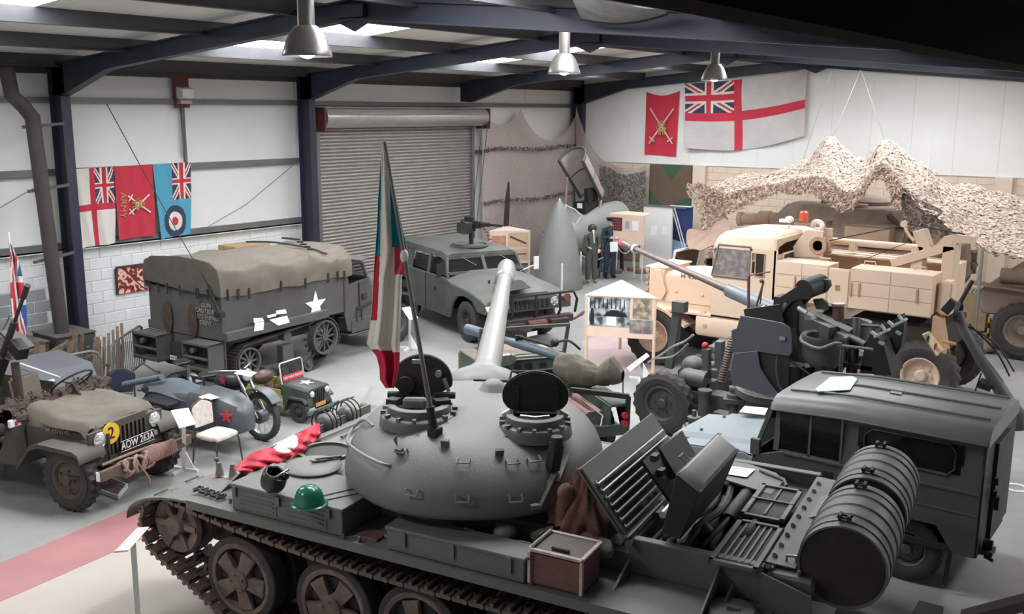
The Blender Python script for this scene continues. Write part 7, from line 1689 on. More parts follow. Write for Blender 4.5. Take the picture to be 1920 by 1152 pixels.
# ---------------------------------------------------------------- sheets of paper
papers=[]
def paper(pts,fr_,z,label):
    P=[Vector(fr_.world(fr_.z(u,v,z))) for u,v in pts]; c=sum(P,Vector())/4; t=thing('information_sheet',label,'paper',c)
    q=B(); q.prism([p-c for p in P],(0,0,.004)); q.done('sheet',white,t,smooth=False)
    q=B()
    for k in range(4):
        a=P[0].lerp(P[3],.2+.18*k)-c+Vector((0,0,.005)); b=P[1].lerp(P[2],.2+.18*k)-c+Vector((0,0,.005)); q.bar(a.lerp(b,.12),a.lerp(b,.85),.006,.001)
    q.done('printed_line',mat('faint_print',(190,190,192),.7,var=0),t,kind='stuff')
paper(((1396,762),(1440,766),(1434,779),(1386,773)),LF,1.165,'white sheet of paper on the pale bonnet of the hard-top off roader')
paper(((1372,875),(1416,881),(1400,896),(1362,890)),TF,1.425,'white sheet of paper on the tank deck beside the raised radiator lid')
KM=Fr(-10.80,8.50,4,1.0)
paper(((372,745),(392,739),(412,746),(388,752)),KM,.80,'white sheet of paper on top of the grey sidecar nose')
paper(((450,694),(482,699),(470,707),(438,701)),KM,1.04,'white sheet of paper lying on the motorcycle handlebars')
# ================================================================ INFORMATION STANDS
def stand(u,v,plate,label,hz_,zf=0.0,group='white information stands'):
    p=W(u,v,z=0); t=thing('information_stand',label,'stand',p,group=group)
    P=[W(a,b,z=z) for a,b,z in plate]; c=sum(P,Vector())/4
    q=B(); n_=(P[1]-P[0]).cross(P[3]-P[0]).normalized(); n_=n_ if n_.z>0 else -n_; q.prism([x-p-n_*.012 for x in P],n_*.015); pl=q.done('sign_board',wpaint,t,bev=.002)
    q=B(); q.prism([x-p+(c-x)*.05+n_*.004 for x in P],n_*.002); q.done('printed_sheet',white,pl,smooth=False)
    q=B(); q.bar((0,0,.03),(c.x-p.x,c.y-p.y,c.z-.02),.045,.045); q.done('post',wpaint,t)
    q=B()
    for a in (.3,.3+PI/2): q.bar((-.22*math.cos(a),-.22*math.sin(a),.02),(.22*math.cos(a),.22*math.sin(a),.02),.045,.035)
    q.done('base_foot',wpaint,t,sep=False)
    q=B(); q.prism([(.02,0,.04),(.16,.05,.04),(.02,0,.30)],(0,.012,0)); q.done('brace',wpaint,t)
stand(345,882,((320,770,1.0),(353,765,1.0),(368,795,.88),(336,803,.88)),'white information stand in front of the patterned chair',1)
stand(768,655,((753,578,.95),(768,575,.95),(784,596,.85),(768,600,.85)),'white information stand below the half-track front wheel, right of the tricolour flag',1)
stand(934,664,((910,577,.95),(932,573,.95),(943,594,.85),(922,601,.85)),'white information stand in front of the wide utility vehicle near wheel',1)
stand(1203,712,((1175,690,.80),(1212,662,.80),(1218,668,.75),(1182,697,.75)),'white information stand beside the gun carriage wheel and peach display',1)
stand(262,1205,((213,1036,1.12),(258,990,1.12),(281,988,1.06),(240,1034,1.06)),'white information stand at the tank track front, nearest the viewer',1)
# ================================================================ CHAIRS
chf=mat('patterned_upholstery',(196,184,176),.85,var=.3,scale=16,rgb2=(222,216,210)); chm=mat('dark_bronze_tube',(74,70,66),.4,.5,var=.05)
def chair(F_,label,m,yaw_,nm='banquet_chair',zs=1):
    t=thing(nm,label,'chair',F_,yaw_,None,.93)
    q=B(); q.loft([[Vector((x*f,y*f,z)) for x,y in ((-.20,-.20),(-.10,-.22),(.10,-.22),(.2,-.2),(.22,0),(.2,.2),(.10,.22),(-.10,.22),(-.2,.2),(-.21,0))] for z,f in ((.42,.95),(.44,1.0),(.47,1.0),(.49,.93),(.50,.75))]); q.done('seat',m,t,ang=50)
    q=B()
    out=[]
    for k in range(21): 
        a=PI*k/20; y=.19*math.cos(a); z=.80+.10*math.sin(a)*(1+.15*math.cos(4*a)); out.append(Vector((-.215-.12*(z-.5),y,z)))
    out+=[Vector((-.22,-.17,.55)),Vector((-.22,.17,.55))]
    q.prism(out,(-.035,0,0)); q.done('backrest',m,t,bev=.01)
    q=B(); pts=[(-.20,-.20,.42)]+[tuple(p+Vector((-.02,0,.0)) ) for p in [Vector((-.22,-.19,.55))]+[Vector((-.215-.12*(.8+.11*math.sin(a)-.5),.205*-math.cos(a),.80+.115*math.sin(a))) for a in [PI*i/14 for i in range(15)]]+[Vector((-.22,.19,.55))]]+[(-.20,.20,.42)]
    q.tube(pts,.013,8); q.tube([(-.2,-.2,.42),(.18,-.2,.42),(.2,0,.42),(.18,.2,.42),(-.2,.2,.42)],.012,8); q.done('back_frame',chm,t)
    for (x,y,dx,dy) in ((.18,.2,.06,.03),(.18,-.2,.06,-.03),(-.2,.2,-.06,.03),(-.2,-.2,-.06,-.03)):
        q=B(); q.tube([(x,y,.42),(x+dx*.3,y+dy*.5,.38),(x+dx,y+dy,.012)],.012,8); q.done('leg',chm,t)
    return t
cc_=W(410,872,z=0); chair(cc_,'chair with a patterned beige seat and back beside the white stand',chf,math.radians(8))
o=W(225,790,z=0); chair(Vector((-12.75,7.55,0)),'navy upholstered chair with white edging behind the jeep',mat('navy_upholstery',(40,42,66),.85,var=.1),math.radians(-35),'upholstered_chair')
# ================================================================ MOTORCYCLE WITH SIDECAR
mg_=mat('motorcycle_grey',(78,84,90),0.4,var=.12,scale=4,dust=.1); mbk=mat('motorcycle_black',(42,43,45),0.35,var=.12); mst=mat('motorcycle_steel',(150,150,150),.3,.8,var=.1)
mcyc=KM.thing('motorcycle_with_sidecar','dark grey motorcycle with red star tank and grey sidecar behind the patterned chair','motorcycle')
def mwheel(c,r,w_,lug=.01):
    q=B(); tyre(q,r,w_,c,(0,1,0),34,lug,.80); o=q.done('tyre',rub,mcyc,ang=30)
    q=B(); c=Vector(c); q.lathe([(r*.80,-w_*.35),(r*.74,-w_*.2),(r*.74,w_*.2),(r*.80,w_*.35)],c,(0,1,0),n=34); q.done('rim',mst,o)
    q=B(); q.lathe([(0,-.07),(.09,-.07),(.10,-.02),(.10,.02),(.09,.07),(0,.07)],c,(0,1,0),n=20); q.done('hub',mg_,o)
    q=B()
    for k in range(20): a=2*PI*k/20; q.cyl(c+Vector((math.cos(a)*.08,(.05 if k%2 else -.05),math.sin(a)*.08)),c+Vector((math.cos(a+.25)*r*.76,0,math.sin(a+.25)*r*.76)),.004,n=4)
    q.done('spoke',mst,o,kind='stuff'); return o
mwheel((0,0,.35),.35,.10); mwheel((-1.62,0,.34),.34,.11); mwheel((-.95,-.95,.33),.33,.10)
q=B()
for y in (-.085,.085): q.cyl((.02,y,.34),(-.38,y,.95),.026,n=12)
q.done('front_fork',mst,mcyc); 
q=B(); pts=[(.43*math.cos(a),.34+.43*math.sin(a)) for a in [PI*.22+i*PI*.62/10 for i in range(11)]]; q.loft([[Vector((x,y,z)) for y in (-.09,.09)]+[Vector((x*.97,y,z-.02)) for y in (.09,-.09)] for x,z in pts]); q.done('front_mudguard',mg_,mcyc,ang=50)
q=B(); pts=[(-1.62+.42*math.cos(a),.34+.42*math.sin(a)) for a in [PI*.25+i*PI*.75/10 for i in range(11)]]; q.loft([[Vector((x,y,z)) for y in (-.09,.09)]+[Vector((x,y,z-.02)) for y in (.09,-.09)] for x,z in pts]); q.done('rear_mudguard',mbk,mcyc,ang=50)
q=B(); q.tube([(-.38,0,.92),(-.5,.1,.55),(-.9,.12,.28),(-1.62,.12,.34)],.02,8); q.tube([(-.38,0,.92),(-.5,-.1,.55),(-.9,-.12,.28),(-1.62,-.12,.34)],.02,8); q.tube([(-.38,0,.92),(-.95,0,.72),(-1.65,0,.70)],.025,8); q.done('frame',mbk,mcyc,sep=False)
q=B(); q.box((-.70,0,.42),(.42,.22,.34)); q.cyl((-.68,-.12,.40),(-.68,-.36,.42),.09,n=16); q.cyl((-.68,.12,.40),(-.68,.36,.42),.09,n=16); 
for k in range(5): q.cyl((-.68,-.16-.035*k,.40),(-.68,-.17-.035*k,.40),.115,n=16)
q.tube([(-.6,-.2,.3),(-.8,-.2,.2),(-1.5,-.2,.25)],.03,8); q.done('engine',mbk,mcyc,sep=False)
q=B(); q.loft([[Vector((x,w_*math.cos(a),z+h_*math.sin(a))) for a in [2*PI*i/18 for i in range(18)]] for x,w_,z,h_ in ((-.28,.04,.82,.05),(-.36,.13,.80,.12),(-.55,.17,.79,.14),(-.78,.14,.77,.12),(-.86,.05,.75,.06))]); tk_=q.done('fuel_tank',mbk,mcyc,ang=70)
q=B(); star(q,(-.56,-.172,.82),(1,0,0),(0,0,1),.075,(0,-1,0)); q.done('red_star',redp,tk_,label='red star')
for x,s_,z,l in ((-.98,.15,.80,.34),(-1.56,.14,.90,.30)):
    q=B(); q.loft([[Vector((x+dx*l,w_*s_*math.cos(a),z+dz+.03*math.sin(a))) for a in [2*PI*i/14 for i in range(14)]] for dx,w_,dz in ((-.55,.2,.02),(-.45,.95,.02),(-.1,1.0,0),(.3,.55,.02),(.5,.2,.04))]); q.done('saddle',mbk,mcyc,ang=70)
q=B()
for k in range(2): q.tube([(-1.12+.0*k-.34*k,-.05,.60),(-1.12-.34*k,-.05,.62),(-1.1-.34*k,-.05,.78+.12*k)],.02,8)
q.done('saddle_spring',mst,mcyc)
q=B(); q.tube(smoothpts([(-.62,-.36,.98),(-.50,-.30,1.0),(-.40,-.1,.97),(-.38,0,.96),(-.40,.1,.97),(-.50,.30,1.0),(-.62,.36,.98)],4),.014,8); q.done('handlebar',mst,mcyc)
q=B(); q.lathe([(0,-.16),(.06,-.14),(.09,-.05),(.092,0)],(-.24,0,.92),(1,0,-.1),n=22); hl=q.done('headlamp_shell',mbk,mcyc); q=B(); q.lathe([(.092,0),(.085,.02),(.05,.035),(0,.04)],(-.24,0,.92),(1,0,-.1),n=22); q.done('lamp_glass',chrome,hl)
# sidecar on the near side
def scr(x,w_,z0,z1,tilt=0): return [Vector((x,-.53+w_*y,z)) for y,z in ((-1,z0+.05),(-.9,z0),(.9,z0),(1,z0+.05),(1,z1-.08),(.8,z1),(-.8,z1),(-1,z1-.08))]
q=B(); q.loft([scr(.36,.06,.36,.56),scr(.28,.17,.32,.70),scr(.0,.25,.28,.78),scr(-.55,.28,.26,.80),scr(-.62,.28,.26,.76),scr(-1.3,.30,.28,.70),scr(-1.55,.25,.38,.62),scr(-1.68,.10,.46,.56)]); sc_=q.done('sidecar_body',mg_,mcyc,ang=50,bev=.015,seg=2)
q=B(); q.grid(lambda u,v:(-1.62+1.05*u,-.82+.58*v,.73+.12*math.exp(-((u-.45)**2)*9)*(math.sin(PI*v)*.7+.3)-.03*(2*v-1)**2*2),18,14,.02); q.done('sidecar_canvas',mat('grey_canvas',(84,92,98),.85,var=.1,scale=4,bump=.3,bscale=80),mcyc,ang=80)
q=B(); star(q,(.17,-.745,.58),(1,.30,0),(0,0,1),.10,(.3,-1,.05),.03); star_=q.done('red_star',redp,sc_,label='red star with pale edge')
q=B(); q.lathe([(0,-.05),(.04,-.05),(.05,0),(.0,.01)],(-1.1,-1.05,.82),(1,0,0),n=14); q.tube([(-.3,-.3,.32),(-.3,-.1,.32)],.02,8); q.tube([(-1.2,-.3,.32),(-1.2,-.1,.32)],.02,8); q.bx(-1.25,-.65,-1.05,-.85,.62,.66); q.tube([(-.95,-.9,.33),(-.95,-.6,.33)],.03,8); q.done('sidecar_chassis',mbk,mcyc)
q=B(); q.cyl((-2.05,-.72,.66),(-1.2,-.70,.90),.045,n=12); q.done('stowed_roll',mat('blue_grey_roll',(98,106,112),.7,var=.08),mcyc)
# ================================================================ TOY JEEP
tj_=Fr(-11.02,9.62,8,1.0); tj=tj_.thing('pedal_jeep','child size olive pedal jeep with white star and MILITARY POLICE screen','toy car')
tg=mat('pedal_jeep_green',(66,74,66),.45,var=.1); ty=mat('pedal_jeep_lime',(150,152,86),.5,var=.1)
for s in (-1,1):
    for x in (0,-.95): wheel(tj,(x,s*.27,.17),.17,.07,rub,rub,s,n=20,lug=.006,rin=.5,nuts=0)
    q=B(); q.loft([[Vector((x,s*.20,z)),Vector((x,s*.33,z)),Vector((x,s*.33,z-.03)),Vector((x,s*.2,z-.03))] for x,z in ((.16,.34),(.10,.39),(-.16,.39),(-.26,.18))]); q.done('wing',tg,tj,ang=50)
    q=B(); lamp(q,(.165,s*.17,.44),(1,0,0),.045,.03); q.done('headlamp',chrome,tj)
q=B(); q.loft([[Vector((x,y,z)) for y,z in ((-.25,.22),(-.25,zt_-.03),(-.20,zt_),(.20,zt_),(.25,zt_-.03),(.25,.22))] for x,zt_ in ((-.35,.56),(.15,.52))]); bo=q.done('bonnet',tg,tj,bev=.006)
q=B(); star(q,(-.08,.0,.548),(0,1,0),(-1,0,.1),.12,(0,0,1)); q.done('star_marking',white,bo,label='white star')
q=B()
for k in range(6): q.bx(.15,.165,-.11+.044*k-.008,-.11+.044*k+.008,.28,.48)
q.done('grille_slot',blk,tj,kind='stuff')
q=B(); q.bx(-1.15,-.35,-.28,-.26,.2,.46); q.bx(-1.15,-.35,.26,.28,.2,.46); q.bx(-1.17,-1.15,-.28,.28,.2,.46); q.bx(-1.15,-.35,-.27,.27,.18,.2); q.done('body_tub',ty,tj,bev=.004,sep=False)
q=B(); q.tube([(-.34,-.25,.54),(-.38,-.25,.82),(-.39,-.22,.85),(-.39,.22,.85),(-.38,.25,.82),(-.34,.25,.54)],.012,8); wfm=q.done('windscreen_frame',mat('cream_tube',(204,202,190),.4,var=0),tj)
q=B(); q.prism([(-.35,-.24,.54),(-.35,.24,.54),(-.385,.24,.84),(-.385,-.24,.84)],(.004,0,0)); q.done('windscreen',glass,wfm)
q=B(); q.prism([(-.34,-.22,.57),(-.34,.22,.57),(-.35,.22,.66),(-.35,-.22,.66)],(.006,0,0)); o=q.done('name_strip',fr,wfm); text('strip_lettering','MILITARY POLICE',.058,white,wfm,(-.334,0,.615),(0,1,0),(0,0,1),squash=.95)
q=B(); q.bx(.22,.25,-.36,.36,.16,.22); q.done('front_bumper',mat('green_bumper',(70,104,84),.5,var=.1),tj,bev=.004)
q=B(); q.bx(.17,.18,-.10,.12,.22,.28); q.done('number_plate',mat('orange_plate',(204,150,84),.5,var=0),tj)
q=B(); c=Vector((-.62,0,.50)); q.tube([c+Vector((.04*math.sin(a)*1,.11*math.cos(a),.10*math.sin(a))) for a in [2*PI*i/20 for i in range(20)]],.008,6,closed=True); q.cyl(c,c+Vector((.2,0,-.08)),.01,n=6); q.bx(-1.0,-.8,-.2,.2,.3,.36); q.sph((-.95,.0,.52),.14,16,10,(.9,1.4,.8)); q.done('seat_and_wheel',mat('maroon_leather',(86,62,58),.4,var=.2),tj,sep=False)
# ================================================================ DISPLAYS AT THE BACK
peach=mat('peach_display_board',(226,200,182),.75,var=.04); pale=mat('pale_wood_frame',(214,190,166),.7,var=.08,scale=10)
def photo(name,dark,mid,lite,sc_):
    m=bpy.data.materials.new(name); m.use_nodes=True; nt=m.node_tree; n=nt.nodes; b=n['Principled BSDF']; tc=n.new('ShaderNodeTexCoord'); no=n.new('ShaderNodeTexNoise'); no.inputs['Scale'].default_value=sc_; no.inputs['Detail'].default_value=8
    r=n.new('ShaderNodeValToRGB'); nt.links.new(tc.outputs['Object'],no.inputs[0]); nt.links.new(no.outputs[0],r.inputs[0]); nt.links.new(r.outputs[0],b.inputs['Base Color'])
    r.color_ramp.elements[0].position=.40; r.color_ramp.elements[0].color=(*lin(dark),1); r.color_ramp.elements[1].position=.62; r.color_ramp.elements[1].color=(*lin(lite),1); e=r.color_ramp.elements.new(.5); e.color=(*lin(mid),1); return m
ph1=photo('snow_photo',(60,64,68),(150,156,160),(206,210,212),7); ph2=photo('sepia_photo',(120,108,94),(158,146,128),(186,176,158),9); ph3=photo('grey_photo',(108,98,94),(140,132,128),(168,162,158),6)
def tri_display(A,Bp,Cp,z0,z1,label,zleg=0):
    # A: left corner, Bp: right corner (front face A-Bp), Cp: back corner
    t=thing('display_column',label,'display',((A.x+Bp.x)/2,(A.y+Bp.y)/2,0)); o=Vector(t.location)
    A=Vector((A.x,A.y,0))-o;Bp=Vector((Bp.x,Bp.y,0))-o;Cp=Vector((Cp.x,Cp.y,0))-o
    for a,b in ((A,Bp),(Bp,Cp),(Cp,A)):
        q=B(); d=(b-a).normalized(); n_=Vector((d.y,-d.x,0))*.02; q.prism([a+Vector((0,0,z0)),b+Vector((0,0,z0)),b+Vector((0,0,z1)),a+Vector((0,0,z1))],n_); q.done('display_panel',peach,t,bev=.002)
    for a in (A,Bp,Cp): q=B(); q.cyl((a.x,a.y,0),(a.x,a.y,z1),.03,n=8); q.done('post',pale,t)
    cc=(A+Bp+Cp)/3; q=B(); P=[a+(a-cc)*.06+Vector((0,0,z1)) for a in (A,Bp,Cp)]; q.prism(P,(0,0,.015)); q.add([*(p+Vector((0,0,.016)) for p in P),cc+Vector((0,0,z1+.10))],[(0,1,3),(1,2,3),(2,0,3),(0,2,1)]); q.done('sloping_cap',mat('pale_peach_top',(222,204,190),.7,var=.03),t,smooth=False)
    return t,o,A,Bp
Ab=W(1098,692,z=0); Bb=W(1224,700,z=0); Cb=W(1162,655,z=0)
t,o,A,Bp=tri_display(Ab,Bb,Cb,.62,1.36,'peach three sided display column with snowy tank photograph beside the sand truck wheel')
d=(Bp-A); dn=d.normalized(); n_=Vector((dn.y,-dn.x,0)); L0=d.length
def onpanel(x0,x1,z0,z1,m,nm,off=.022,par=t,th=.004):
    q=B(); q.prism([A+dn*x0*L0+Vector((0,0,z0))+n_*off,A+dn*x1*L0+Vector((0,0,z0))+n_*off,A+dn*x1*L0+Vector((0,0,z1))+n_*off,A+dn*x0*L0+Vector((0,0,z1))+n_*off],n_*th); return q.done(nm,m,par,smooth=False)
pp_=onpanel(.02,.64,.82,1.34,ph1,'photograph'); onpanel(.68,.96,.98,1.34,ph2,'photograph'); onpanel(.64,.98,.72,.96,ph3,'photograph'); onpanel(.02,.04,.82,1.34,white,'photo_border',.026)
q=B()
for (x0,x1,z0,z1) in ((.27,.60,1.02,1.08),(.32,.50,1.07,1.12),(.24,.62,1.0,1.03)): q.prism([A+dn*x0*L0+Vector((0,0,z0))+n_*.027,A+dn*x1*L0+Vector((0,0,z0))+n_*.027,A+dn*(x1-.03)*L0+Vector((0,0,z1))+n_*.027,A+dn*(x0+.03)*L0+Vector((0,0,z1))+n_*.027],n_*.002)
q.done('pictured_tank',gdark,pp_,sep=False,smooth=False); 
q=B(); q.prism([A+dn*x*L0+Vector((0,0,z))+n_*.028 for x,z in ((.06,.84),(.11,.84),(.12,1.0),(.10,1.14),(.07,1.14),(.05,1.0))],n_*.002); q.done('pictured_figure',gdark,pp_,smooth=False); onpanel(.30,.44,.84,1.0,white,'pictured_notice',.028)
q=B()
for k in range(9): x=.05+.062*k; q.prism([A+dn*x*L0+Vector((0,0,1.14))+n_*.027,A+dn*(x+.02)*L0+Vector((0,0,1.14))+n_*.027,A+dn*(x+.015)*L0+Vector((0,0,1.33))+n_*.027,A+dn*(x+.004)*L0+Vector((0,0,1.33))+n_*.027],n_*.001)
q.done('pictured_trees',gdark,pp_,smooth=False,kind='stuff')
A2=W(916,432,z=1.45);B2=W(998,436,z=1.45);C2=W(950,424,z=1.45)
A2=Vector((-16.2,20.6,0)); B2=Vector((-15.45,21.35,0)); C2=Vector((-16.5,21.6,0))
t2,o2,A,Bp=tri_display(A2,B2,C2,.55,1.42,'pale three sided display column with aircraft drawing behind the wide utility vehicle')
d=(Bp-A); dn=d.normalized(); n_=Vector((dn.y,-dn.x,0)); L0=d.length; t=t2
onpanel(.45,.97,.98,1.38,mat('cream_drawing',(196,170,142),.7,var=.1),'drawing',par=t2); onpanel(.45,.97,.62,.94,mat('cream_drawing',(196,170,142),.7),'drawing',par=t2)
q=B(); q.bar(A+dn*.50*L0+Vector((0,0,1.28))+n_*.03,A+dn*.92*L0+Vector((0,0,1.08))+n_*.03,.004,.05,up=(0,0,1)); q.bar(A+dn*.55*L0+Vector((0,0,.80))+n_*.03,A+dn*.92*L0+Vector((0,0,.80))+n_*.03,.004,.03,up=(0,0,1)); q.done('drawn_aircraft',mat('brown_ink',(84,66,54),.7,var=0),t2,smooth=False)
onpanel(.03,.40,.75,1.3,mat('red_brown_picture',(178,130,108),.7,var=.3,scale=8),'picture',par=t2)
# third display: medal board
A=W(1141,455,y=23.4);Bp=W(1207,458,y=23.4)
nb=thing('medal_display_board','peach display board with dark red medal frame on thin legs near the end wall','display',((A.x+Bp.x)/2,23.4,0)); o=Vector(nb.location)
zb0=A.z; zt0=W(1141,400,y=23.4).z; hw=(Bp.x-A.x)/2
q=B(); q.bx(-hw,hw,-.02,.02,zb0,zt0); q.done('board',peach,nb,bev=.004)
q=B(); q.prism([(-hw,0,zt0),(hw,0,zt0),(hw*.9,.5,zt0+.02),(-hw*.6,.6,zt0+.02)],(0,0,.01)); q.done('board_top',pale,nb)
for x in (-hw+.03,hw-.03,0): q=B(); q.cyl((x,.0 if x else .5,0),(x,.0 if x else .5,zt0),.025,n=8); q.done('leg',pale,nb)
c=W(1155,420,y=23.37)-o; q=B(); q.box(c,(.38,.02,.36)); mfm=q.done('medal_frame',mat('maroon_felt',(98,34,44),.8,var=.05),nb)
for i in range(4):
    for j in range(5):
        q=B(); p=c+Vector((-.13+.066*j,-.014,.11-.075*i)); q.cyl(p,p+Vector((0,-.006,0)),.014,n=8); q.done('medal',chrome,mfm)
q=B(); q.box(W(1176,422,y=23.37)-o,(.12,.01,.2)); q.done('blue_card',mat('blue_card',(140,170,180),.7,var=.1),nb); q=B(); q.box(W(1191,424,y=23.37)-o,(.2,.01,.26)); q.done('white_card',white,nb)
# white partition and blue striped doorway
a=W(1208,386,y=25.2); b=W(1262,388,y=25.2); wp=thing('white_partition','tall white partition panel with small notices under the camouflage board','partition',((a.x+b.x)/2,25.2,0)); hw=(b.x-a.x)/2
q=B(); q.bx(-hw,hw,-.04,.04,.0,a.z); q.done('panel',wpaint,wp,bev=.006); q=B(); q.bx(-hw-.05,hw+.4,-.06,.06,a.z,a.z+.04); q.bx(-hw-.04,-hw,-.05,.05,0,a.z); q.done('panel_trim',girt,wp,sep=False)
q=B(); q.box((-.1,-.045,1.2),(.2,.005,.28)); q.box((.25,-.045,1.22),(.16,.005,.24)); q.done('notice',white,wp)
a=W(1264,386,y=25.6); b=W(1292,392,y=25.6); bt=thing('blue_tent_entrance','dark blue tent entrance with sloping white poles beside the white partition','tent',((a.x+b.x)/2,25.6,0)); hw=(b.x-a.x)/2+.1
q=B(); q.bx(-hw,hw,0,.06,0,a.z); q.done('blue_wall',mat('tent_navy',(40,56,104),.8,var=.1),bt); q=B(); q.prism([(-hw,-.02,0),(hw,-.02,0),(hw*.6,-.02,.85),(-hw,-.02,.95)],(0,.01,0)); q.done('pale_lining',mat('tent_pale_blue',(158,186,214),.8,var=.1,scale=9),bt)
q=B(); q.cyl((-.2,-.06,a.z-.05),(.28,-.06,.5),.02,n=8); q.cyl((-.28,-.06,a.z-.05),(.2,-.06,.5),.02,n=8); q.cyl((-hw,-.05,a.z),(hw,-.05,a.z),.02,n=8); q.done('white_pole',wpaint,bt,sep=False)
# ---------------------------------------------------------------- nose cone and cockpit section
cn=W(1041,541,z=0)+Vector((.0,.15,0)); nc=thing('aircraft_nose_cone','tall grey pointed aircraft nose cone standing on the floor','nose cone',(cn.x,cn.y,0))
ztip=W(1035,372,y=cn.y).z; R0=(W(1078,540,y=cn.y).x-W(1004,540,y=cn.y).x)/2
q=B(); q.lathe([(R0*1.0,0),(R0*1.02,.02),(R0*.98,ztip*.12),(R0*.90,ztip*.30),(R0*.76,ztip*.50),(R0*.56,ztip*.70),(R0*.33,ztip*.86),(R0*.16,ztip*.95),(R0*.05,ztip*.985)],(0,0,0),n=44); cc1=q.done('cone',mat('nose_cone_grey',(126,130,128),.5,var=.08,scale=2),nc,ang=60)
q=B(); q.lathe([(R0*.05,0),(R0*.04,ztip*.012),(0,ztip*.02)],(0,0,ztip*.985),n=16); q.done('bright_tip',chrome,cc1)
q=B(); 
for z in (.60,.66): rr=R0*(.80-(z-.5)*.9); q.lathe([(rr+.004,0),(rr+.008,.01),(rr+.004,.02)],(0,0,ztip*z),n=20,ang=.7,a0=-1.2)
q.done('painted_band',fgr,nc,kind='stuff')
KO=W(1047,462,y=22.7); KO.z=0
ckp=thing('aircraft_cockpit_section','grey green jet cockpit section with raised canopy behind the nose cone','aircraft',KO)
am_=mat('aircraft_grey_green',(140,144,138),.5,var=.08,scale=1.5)
def fus(y,r,z,xo): return [Vector((xo+r*math.cos(a),y,z+r*1.1*math.sin(a))) for a in [2*PI*i/28 for i in range(28)]]
q=B(); q.loft([fus(0,.44,1.08,0),fus(.15,.48,1.10,.02),fus(.8,.54,1.22,.20),fus(1.5,.54,1.36,.42),fus(2.1,.50,1.48,.62)]); q.done('fuselage',am_,ckp,ang=50)
q=B(); q.lathe([(.44,-.02),(.50,-.03),(.52,0),(.50,.04),(.44,.03)],(0,0,1.08),(0,1,0),n=30); q.lathe([(0,0.0),(.38,.0),(.38,-.02),(0,-.02)],(0,-.0,1.08),(0,1,0),n=24); q.done('nose_ring',gdark,ckp,sep=False)
for s in (-1,1): q=B(); q.bar((s*.4,.1,0),(s*.35,.15,.8),.08,.08); q.done('trestle',gdark,ckp); q=B(); q.bar((s*.4+.5,2.0,0),(s*.35+.5,2.0,1.1),.08,.08); q.done('trestle',gdark,ckp)
wsP=[W(u,v,y=23.1)-KO for u,v in ((1046,396),(1053,385),(1068,384),(1082,392),(1091,405))]; wsQ=[W(u,v,y=22.95)-KO for u,v in ((1050,425),(1056,428),(1062,430),(1070,428),(1078,424))]
def ws_(u,v):
    t=u*4; i=min(int(t),3); f_=t-i; a=wsP[i].lerp(wsP[i+1],f_); b=wsQ[i].lerp(wsQ[i+1],f_); p=b.lerp(a,v); p.y-=.18*math.sin(PI*u); return p
q=B(); q.grid(ws_,16,8,.01); w1=q.done('windscreen_glass',mat('cockpit_glass',(176,182,184),.1,var=0,alpha=.35),ckp)
q=B(); q.tube([ws_(u/16,1) for u in range(17)],.022,6); q.tube([ws_(.5,0),ws_(.5,1)],.03,6); q.tube([ws_(0,0),ws_(0,1)],.02,6); q.tube([ws_(1,0),ws_(1,1)],.022,6); q.tube([ws_(u/16,0) for u in range(17)],.03,6); q.done('windscreen_arch',mat('pale_windscreen_frame',(206,204,198),.5,var=0),w1,sep=False)
q=B(); sp=W(1098,388,y=23.7)-KO; q.box(sp,(.42,.7,.3)); q.box(sp+Vector((0,.3,.25)),(.34,.2,.5)); q.cyl(sp+Vector((-.0,.2,.2)),sp+Vector((0,.2,.5)),.16,n=16); q.box(sp+Vector((.18,-.1,.15)),(.1,.2,.16)); q.done('ejection_seat',gdark,ckp,sep=False)
q=B(); q.box(W(1087,386,y=23.3)-KO,(.16,.02,.14)); q.done('seat_placard',white,ckp)
Pb=W(1108,372,y=24.1)-KO; Pt=W(1070,302,y=23.1)-KO; ax=(Pt-Pb).normalized(); Lc=(Pt-Pb).length; sx_=Vector((0,0,1)).cross(ax).normalized(); sx_=sx_ if sx_.x>0 else -sx_; up_=ax.cross(sx_); up_=up_ if up_.z>0 else -up_
def can(u,v): a=PI*u; r=.37+.05*v; return Pb+ax*(Lc*v)+sx_*math.cos(a)*r+up_*(math.sin(a)*r*1.3)
q=B(); q.grid(can,24,14,.015); cnp=q.done('raised_canopy',mat('frosted_canopy',(170,160,156),.35,var=.1),ckp,ang=70)
q=B(); q.tube([can(u/20,1) for u in range(21)],.035,8); q.tube([can(u/20,.5)-up_*.02 for u in range(21)],.022,8); q.tube([can(u/20,0) for u in range(21)],.03,8); q.tube([can(0,0),can(0,1)],.045,8); q.tube([can(1,0),can(1,1)],.045,8); q.done('canopy_frame',gn,cnp,sep=False)
q=B(); q.cyl(can(1,.6),W(1060,392,y=23.5)-KO,.028,n=8); q.cyl(can(0,.0),W(1125,392,y=24.0)-KO,.03,n=8); q.done('canopy_strut',mat('pink_grey_strut',(178,156,150),.5,var=.1),cnp)
la=W(1122,520,y=23.2)-KO; la.z=0; q=B(); q.bar(la,la+Vector((-.05,.5,1.3)),.05,.05); q.bar(la+Vector((.3,0,0)),la+Vector((.25,.5,1.3)),.05,.05)
for k in range(5): z=.2+.25*k; q.box(la+Vector((.15,.5*z/1.3,z)),(.30,.16,.03))
q.done('access_ladder',mat('blue_ladder',(62,78,88),.5,var=.1),ckp,sep=False)
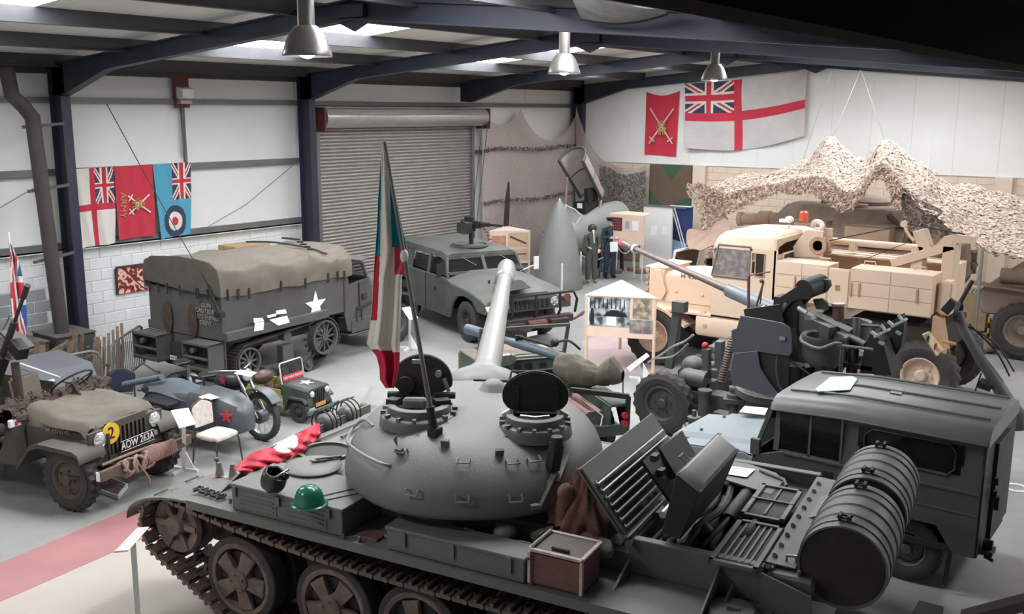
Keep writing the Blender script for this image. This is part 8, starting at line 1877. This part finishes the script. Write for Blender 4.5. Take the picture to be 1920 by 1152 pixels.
# ---------------------------------------------------------------- rope barrier
prev=None
RP=[(1053,560,.86,None),(1088,533,.86,None),(1155,512,.86,None),(1187,508,.86,None),(1200,512,.86,None)]
for i,(u,v,h_,_) in enumerate(RP):
    p=W(u,v,z=0); t=thing('rope_post',['white rope post directly in front of the nose cone','white rope post between nose cone and flying suit dummy','white rope post right of the naval dummy','white rope post below the medal display board','white rope post beside the white partition'][i],'post',(p.x,p.y,0),group='white rope posts')
    q=B(); q.cyl((0,0,.10),(0,0,h_),.025,n=10); q.sph((0,0,h_),.03,10,6); q.done('post',wpaint,t); q=B(); q.lathe([(0,0),(.17,0),(.18,.03),(.17,.11),(.06,.13),(0,.13)],(0,0,0),n=22); q.done('weighted_base',mat('brown_post_base',(120,100,94),.8,var=.15),t)
    if prev is not None and i!=1:
        a=Vector((prev.x,prev.y,.80)); b=Vector((p.x,p.y,.80)); rt_=thing('barrier_rope',['white rope sagging across the nose cone','white rope sagging in front of the two dummies','white rope sagging below the medal display','white rope sagging towards the white partition'][i-1],'rope',(a.x,a.y,a.z))
        q=B(); q.tube([(a.lerp(b,k/12)-a)+Vector((0,0,-.26*math.sin(PI*k/12))) for k in range(13)],.014,6); q.done('rope',wpaint,rt_)
    prev=p
# ================================================================ DRESSED DUMMIES
skin=mat('dummy_skin',(206,170,150),.6,var=.03)
def skinbody(verts,edges,radii,m,name,parent,root=0,sub=2):
    me=bpy.data.meshes.new('b'); me.from_pydata(verts,edges,[]); o=bpy.data.objects.new('b',me); C.objects.link(o)
    md=o.modifiers.new('s','SKIN'); sv_=me.skin_vertices[0].data
    for i,r in enumerate(radii): sv_[i].radius=(r,r) if not isinstance(r,tuple) else r
    sv_[root].use_root=True
    sb=o.modifiers.new('d','SUBSURF'); sb.levels=sub; bpy.context.view_layer.update()
    me2=bpy.data.meshes.new_from_object(o.evaluated_get(bpy.context.evaluated_depsgraph_get())); bpy.data.objects.remove(o); me2.name=name; me2.materials.clear(); me2.materials.append(m)
    me2.polygons.foreach_set('use_smooth',[True]*len(me2.polygons)); r_=bpy.data.objects.new(name,me2); C.objects.link(r_); r_.parent=parent; return r_
def person(loc,yaw,H,label,suit,trouser,shoe,headgear,pose,cat='dummy'):
    s=H/1.75; t=thing('person',label,'person',loc,yaw,None,s)
    V=[(0,0,.95),(0,0,1.10),(0,0,1.28),(.01,0,1.42),(.02,0,1.50), # pelvis..neck 0-4
       (0,.09,.88),(.02,.10,.50),(0,.11,.10),(.10,.12,.04),      # left leg 5-8
       (0,-.09,.88),(.03,-.10,.50),(0,-.11,.10),(.10,-.12,.04),   # right leg 9-12
       (0,.18,1.40),(-.02,.25,1.14),pose[0],                 # left arm 13-15
       (0,-.18,1.40),(-.02,-.25,1.14),pose[1]]               # right arm 16-18
    E_=[(0,1),(1,2),(2,3),(3,4),(0,5),(5,6),(6,7),(7,8),(0,9),(9,10),(10,11),(11,12),(3,13),(13,14),(14,15),(3,16),(16,17),(17,18)]
    R_=[(.15,.12),(.135,.11),(.16,.12),(.12,.09),.055,.10,.07,.05,.045,.10,.07,.05,.045,.065,.052,.04,.065,.052,.04]
    body=skinbody(V,E_,R_,suit,'body',t)
    # head with face
    q=B(); hc=Vector((.035,0,1.63)); q.sph(hc,.105,20,14,(1.0,.80,1.18)); q.sph(hc+Vector((.10,0,-.015)),.022,8,6,(1,.7,1.3)); q.sph(hc+Vector((.06,0,-.09)),.055,10,8,(1,.9,.7))
    for y in (-.083,.083): q.sph(hc+Vector((0,y,-.01)),.025,8,6,(.7,.4,1.2))
    hd=q.done('head',skin,t,ang=80,sep=False)
    q=B()
    for y in (-.035,.035): q.sph(hc+Vector((.093,y,.015)),.012,8,6,(.5,1,.7))
    q.bar(hc+Vector((.103,-.022,-.055)),hc+Vector((.103,.022,-.055)),.01,.008); q.done('eyes_and_mouth',gdark,hd,kind='stuff')
    for k,(el,hp) in enumerate((((-.02,.25,1.14),pose[0]),((-.02,-.25,1.14),pose[1]))):
        el=Vector(el);hp=Vector(hp); d=(hp-el).normalized(); sd=Vector((0,0,1)).cross(d); sd=sd.normalized() if sd.length>.1 else Vector((1,0,0)); q=B()
        q.loft([[hp+d*x+sd*(w_*a_)+d.cross(sd)*(.014*b_) for a_,b_ in ((-1,-1),(1,-1),(1,1),(-1,1))] for x,w_ in ((0,.022),(.04,.036),(.09,.038))])
        for f in range(4): a=hp+d*.085+sd*(-.028+.019*f); l=(.06,.07,.065,.05)[f]; q.tube([a,a+d*l*.55,a+d*l*.9-d.cross(sd)*.015*(1)],[.009,.008,.006],6)
        a=hp+d*.03+sd*.034; q.tube([a,a+(d*.6+sd*.7)*.035,a+(d+sd*.4)*.055],[.010,.009,.007],6); q.done('hand',skin if k else pose[2],t,ang=60,sep=False)
    # trousers and boots as clothing over the legs, belt
    for s_ in (-1,1):
        q=B(); q.tube([(0,s_*.09,.90),(.02,s_*.10,.50),(0,s_*.11,.10)],[.115,.085,.075],14); q.done('trouser_leg',trouser,body,ang=70)
        q=B(); q.sph((.06,s_*.12,.05),.06,14,8,(2.0,.85,.85)); q.cyl((0,s_*.115,.03),(0,s_*.115,.16),.055,n=12); q.done('boot',shoe,body,sep=False,ang=60)
    headgear(t,hc); return t,body,hc
def jethelmet(t,hc):
    q=B(); q.lathe([(.125,-.06),(.135,0),(.13,.06),(.10,.11),(.05,.14),(0,.145)],hc,n=22); q.done('flying_helmet',mbk,t,ang=70); q=B(); q.sph(hc+Vector((.10,0,-.05)),.055,12,8,(1,.9,1.1)); q.tube(smoothpts([hc+Vector((.13,0,-.08)),hc+Vector((.16,0,-.2)),hc+Vector((.12,.03,-.4))],4),.02,8); q.done('oxygen_mask',wpaint,t,sep=False)
def cap(t,hc):
    q=B(); q.lathe([(.108,.03),(.11,.07),(.14,.09),(.145,.11),(.10,.125),(0,.13)],hc,n=24); c=q.done('peaked_cap',mat('naval_navy',(30,34,46),.7,var=.1),t,ang=50); q=B(); q.prism([hc+Vector((.08,-.07,.04)),hc+Vector((.17,-.04,.02)),hc+Vector((.17,.04,.02)),hc+Vector((.08,.07,.04))],(0,0,.01)); q.done('cap_peak',blackp,c); q=B(); q.sph(hc+Vector((.115,0,.085)),.02); q.done('cap_badge',fgold,c)
p1=W(1108,530,z=0); person((p1.x,p1.y,0),math.radians(-40),1.58,'person dummy in grey green flying suit with dark helmet and pale mask',mat('flying_suit',(84,84,78),.85,var=.12,scale=6),mat('flying_suit',(84,84,78)),mat('tan_boots',(150,116,96),.7,var=.1),jethelmet,((.12,.20,1.02),(.14,-.16,1.10),skin))
p2=W(1142,521,z=0); nv_=mat('naval_navy',(30,34,46),.7); t,bd_,hc=person((p2.x,p2.y,0),math.radians(-35),1.70,'person dummy in navy uniform with peaked cap and white gloves',mat('naval_blue_jacket',(48,60,78),.8,var=.1),mat('naval_blue_jacket',(48,60,78)),blackp,cap,((.22,.12,1.18),(.24,-.10,1.22),white))
q=B(); q.lathe([(.155,0),(.16,.03),(.155,.05)],(0,0,1.15),n=20); q.done('white_belt',wpaint,bd_)
q=B(); q.prism([(.30,-.12,.80),(.30,.12,.80),(.27,.12,1.08),(.27,-.12,1.08)],(.01,0,0)); q.done('held_notice',white,t)
# propeller blade leaning by the net
a=W(938,340,x=-17.2); b=W(944,460,x=-16.9); pb=thing('propeller_blade','single dark propeller blade standing against the wall net','propeller',(b.x,b.y,0)); h_=a.z
q=B(); q.loft([[Vector((w_*c_,(a.y-b.y)*zf-tw_*0+th*s_,h_*zf)) for c_,s_ in ((-1,0),(0,-1),(1,0),(0,1))] for zf,w_,th,tw_ in ((0,.03,.03,0),(.12,.05,.04,0),(.4,.10,.025,0),(.8,.09,.015,0),(1,.03,.008,0))]); q.done('blade',mat('dark_brown_blade',(74,62,60),.5,var=.1),pb)
q=B(); q.cyl((0,0,0),(0,0,.06),.12,n=14); q.done('blade_foot',gdark,pb)
# ================================================================ LEFT SIDE CLUTTER
# stepped steel post standing on the cabinets
pt=thing('steel_post','thick brown grey steel post rising from the cabinets left of the navy column','post',(-16.85,8.95,0))
q=B(); a=W(118,640,x=-16.85); bb_=W(60,215,x=-16.85); c=W(22,178,x=-16.85); 
O=Vector((-16.85,8.95,0)); q.cyl(a-O-Vector((0,0,.0)),bb_-O,.125,n=20); q.tube([bb_-O-Vector((0,0,.05)),(bb_-O)*.6+(c-O)*.4,c-O,(c-O)+Vector((0,-.05,.45))],.125,14); q.done('post_tube',brownpost,pt,ang=50,sep=False)
for (u,v) in ((98,238),(108,357),(118,488)):
    p=W(u-18,v,x=-16.85)-O; q=B(); q.bar(p+Vector((.0,-.35,0)),p+Vector((-.3,.55,.05)),.04,.05); q.done('pipe_clamp',mat('clamp_grey',(96,90,90),.6,var=.1),pt)
cbm2=mat('dark_cabinet',(70,66,66),.7,var=.12,scale=3)
for i,(x,y,l,h_,lb) in enumerate(((-17.0,8.05,1.0,.58,'low dark cabinet behind the union flag pole'),(-16.95,9.02,.75,.62,'low dark cabinet carrying the steel post beside the navy column'))):
    t=thing('steel_cabinet',lb,'cabinet',(x,y,0)); q=B(); q.bx(-.42,.42,-l/2+.01,l/2-.01,0,h_); b_=q.done('cabinet_body',cbm2,t,bev=.012)
    q=B(); q.bx(-.44,.44,-l/2,l/2,h_,h_+.02); q.done('cabinet_top',mat('cabinet_top_grey',(104,98,98),.6,var=.1),t); q=B(); q.bx(.42,.435,-l/2+.04,l/2-.04,.06,h_-.04); d_=q.done('cabinet_door',cbm2,t,bev=.004); q=B(); q.box((.44,l/4,h_*.6),(.02,.06,.03)); q.done('door_handle',steel,d_)
# crowd barriers
def barrier(A,Bp,label,h_=1.0,n_=15):
    A=Vector(A);Bp=Vector(Bp); t=thing('crowd_barrier',label,'barrier',(A.x,A.y,0)); d=Bp-A; L_=d.length; d.normalize()
    q=B(); pts=[Vector((0,0,.18)),Vector((0,0,h_-.16)),d*.05+Vector((0,0,h_-.05)),d*.16+Vector((0,0,h_)),d*(L_-.16)+Vector((0,0,h_)),d*(L_-.05)+Vector((0,0,h_-.05)),d*L_+Vector((0,0,h_-.16)),d*L_+Vector((0,0,.18)),]; q.tube(pts,.02,8); q.cyl(Vector((0,0,.18)),d*L_+Vector((0,0,.18)),.018,n=8); q.done('tube_frame',mat('galvanised_barrier',(132,136,132),.45,.5,var=.15,scale=8),t)
    for k in range(1,n_): q=B(); p=d*(L_*k/n_); q.cyl(p+Vector((0,0,.18)),p+Vector((0,0,h_-.01)),.008,n=6); q.done('barrier_bar',girt,t)
    s_=Vector((-d.y,d.x,0))
    for x in (.12,L_-.12): q=B(); q.tube([d*x+s_*.3+Vector((0,0,.015)),d*x+s_*.2+Vector((0,0,.04)),d*x+Vector((0,0,.18)),d*x-s_*.2+Vector((0,0,.04)),d*x-s_*.3+Vector((0,0,.015))],.016,6); q.done('barrier_foot',girt,t)
barrier((-14.40,6.94,0),(-14.34,8.2,0),'low steel crowd barrier in front of the timber pile, nearer of the two',.85,11)
barrier((-14.42,8.42,0),(-15.42,9.64,0),'steel crowd barrier running back to the half-track corner',.87,18)
# timber, sticks and a stretcher heap behind the barrier
wd=mat('old_timber',(128,108,92),.85,var=.25,scale=8,rgb2=(92,78,68),bump=.3,bscale=30); random.seed(11)
PL=thing('timber_pile','loose heap of old brown timber and poles behind the crowd barriers','timber',(-15.6,7.9,0))
for k in range(34):
    q=B(); x=random.uniform(-.8,.6); y=random.uniform(-1.2,.6); z=random.uniform(.05,.45); a=random.uniform(-.5,.5)+(PI/2 if k%3 else 0); l=random.uniform(.5,1.1); t_=random.uniform(-.25,.45); u_=Vector((math.cos(a)*math.cos(t_),math.sin(a)*math.cos(t_),math.sin(t_)))*l/2
    c=Vector((x,y,z+abs(u_.z)+.05)); q.bar(c-u_,c+u_,random.uniform(.07,.14),random.uniform(.03,.06)); q.done('plank',wd,PL)
for k in range(12):
    q=B(); x=random.uniform(-.4,.9); y=random.uniform(-.6,.8); h_=random.uniform(.55,.9); q.bar((x,y,0),(x-.2+.1*(k%3),y+.15,h_),.09,.03); q.done('upright_board',wd,PL)
for k in range(7):
    q=B(); y=.5+.12*k; q.tube(smoothpts([(.55-.05*k,y,0),(.5-.05*k,y+.1,.4),(.45-.06*k,y+.18,.75+.03*k)],3),.025,7); q.done('branch',mat('pale_branch',(150,128,112),.85,var=.2,scale=10),PL)
# pedestal machine gun behind the jeep
gp=W(42,790,z=.0); gp=JF.world((-1.95,.30,.0)); pm=thing('pedestal_machine_gun','brown black machine gun with perforated jacket on a post, barrel raised, far left','gun',(-12.72,5.75,0)); O=Vector((-12.72,5.75,0))
pu=lambda u,v,dy=0: W(u,v,y=5.75+dy)-O
pb_=pu(42,775); q=B(); q.cyl((pb_.x,pb_.y,.485),pu(28,680),.06,.05,n=14); q.cyl((pb_.x,pb_.y,.485),(pb_.x,pb_.y,.51),.14,n=18); q.done('pedestal',mat('brown_pedestal',(72,60,56),.6,var=.15),pm)
a=pu(52,535); b=pu(-14,720); q=B(); d_=(b-a); q.cyl(a,a+d_*.12,.035,n=12); q.cyl(a+d_*.1,a+d_*.40,.022,n=12); q.cyl(a+d_*.35,a+d_*.70,.042,n=14)
for k in range(9):
    for s_ in (-1,1): q.sph(a+d_*(.38+.035*k)+Vector((.035*s_,-.02,0)),.014,6,4)
q.done('barrel_jacket',mat('gun_brown_steel',(62,56,54),.5,.3,var=.15),pm,sep=False)
q=B(); q.bar(a+d_*.68,b,.12,.16); q.box(pu(35,655),(.22,.14,.16),rot=(0,.5,0)); q.done('receiver',gdark,pm,sep=False); q=B(); q.box(pu(38,640,.15),(.3,.2,.04),rot=(0,.6,.2)); q.box(pu(22,632,.1),(.25,.18,.03),rot=(0,.6,.2)); q.done('ammunition_tray',olive,pm)
q=B(); q.tube(smoothpts([pu(8,645),pu(20,652),pu(30,668),pu(18,675),pu(5,668)],4),.012,6); q.cyl(pu(5,620),pu(20,590),.008,n=5); q.done('gun_fittings',steel,pm,sep=False)
# grey vehicle body with notice
gvp=thing('grey_trailer','blue grey trailer body with a DO NOT CLIMB notice behind the jeep','trailer',(-13.75,6.95,0)); O=Vector((-13.75,6.95,0))
gvm=mat('blue_grey_trailer_paint',(90,92,98),.6,var=.12,scale=2)
q=B(); q.prism([(-.6,-.6,.3),(.5,-.6,.3),(.62,-.6,.45),(.30,-.6,.92),(-.6,-.6,.98)],(0,1.2,0)); bdy=q.done('trailer_body',gvm,gvp,bev=.02)
def slp(y_,t_): return Vector((.30+.32*t_+.009,y_,.92-.47*t_+.006))+O
P_=[slp(-.33,.25),slp(-.05,.25),slp(-.05,.68),slp(-.33,.68)]; q=B(); q.prism([p-O for p in P_],(.008,0,.005)); nt_p=q.done('notice_plate',white,gvp)
cN=sum(P_,Vector())/4-O; R__=(P_[1]-P_[0]).normalized(); U__=(P_[0]-P_[3]).normalized(); nh=(P_[0]-P_[3]).length; nw=(P_[1]-P_[0]).length
for i,s_ in enumerate(('DO NOT','CLIMB ON THE','VEHICLE')): text('notice_lettering',s_,nh*.26,blackp,gvp,cN+U__*(nh*(.28-.28*i))+Vector((.014,0,.010)),R__,U__,squash=.62 if i==1 else .85)
for s_ in (-1,1): wheel(gvp,(-.1,s_*.52,.34),.34,.14,rub,olived,s_,n=20,nuts=4)
q=B(); q.prism([(-.5,-.66,.2),(.3,-.66,.2),(.3,-.66,.65),(-.5,-.66,.62)],(0,.05,0)); q.done('side_locker',mat('brown_grey_panel',(104,92,88),.7,var=.12),gvp)
q=B(); p0_=W(38,682,z=1.02)-O; p1_=W(112,708,z=.98)-O; q.cyl(p0_,p1_,.014,n=8); q.done('white_rod',wpaint,gvp)
# wooden crate behind the half-track
p=W(455,470,x=-17.2); wc_=thing('wooden_crate','pale wooden crate on top of stacked boxes behind the half-track canvas','crate',(-17.2,p.y,0)); y0=W(425,462,x=-17.2).y-p.y; y1=W(490,458,x=-17.2).y-p.y; zt_=W(455,458,x=-17.2).z
q=B(); q.bx(-.3,.3,y0,y1,zt_-.42,zt_); cr_=q.done('crate_body',mat('pale_crate_wood',(196,164,128),.8,var=.12,scale=8),wc_,bev=.006)
for k in range(3): q=B(); q.bx(.3,.315,y0+.01,y1-.01,zt_-.41+.14*k,zt_-.41+.13+.14*k); q.done('crate_plank',mat('pale_crate_wood',(196,164,128),.8),cr_)
q=B(); q.bx(-.3,.3,y0,y1,0,zt_-.42); q.done('stacked_boxes',wd,wc_,bev=.01)
# picture opening with red camouflage pattern on the block wall
m=bpy.data.materials.new('red_wave_pattern'); m.use_nodes=True; nt=m.node_tree; n=nt.nodes; b=n['Principled BSDF']; tc=n.new('ShaderNodeTexCoord'); wv=n.new('ShaderNodeTexWave'); wv.inputs['Scale'].default_value=5; wv.inputs['Distortion'].default_value=14; wv.inputs['Detail'].default_value=2; wv.inputs['Detail Scale'].default_value=.9
r=n.new('ShaderNodeValToRGB'); nt.links.new(tc.outputs['Object'],wv.inputs[0]); nt.links.new(wv.outputs[0],r.inputs[0]); nt.links.new(r.outputs[0],b.inputs['Base Color']); r.color_ramp.elements[0].color=(*lin((110,40,34)),1); r.color_ramp.elements[1].color=(*lin((226,190,176)),1); r.color_ramp.elements[0].position=.25; r.color_ramp.elements[1].position=.8; e=r.color_ramp.elements.new(.5); e.color=(*lin((186,92,74)),1)
P_=[W(218,504,x=XL+.02),W(279,496,x=XL+.02),W(279,547,x=XL+.02),W(221,552,x=XL+.02)]; c=sum(P_,Vector())/4; pc=thing('patterned_picture','rectangular red and cream wave patterned picture on the white block wall','picture',c)
q=B(); q.bx(-.02,.015,P_[0].y-c.y,P_[1].y-c.y+.5,P_[3].z-c.z,P_[0].z-c.z+.02); q.done('picture_panel',m,pc,smooth=False); q=B()
for (ya,yb,za,zb_) in ((P_[0].y-.03,P_[0].y,P_[3].z,P_[0].z),(P_[0].y,P_[1].y+.5,P_[0].z,P_[0].z+.03)): q.bx(-.02,.03,ya-c.y,yb-c.y,za-c.z,zb_-c.z)
q.done('picture_frame',mat('dark_picture_frame',(60,46,44),.7,var=0),pc,sep=False)
# sensor box on red plate
p=W(341,172,x=XL+.13); sb=thing('wall_heater_unit','small white unit on a red oxide plate high on the left wall','wall unit',p)
q=B(); q.bx(-.05,.0,-.17,.17,-.32,.34); q.done('mounting_plate',redox,sb); q=B(); q.prism([(0,-.14,.10),(.22,-.14,.06),(.22,-.14,-.12),(.1,-.14,-.16),(0,-.14,-.14)],(0,.28,0)); q.done('housing',wpaint,sb,bev=.01); q=B(); q.bx(.0,.14,-.13,.13,-.24,-.17); q.done('lamp_tray',mat('grey_tray',(170,170,170),.5,var=0),sb)
q=B(); q.cyl((-.0,-.02,-.32),(0.0,-.05,-1.25),.012,n=6); q.cyl((-.0,.02,-.32),(0.0,.0,-1.25),.016,n=6); q.done('conduit',girt,sb,sep=False)
# diagonal cable on the wall and loose ones
cb_=thing('wall_cable','thin dark cable slanting across the white wall right of the sky blue flag','cable',wx(365,440)); O=wx(365,440); q=B(); q.tube([Vector((0,0,0)),wx(460,385)-O,wx(550,310)-O],.008,5); q.done('cable',girt,cb_)
cb2=thing('slack_cable','thin cable slanting on the wall at the far left edge','cable',wx(0,390)); O=wx(0,390); q=B(); q.tube([Vector((0,-.4,-.2)),Vector((0,0,0)),wx(65,352)-O],.008,5); q.done('cable',girt,cb2)
# hanging ropes by the shutter
for k,(u,v,u2,v2) in enumerate(((905,230,884,420),(915,230,893,425))):
    a=wx(u,v,XL+.55);b=wx(u2,v2,XL+.55); t=thing('shutter_chain',['left pull chain of the pair right of the roller shutter','right pull chain of the pair right of the roller shutter'][k],'chain',a); q=B(); q.tube([Vector((0,0,0)),b-a],.010,5); q.done('chain',gn,t)
# ================================================================ RIGHT SIDE
# scrap of yellow buff louvred box
A=W(1798,615,z=.15); bx_=thing('buff_generator_box','buff metal box with louvred top standing right of the truck tail','box',(-4.5,21.9,0),.1)
bf=mat('buff_metal_paint',(178,156,122),.6,var=.12,scale=4); q=B(); q.prism([(-.42,-.35,.28),(-.30,-.35,.12),(.42,-.35,.18),(.42,-.35,.95),(-.42,-.35,.95)],(0,.7,0)); bdx=q.done('box_body',bf,bx_,bev=.01)
for k in range(6): q=B(); q.box((.0+.07*k,0,.97),(.03,.6,.03),rot=(0,.3,0)); q.done('louvre',wpaint,bdx)
q=B(); q.box((-.15,-.36,.72),(.16,.02,.03),rot=(0,.3,0)); q.box((-.1,-.36,.5),(.2,.02,.03),rot=(0,-.3,0)); q.bx(-.3,.3,-.3,.3,0,.15); q.done('box_bracket',gn,bdx,sep=False)
# armoured vehicle, net shadow painted into its brown, with big wheel at the right edge
RF=Fr(-1.9,21.25,180,.9); rv=RF.thing('armoured_wheeled_vehicle','brown armoured wheeled vehicle with painted shadow under the net, right edge','military vehicle')
dk=mat('brown_armour_painted_shadow',(132,116,106),.8,var=.2,scale=3)
q=B(); q.prism([(-2.2,-1.1,.9),(2.2,-1.1,.9),(2.4,-1.1,1.3),(1.8,-1.1,1.85),(-2.2,-1.1,1.95)],(0,2.2,0)); q.done('hull',dk,rv,bev=.03)
q=B(); q.bar((2.4,1.2,1.55),(-2.0,1.3,1.35),.3,.04); q.cyl((1.9,1.1,1.75),(-1.5,1.1,1.85),.16,n=16); q.done('side_rail',mat('brown_pink_rail',(134,112,100),.7,var=.15),rv,sep=False)
for x in (1.5,0,-1.5):
    for s_ in (-1,1): wheel(rv,(x-.1,s_*1.05,.62),.62,.35,rub,dk,s_,n=20,lug=.04,rin=.55,nuts=8,dish=-.03)
q=B(); p=RF.at_y(1745,255,1.0); b_=RF.at_y(1738,345,1.0); q.cyl(b_,p,.012,.006,n=6); q.sph(b_,.035,8,6,(1,1,2)); q.done('whip_aerial',wpaint,rv)
# sandbags, canvas, gas bottles on the floor below
random.seed(9); sbm=mat('grey_brown_sandbag',(134,122,114),.9,var=.2,scale=6,bump=.3,bscale=40)
SB=[(1790,648),(1815,652),(1840,655),(1866,648),(1880,640),(1897,655),(1830,640),(1858,636),(1905,640),(1868,620),(1890,622),(1915,625)]
SBL=['grey brown sandbag, front row, leftmost behind the truck tail','grey brown sandbag, front row, second from the left','grey brown sandbag lying just left of the striped hazard post','grey brown sandbag just right of the striped hazard post','grey brown sandbag behind the brown canister, middle of the heap','grey brown sandbag touching the brown canister','grey brown sandbag in the second row under the buff box','grey brown sandbag on the edge of the canvas sheet','grey brown sandbag behind the canister at the right edge','grey brown sandbag, rear row, leftmost beneath the big wheel','grey brown sandbag, rear row, middle one beneath the big wheel','grey brown sandbag, rear row, rightmost beneath the big wheel']
for k,(u,v) in enumerate(SB):
    p=W(u,v,z=0.05); a=random.uniform(-.4,.4); t=thing('sandbag',SBL[k],'sandbag',(p.x,p.y,0),a,'sandbags below the wheeled vehicle')
    q=B(); q.grid(lambda u_,v_: ((math.cos(2*PI*u_)*math.sin(PI*v_))*.26*(1+.06*math.sin(5*2*PI*u_+k)),math.sin(2*PI*u_)*math.sin(PI*v_)*.15,.09-math.cos(PI*v_)*.09),20,10); q.done('bag',sbm,t,ang=80)
p=W(1850,655,z=0); hp=thing('hazard_post','short black and yellow striped post among the sandbags','post',(p.x,p.y,0)); zt_=W(1853,595,y=p.y).z
for k in range(6): q=B(); q.cyl((0,0,zt_*k/6),(0,0,zt_*(k+1)/6),.03,n=10); q.done('post_band',mat('hazard_yellow',(198,160,72),.6,var=.05) if k%2 else blackp,hp)
p=W(1902,668,z=0); gb=thing('brown_canister','fat brown round ended canister lying on the floor, right edge','canister',(p.x,p.y,0),.3); q=B(); q.sph((0,0,.17),.17,18,12,(1.5,1,1)); q.cyl((.2,0,.2),(.5,0,.32),.07,.12,n=14); q.done('canister_body',mat('brown_canister_paint',(112,86,76),.6,var=.15),gb,sep=False,ang=60)
q=B(); q.cyl((.48,0,.31),(.53,0,.33),.125,n=14); q.done('canister_collar',gdark,gb)
# dummy draped canvas behind bags
cs=W(1860,632,z=0); cv_=thing('canvas_sheet','dusty brown canvas sheet spread on the floor under the buff box','canvas',(cs.x,cs.y+.3,0)); q=B(); q.grid(lambda u,v:(-.9+1.8*u,-.5+1.0*v,.06+.22*math.sin(PI*u)*math.sin(PI*v)+.03*math.sin(9*u+7*v)),24,14); q.done('sheet',mat('dusty_canvas',(132,116,106),.9,var=.15,scale=5),cv_,ang=80)
# ---------------------------------------------------------------- foreground corner, viewing platform edge
sill=thing('platform_handrail','dark handrail end at the lower right edge of the viewing platform','handrail',(-.78,4.15,0))
dkm=mat('dark_handrail',(52,46,46),.6,var=.15)
q=B(); P=[W(1722,1138,z=2.5),W(1768,1150,z=2.5),W(1755,1170,z=2.5),W(1708,1165,z=2.5)]; O=Vector((-.78,4.15,0)); q.prism([p-O for p in P],(0,0,.03)); 
q.bar((P[2]+P[3])/2-O,(P[2]+P[3])/2-O-Vector((0,.2,2.47)),.05,.05); q.done('rail_cap',dkm,sill,sep=False)
q=B(); a=W(1810,1160,z=2.6)-O; b=W(1935,1126,z=2.6)-O; q.bar(a,b,.05,.05); q.bar(a,a+Vector((0,-.1,-2.6)),.05,.05); q.bar(b,b+Vector((0,-.1,-2.6)),.05,.05); q.done('top_rail',mat('brown_top_rail',(84,70,68),.5,var=.15),sill,sep=False)
# gutter ring on the floor
p=W(1905,915,z=0); fr_=thing('floor_ring','shallow worn ring mark fitting set in the concrete at the right edge','floor fitting',(p.x,p.y,0)); q=B(); q.lathe([(.10,0),(.16,.0),(.16,.006),(.10,.006),(.10,0)],(0,0,0),n=30); q.done('ring',wpaint,fr_)
# net and film bundled under the roof top right
rn=thing('roof_dust_sheet','dusty translucent sheet slung under the roof beside the first rafter','sheet',(-5.1,8.9,5.6)); O=Vector((-5.1,8.9,5.6))
def rs(u,v):
    a=W(1090+160*u,36+12*math.sin(PI*u)-10*u,y=9.35-.0*u); b=W(1060+190*u,-30,y=8.4); p=a.lerp(b,v); p.z-=.06*math.sin(PI*v)*math.sin(PI*u); return p-O
q=B(); q.grid(rs,24,14,.004); q.done('sheet',mat('dusty_film',(150,148,146),.7,var=.3,scale=4,alpha=.85),rn,ang=80)
q=B(); q.tube([rs(i/24,0) for i in range(25)],.02,6); q.done('sheet_hem',gdark,rn)
# loose cable hooks on rafter
q=B(); O=W(1430,40,y=9.45); hk=thing('hanging_cable','thin dark looped cable hanging from the first rafter, top right','cable',O); q.tube(smoothpts([Vector((0,0,.1)),W(1425,52,y=9.4)-O,W(1436,62,y=9.4)-O,W(1444,45,y=9.4)-O],5),.006,5); q.done('cable',blackp,hk)
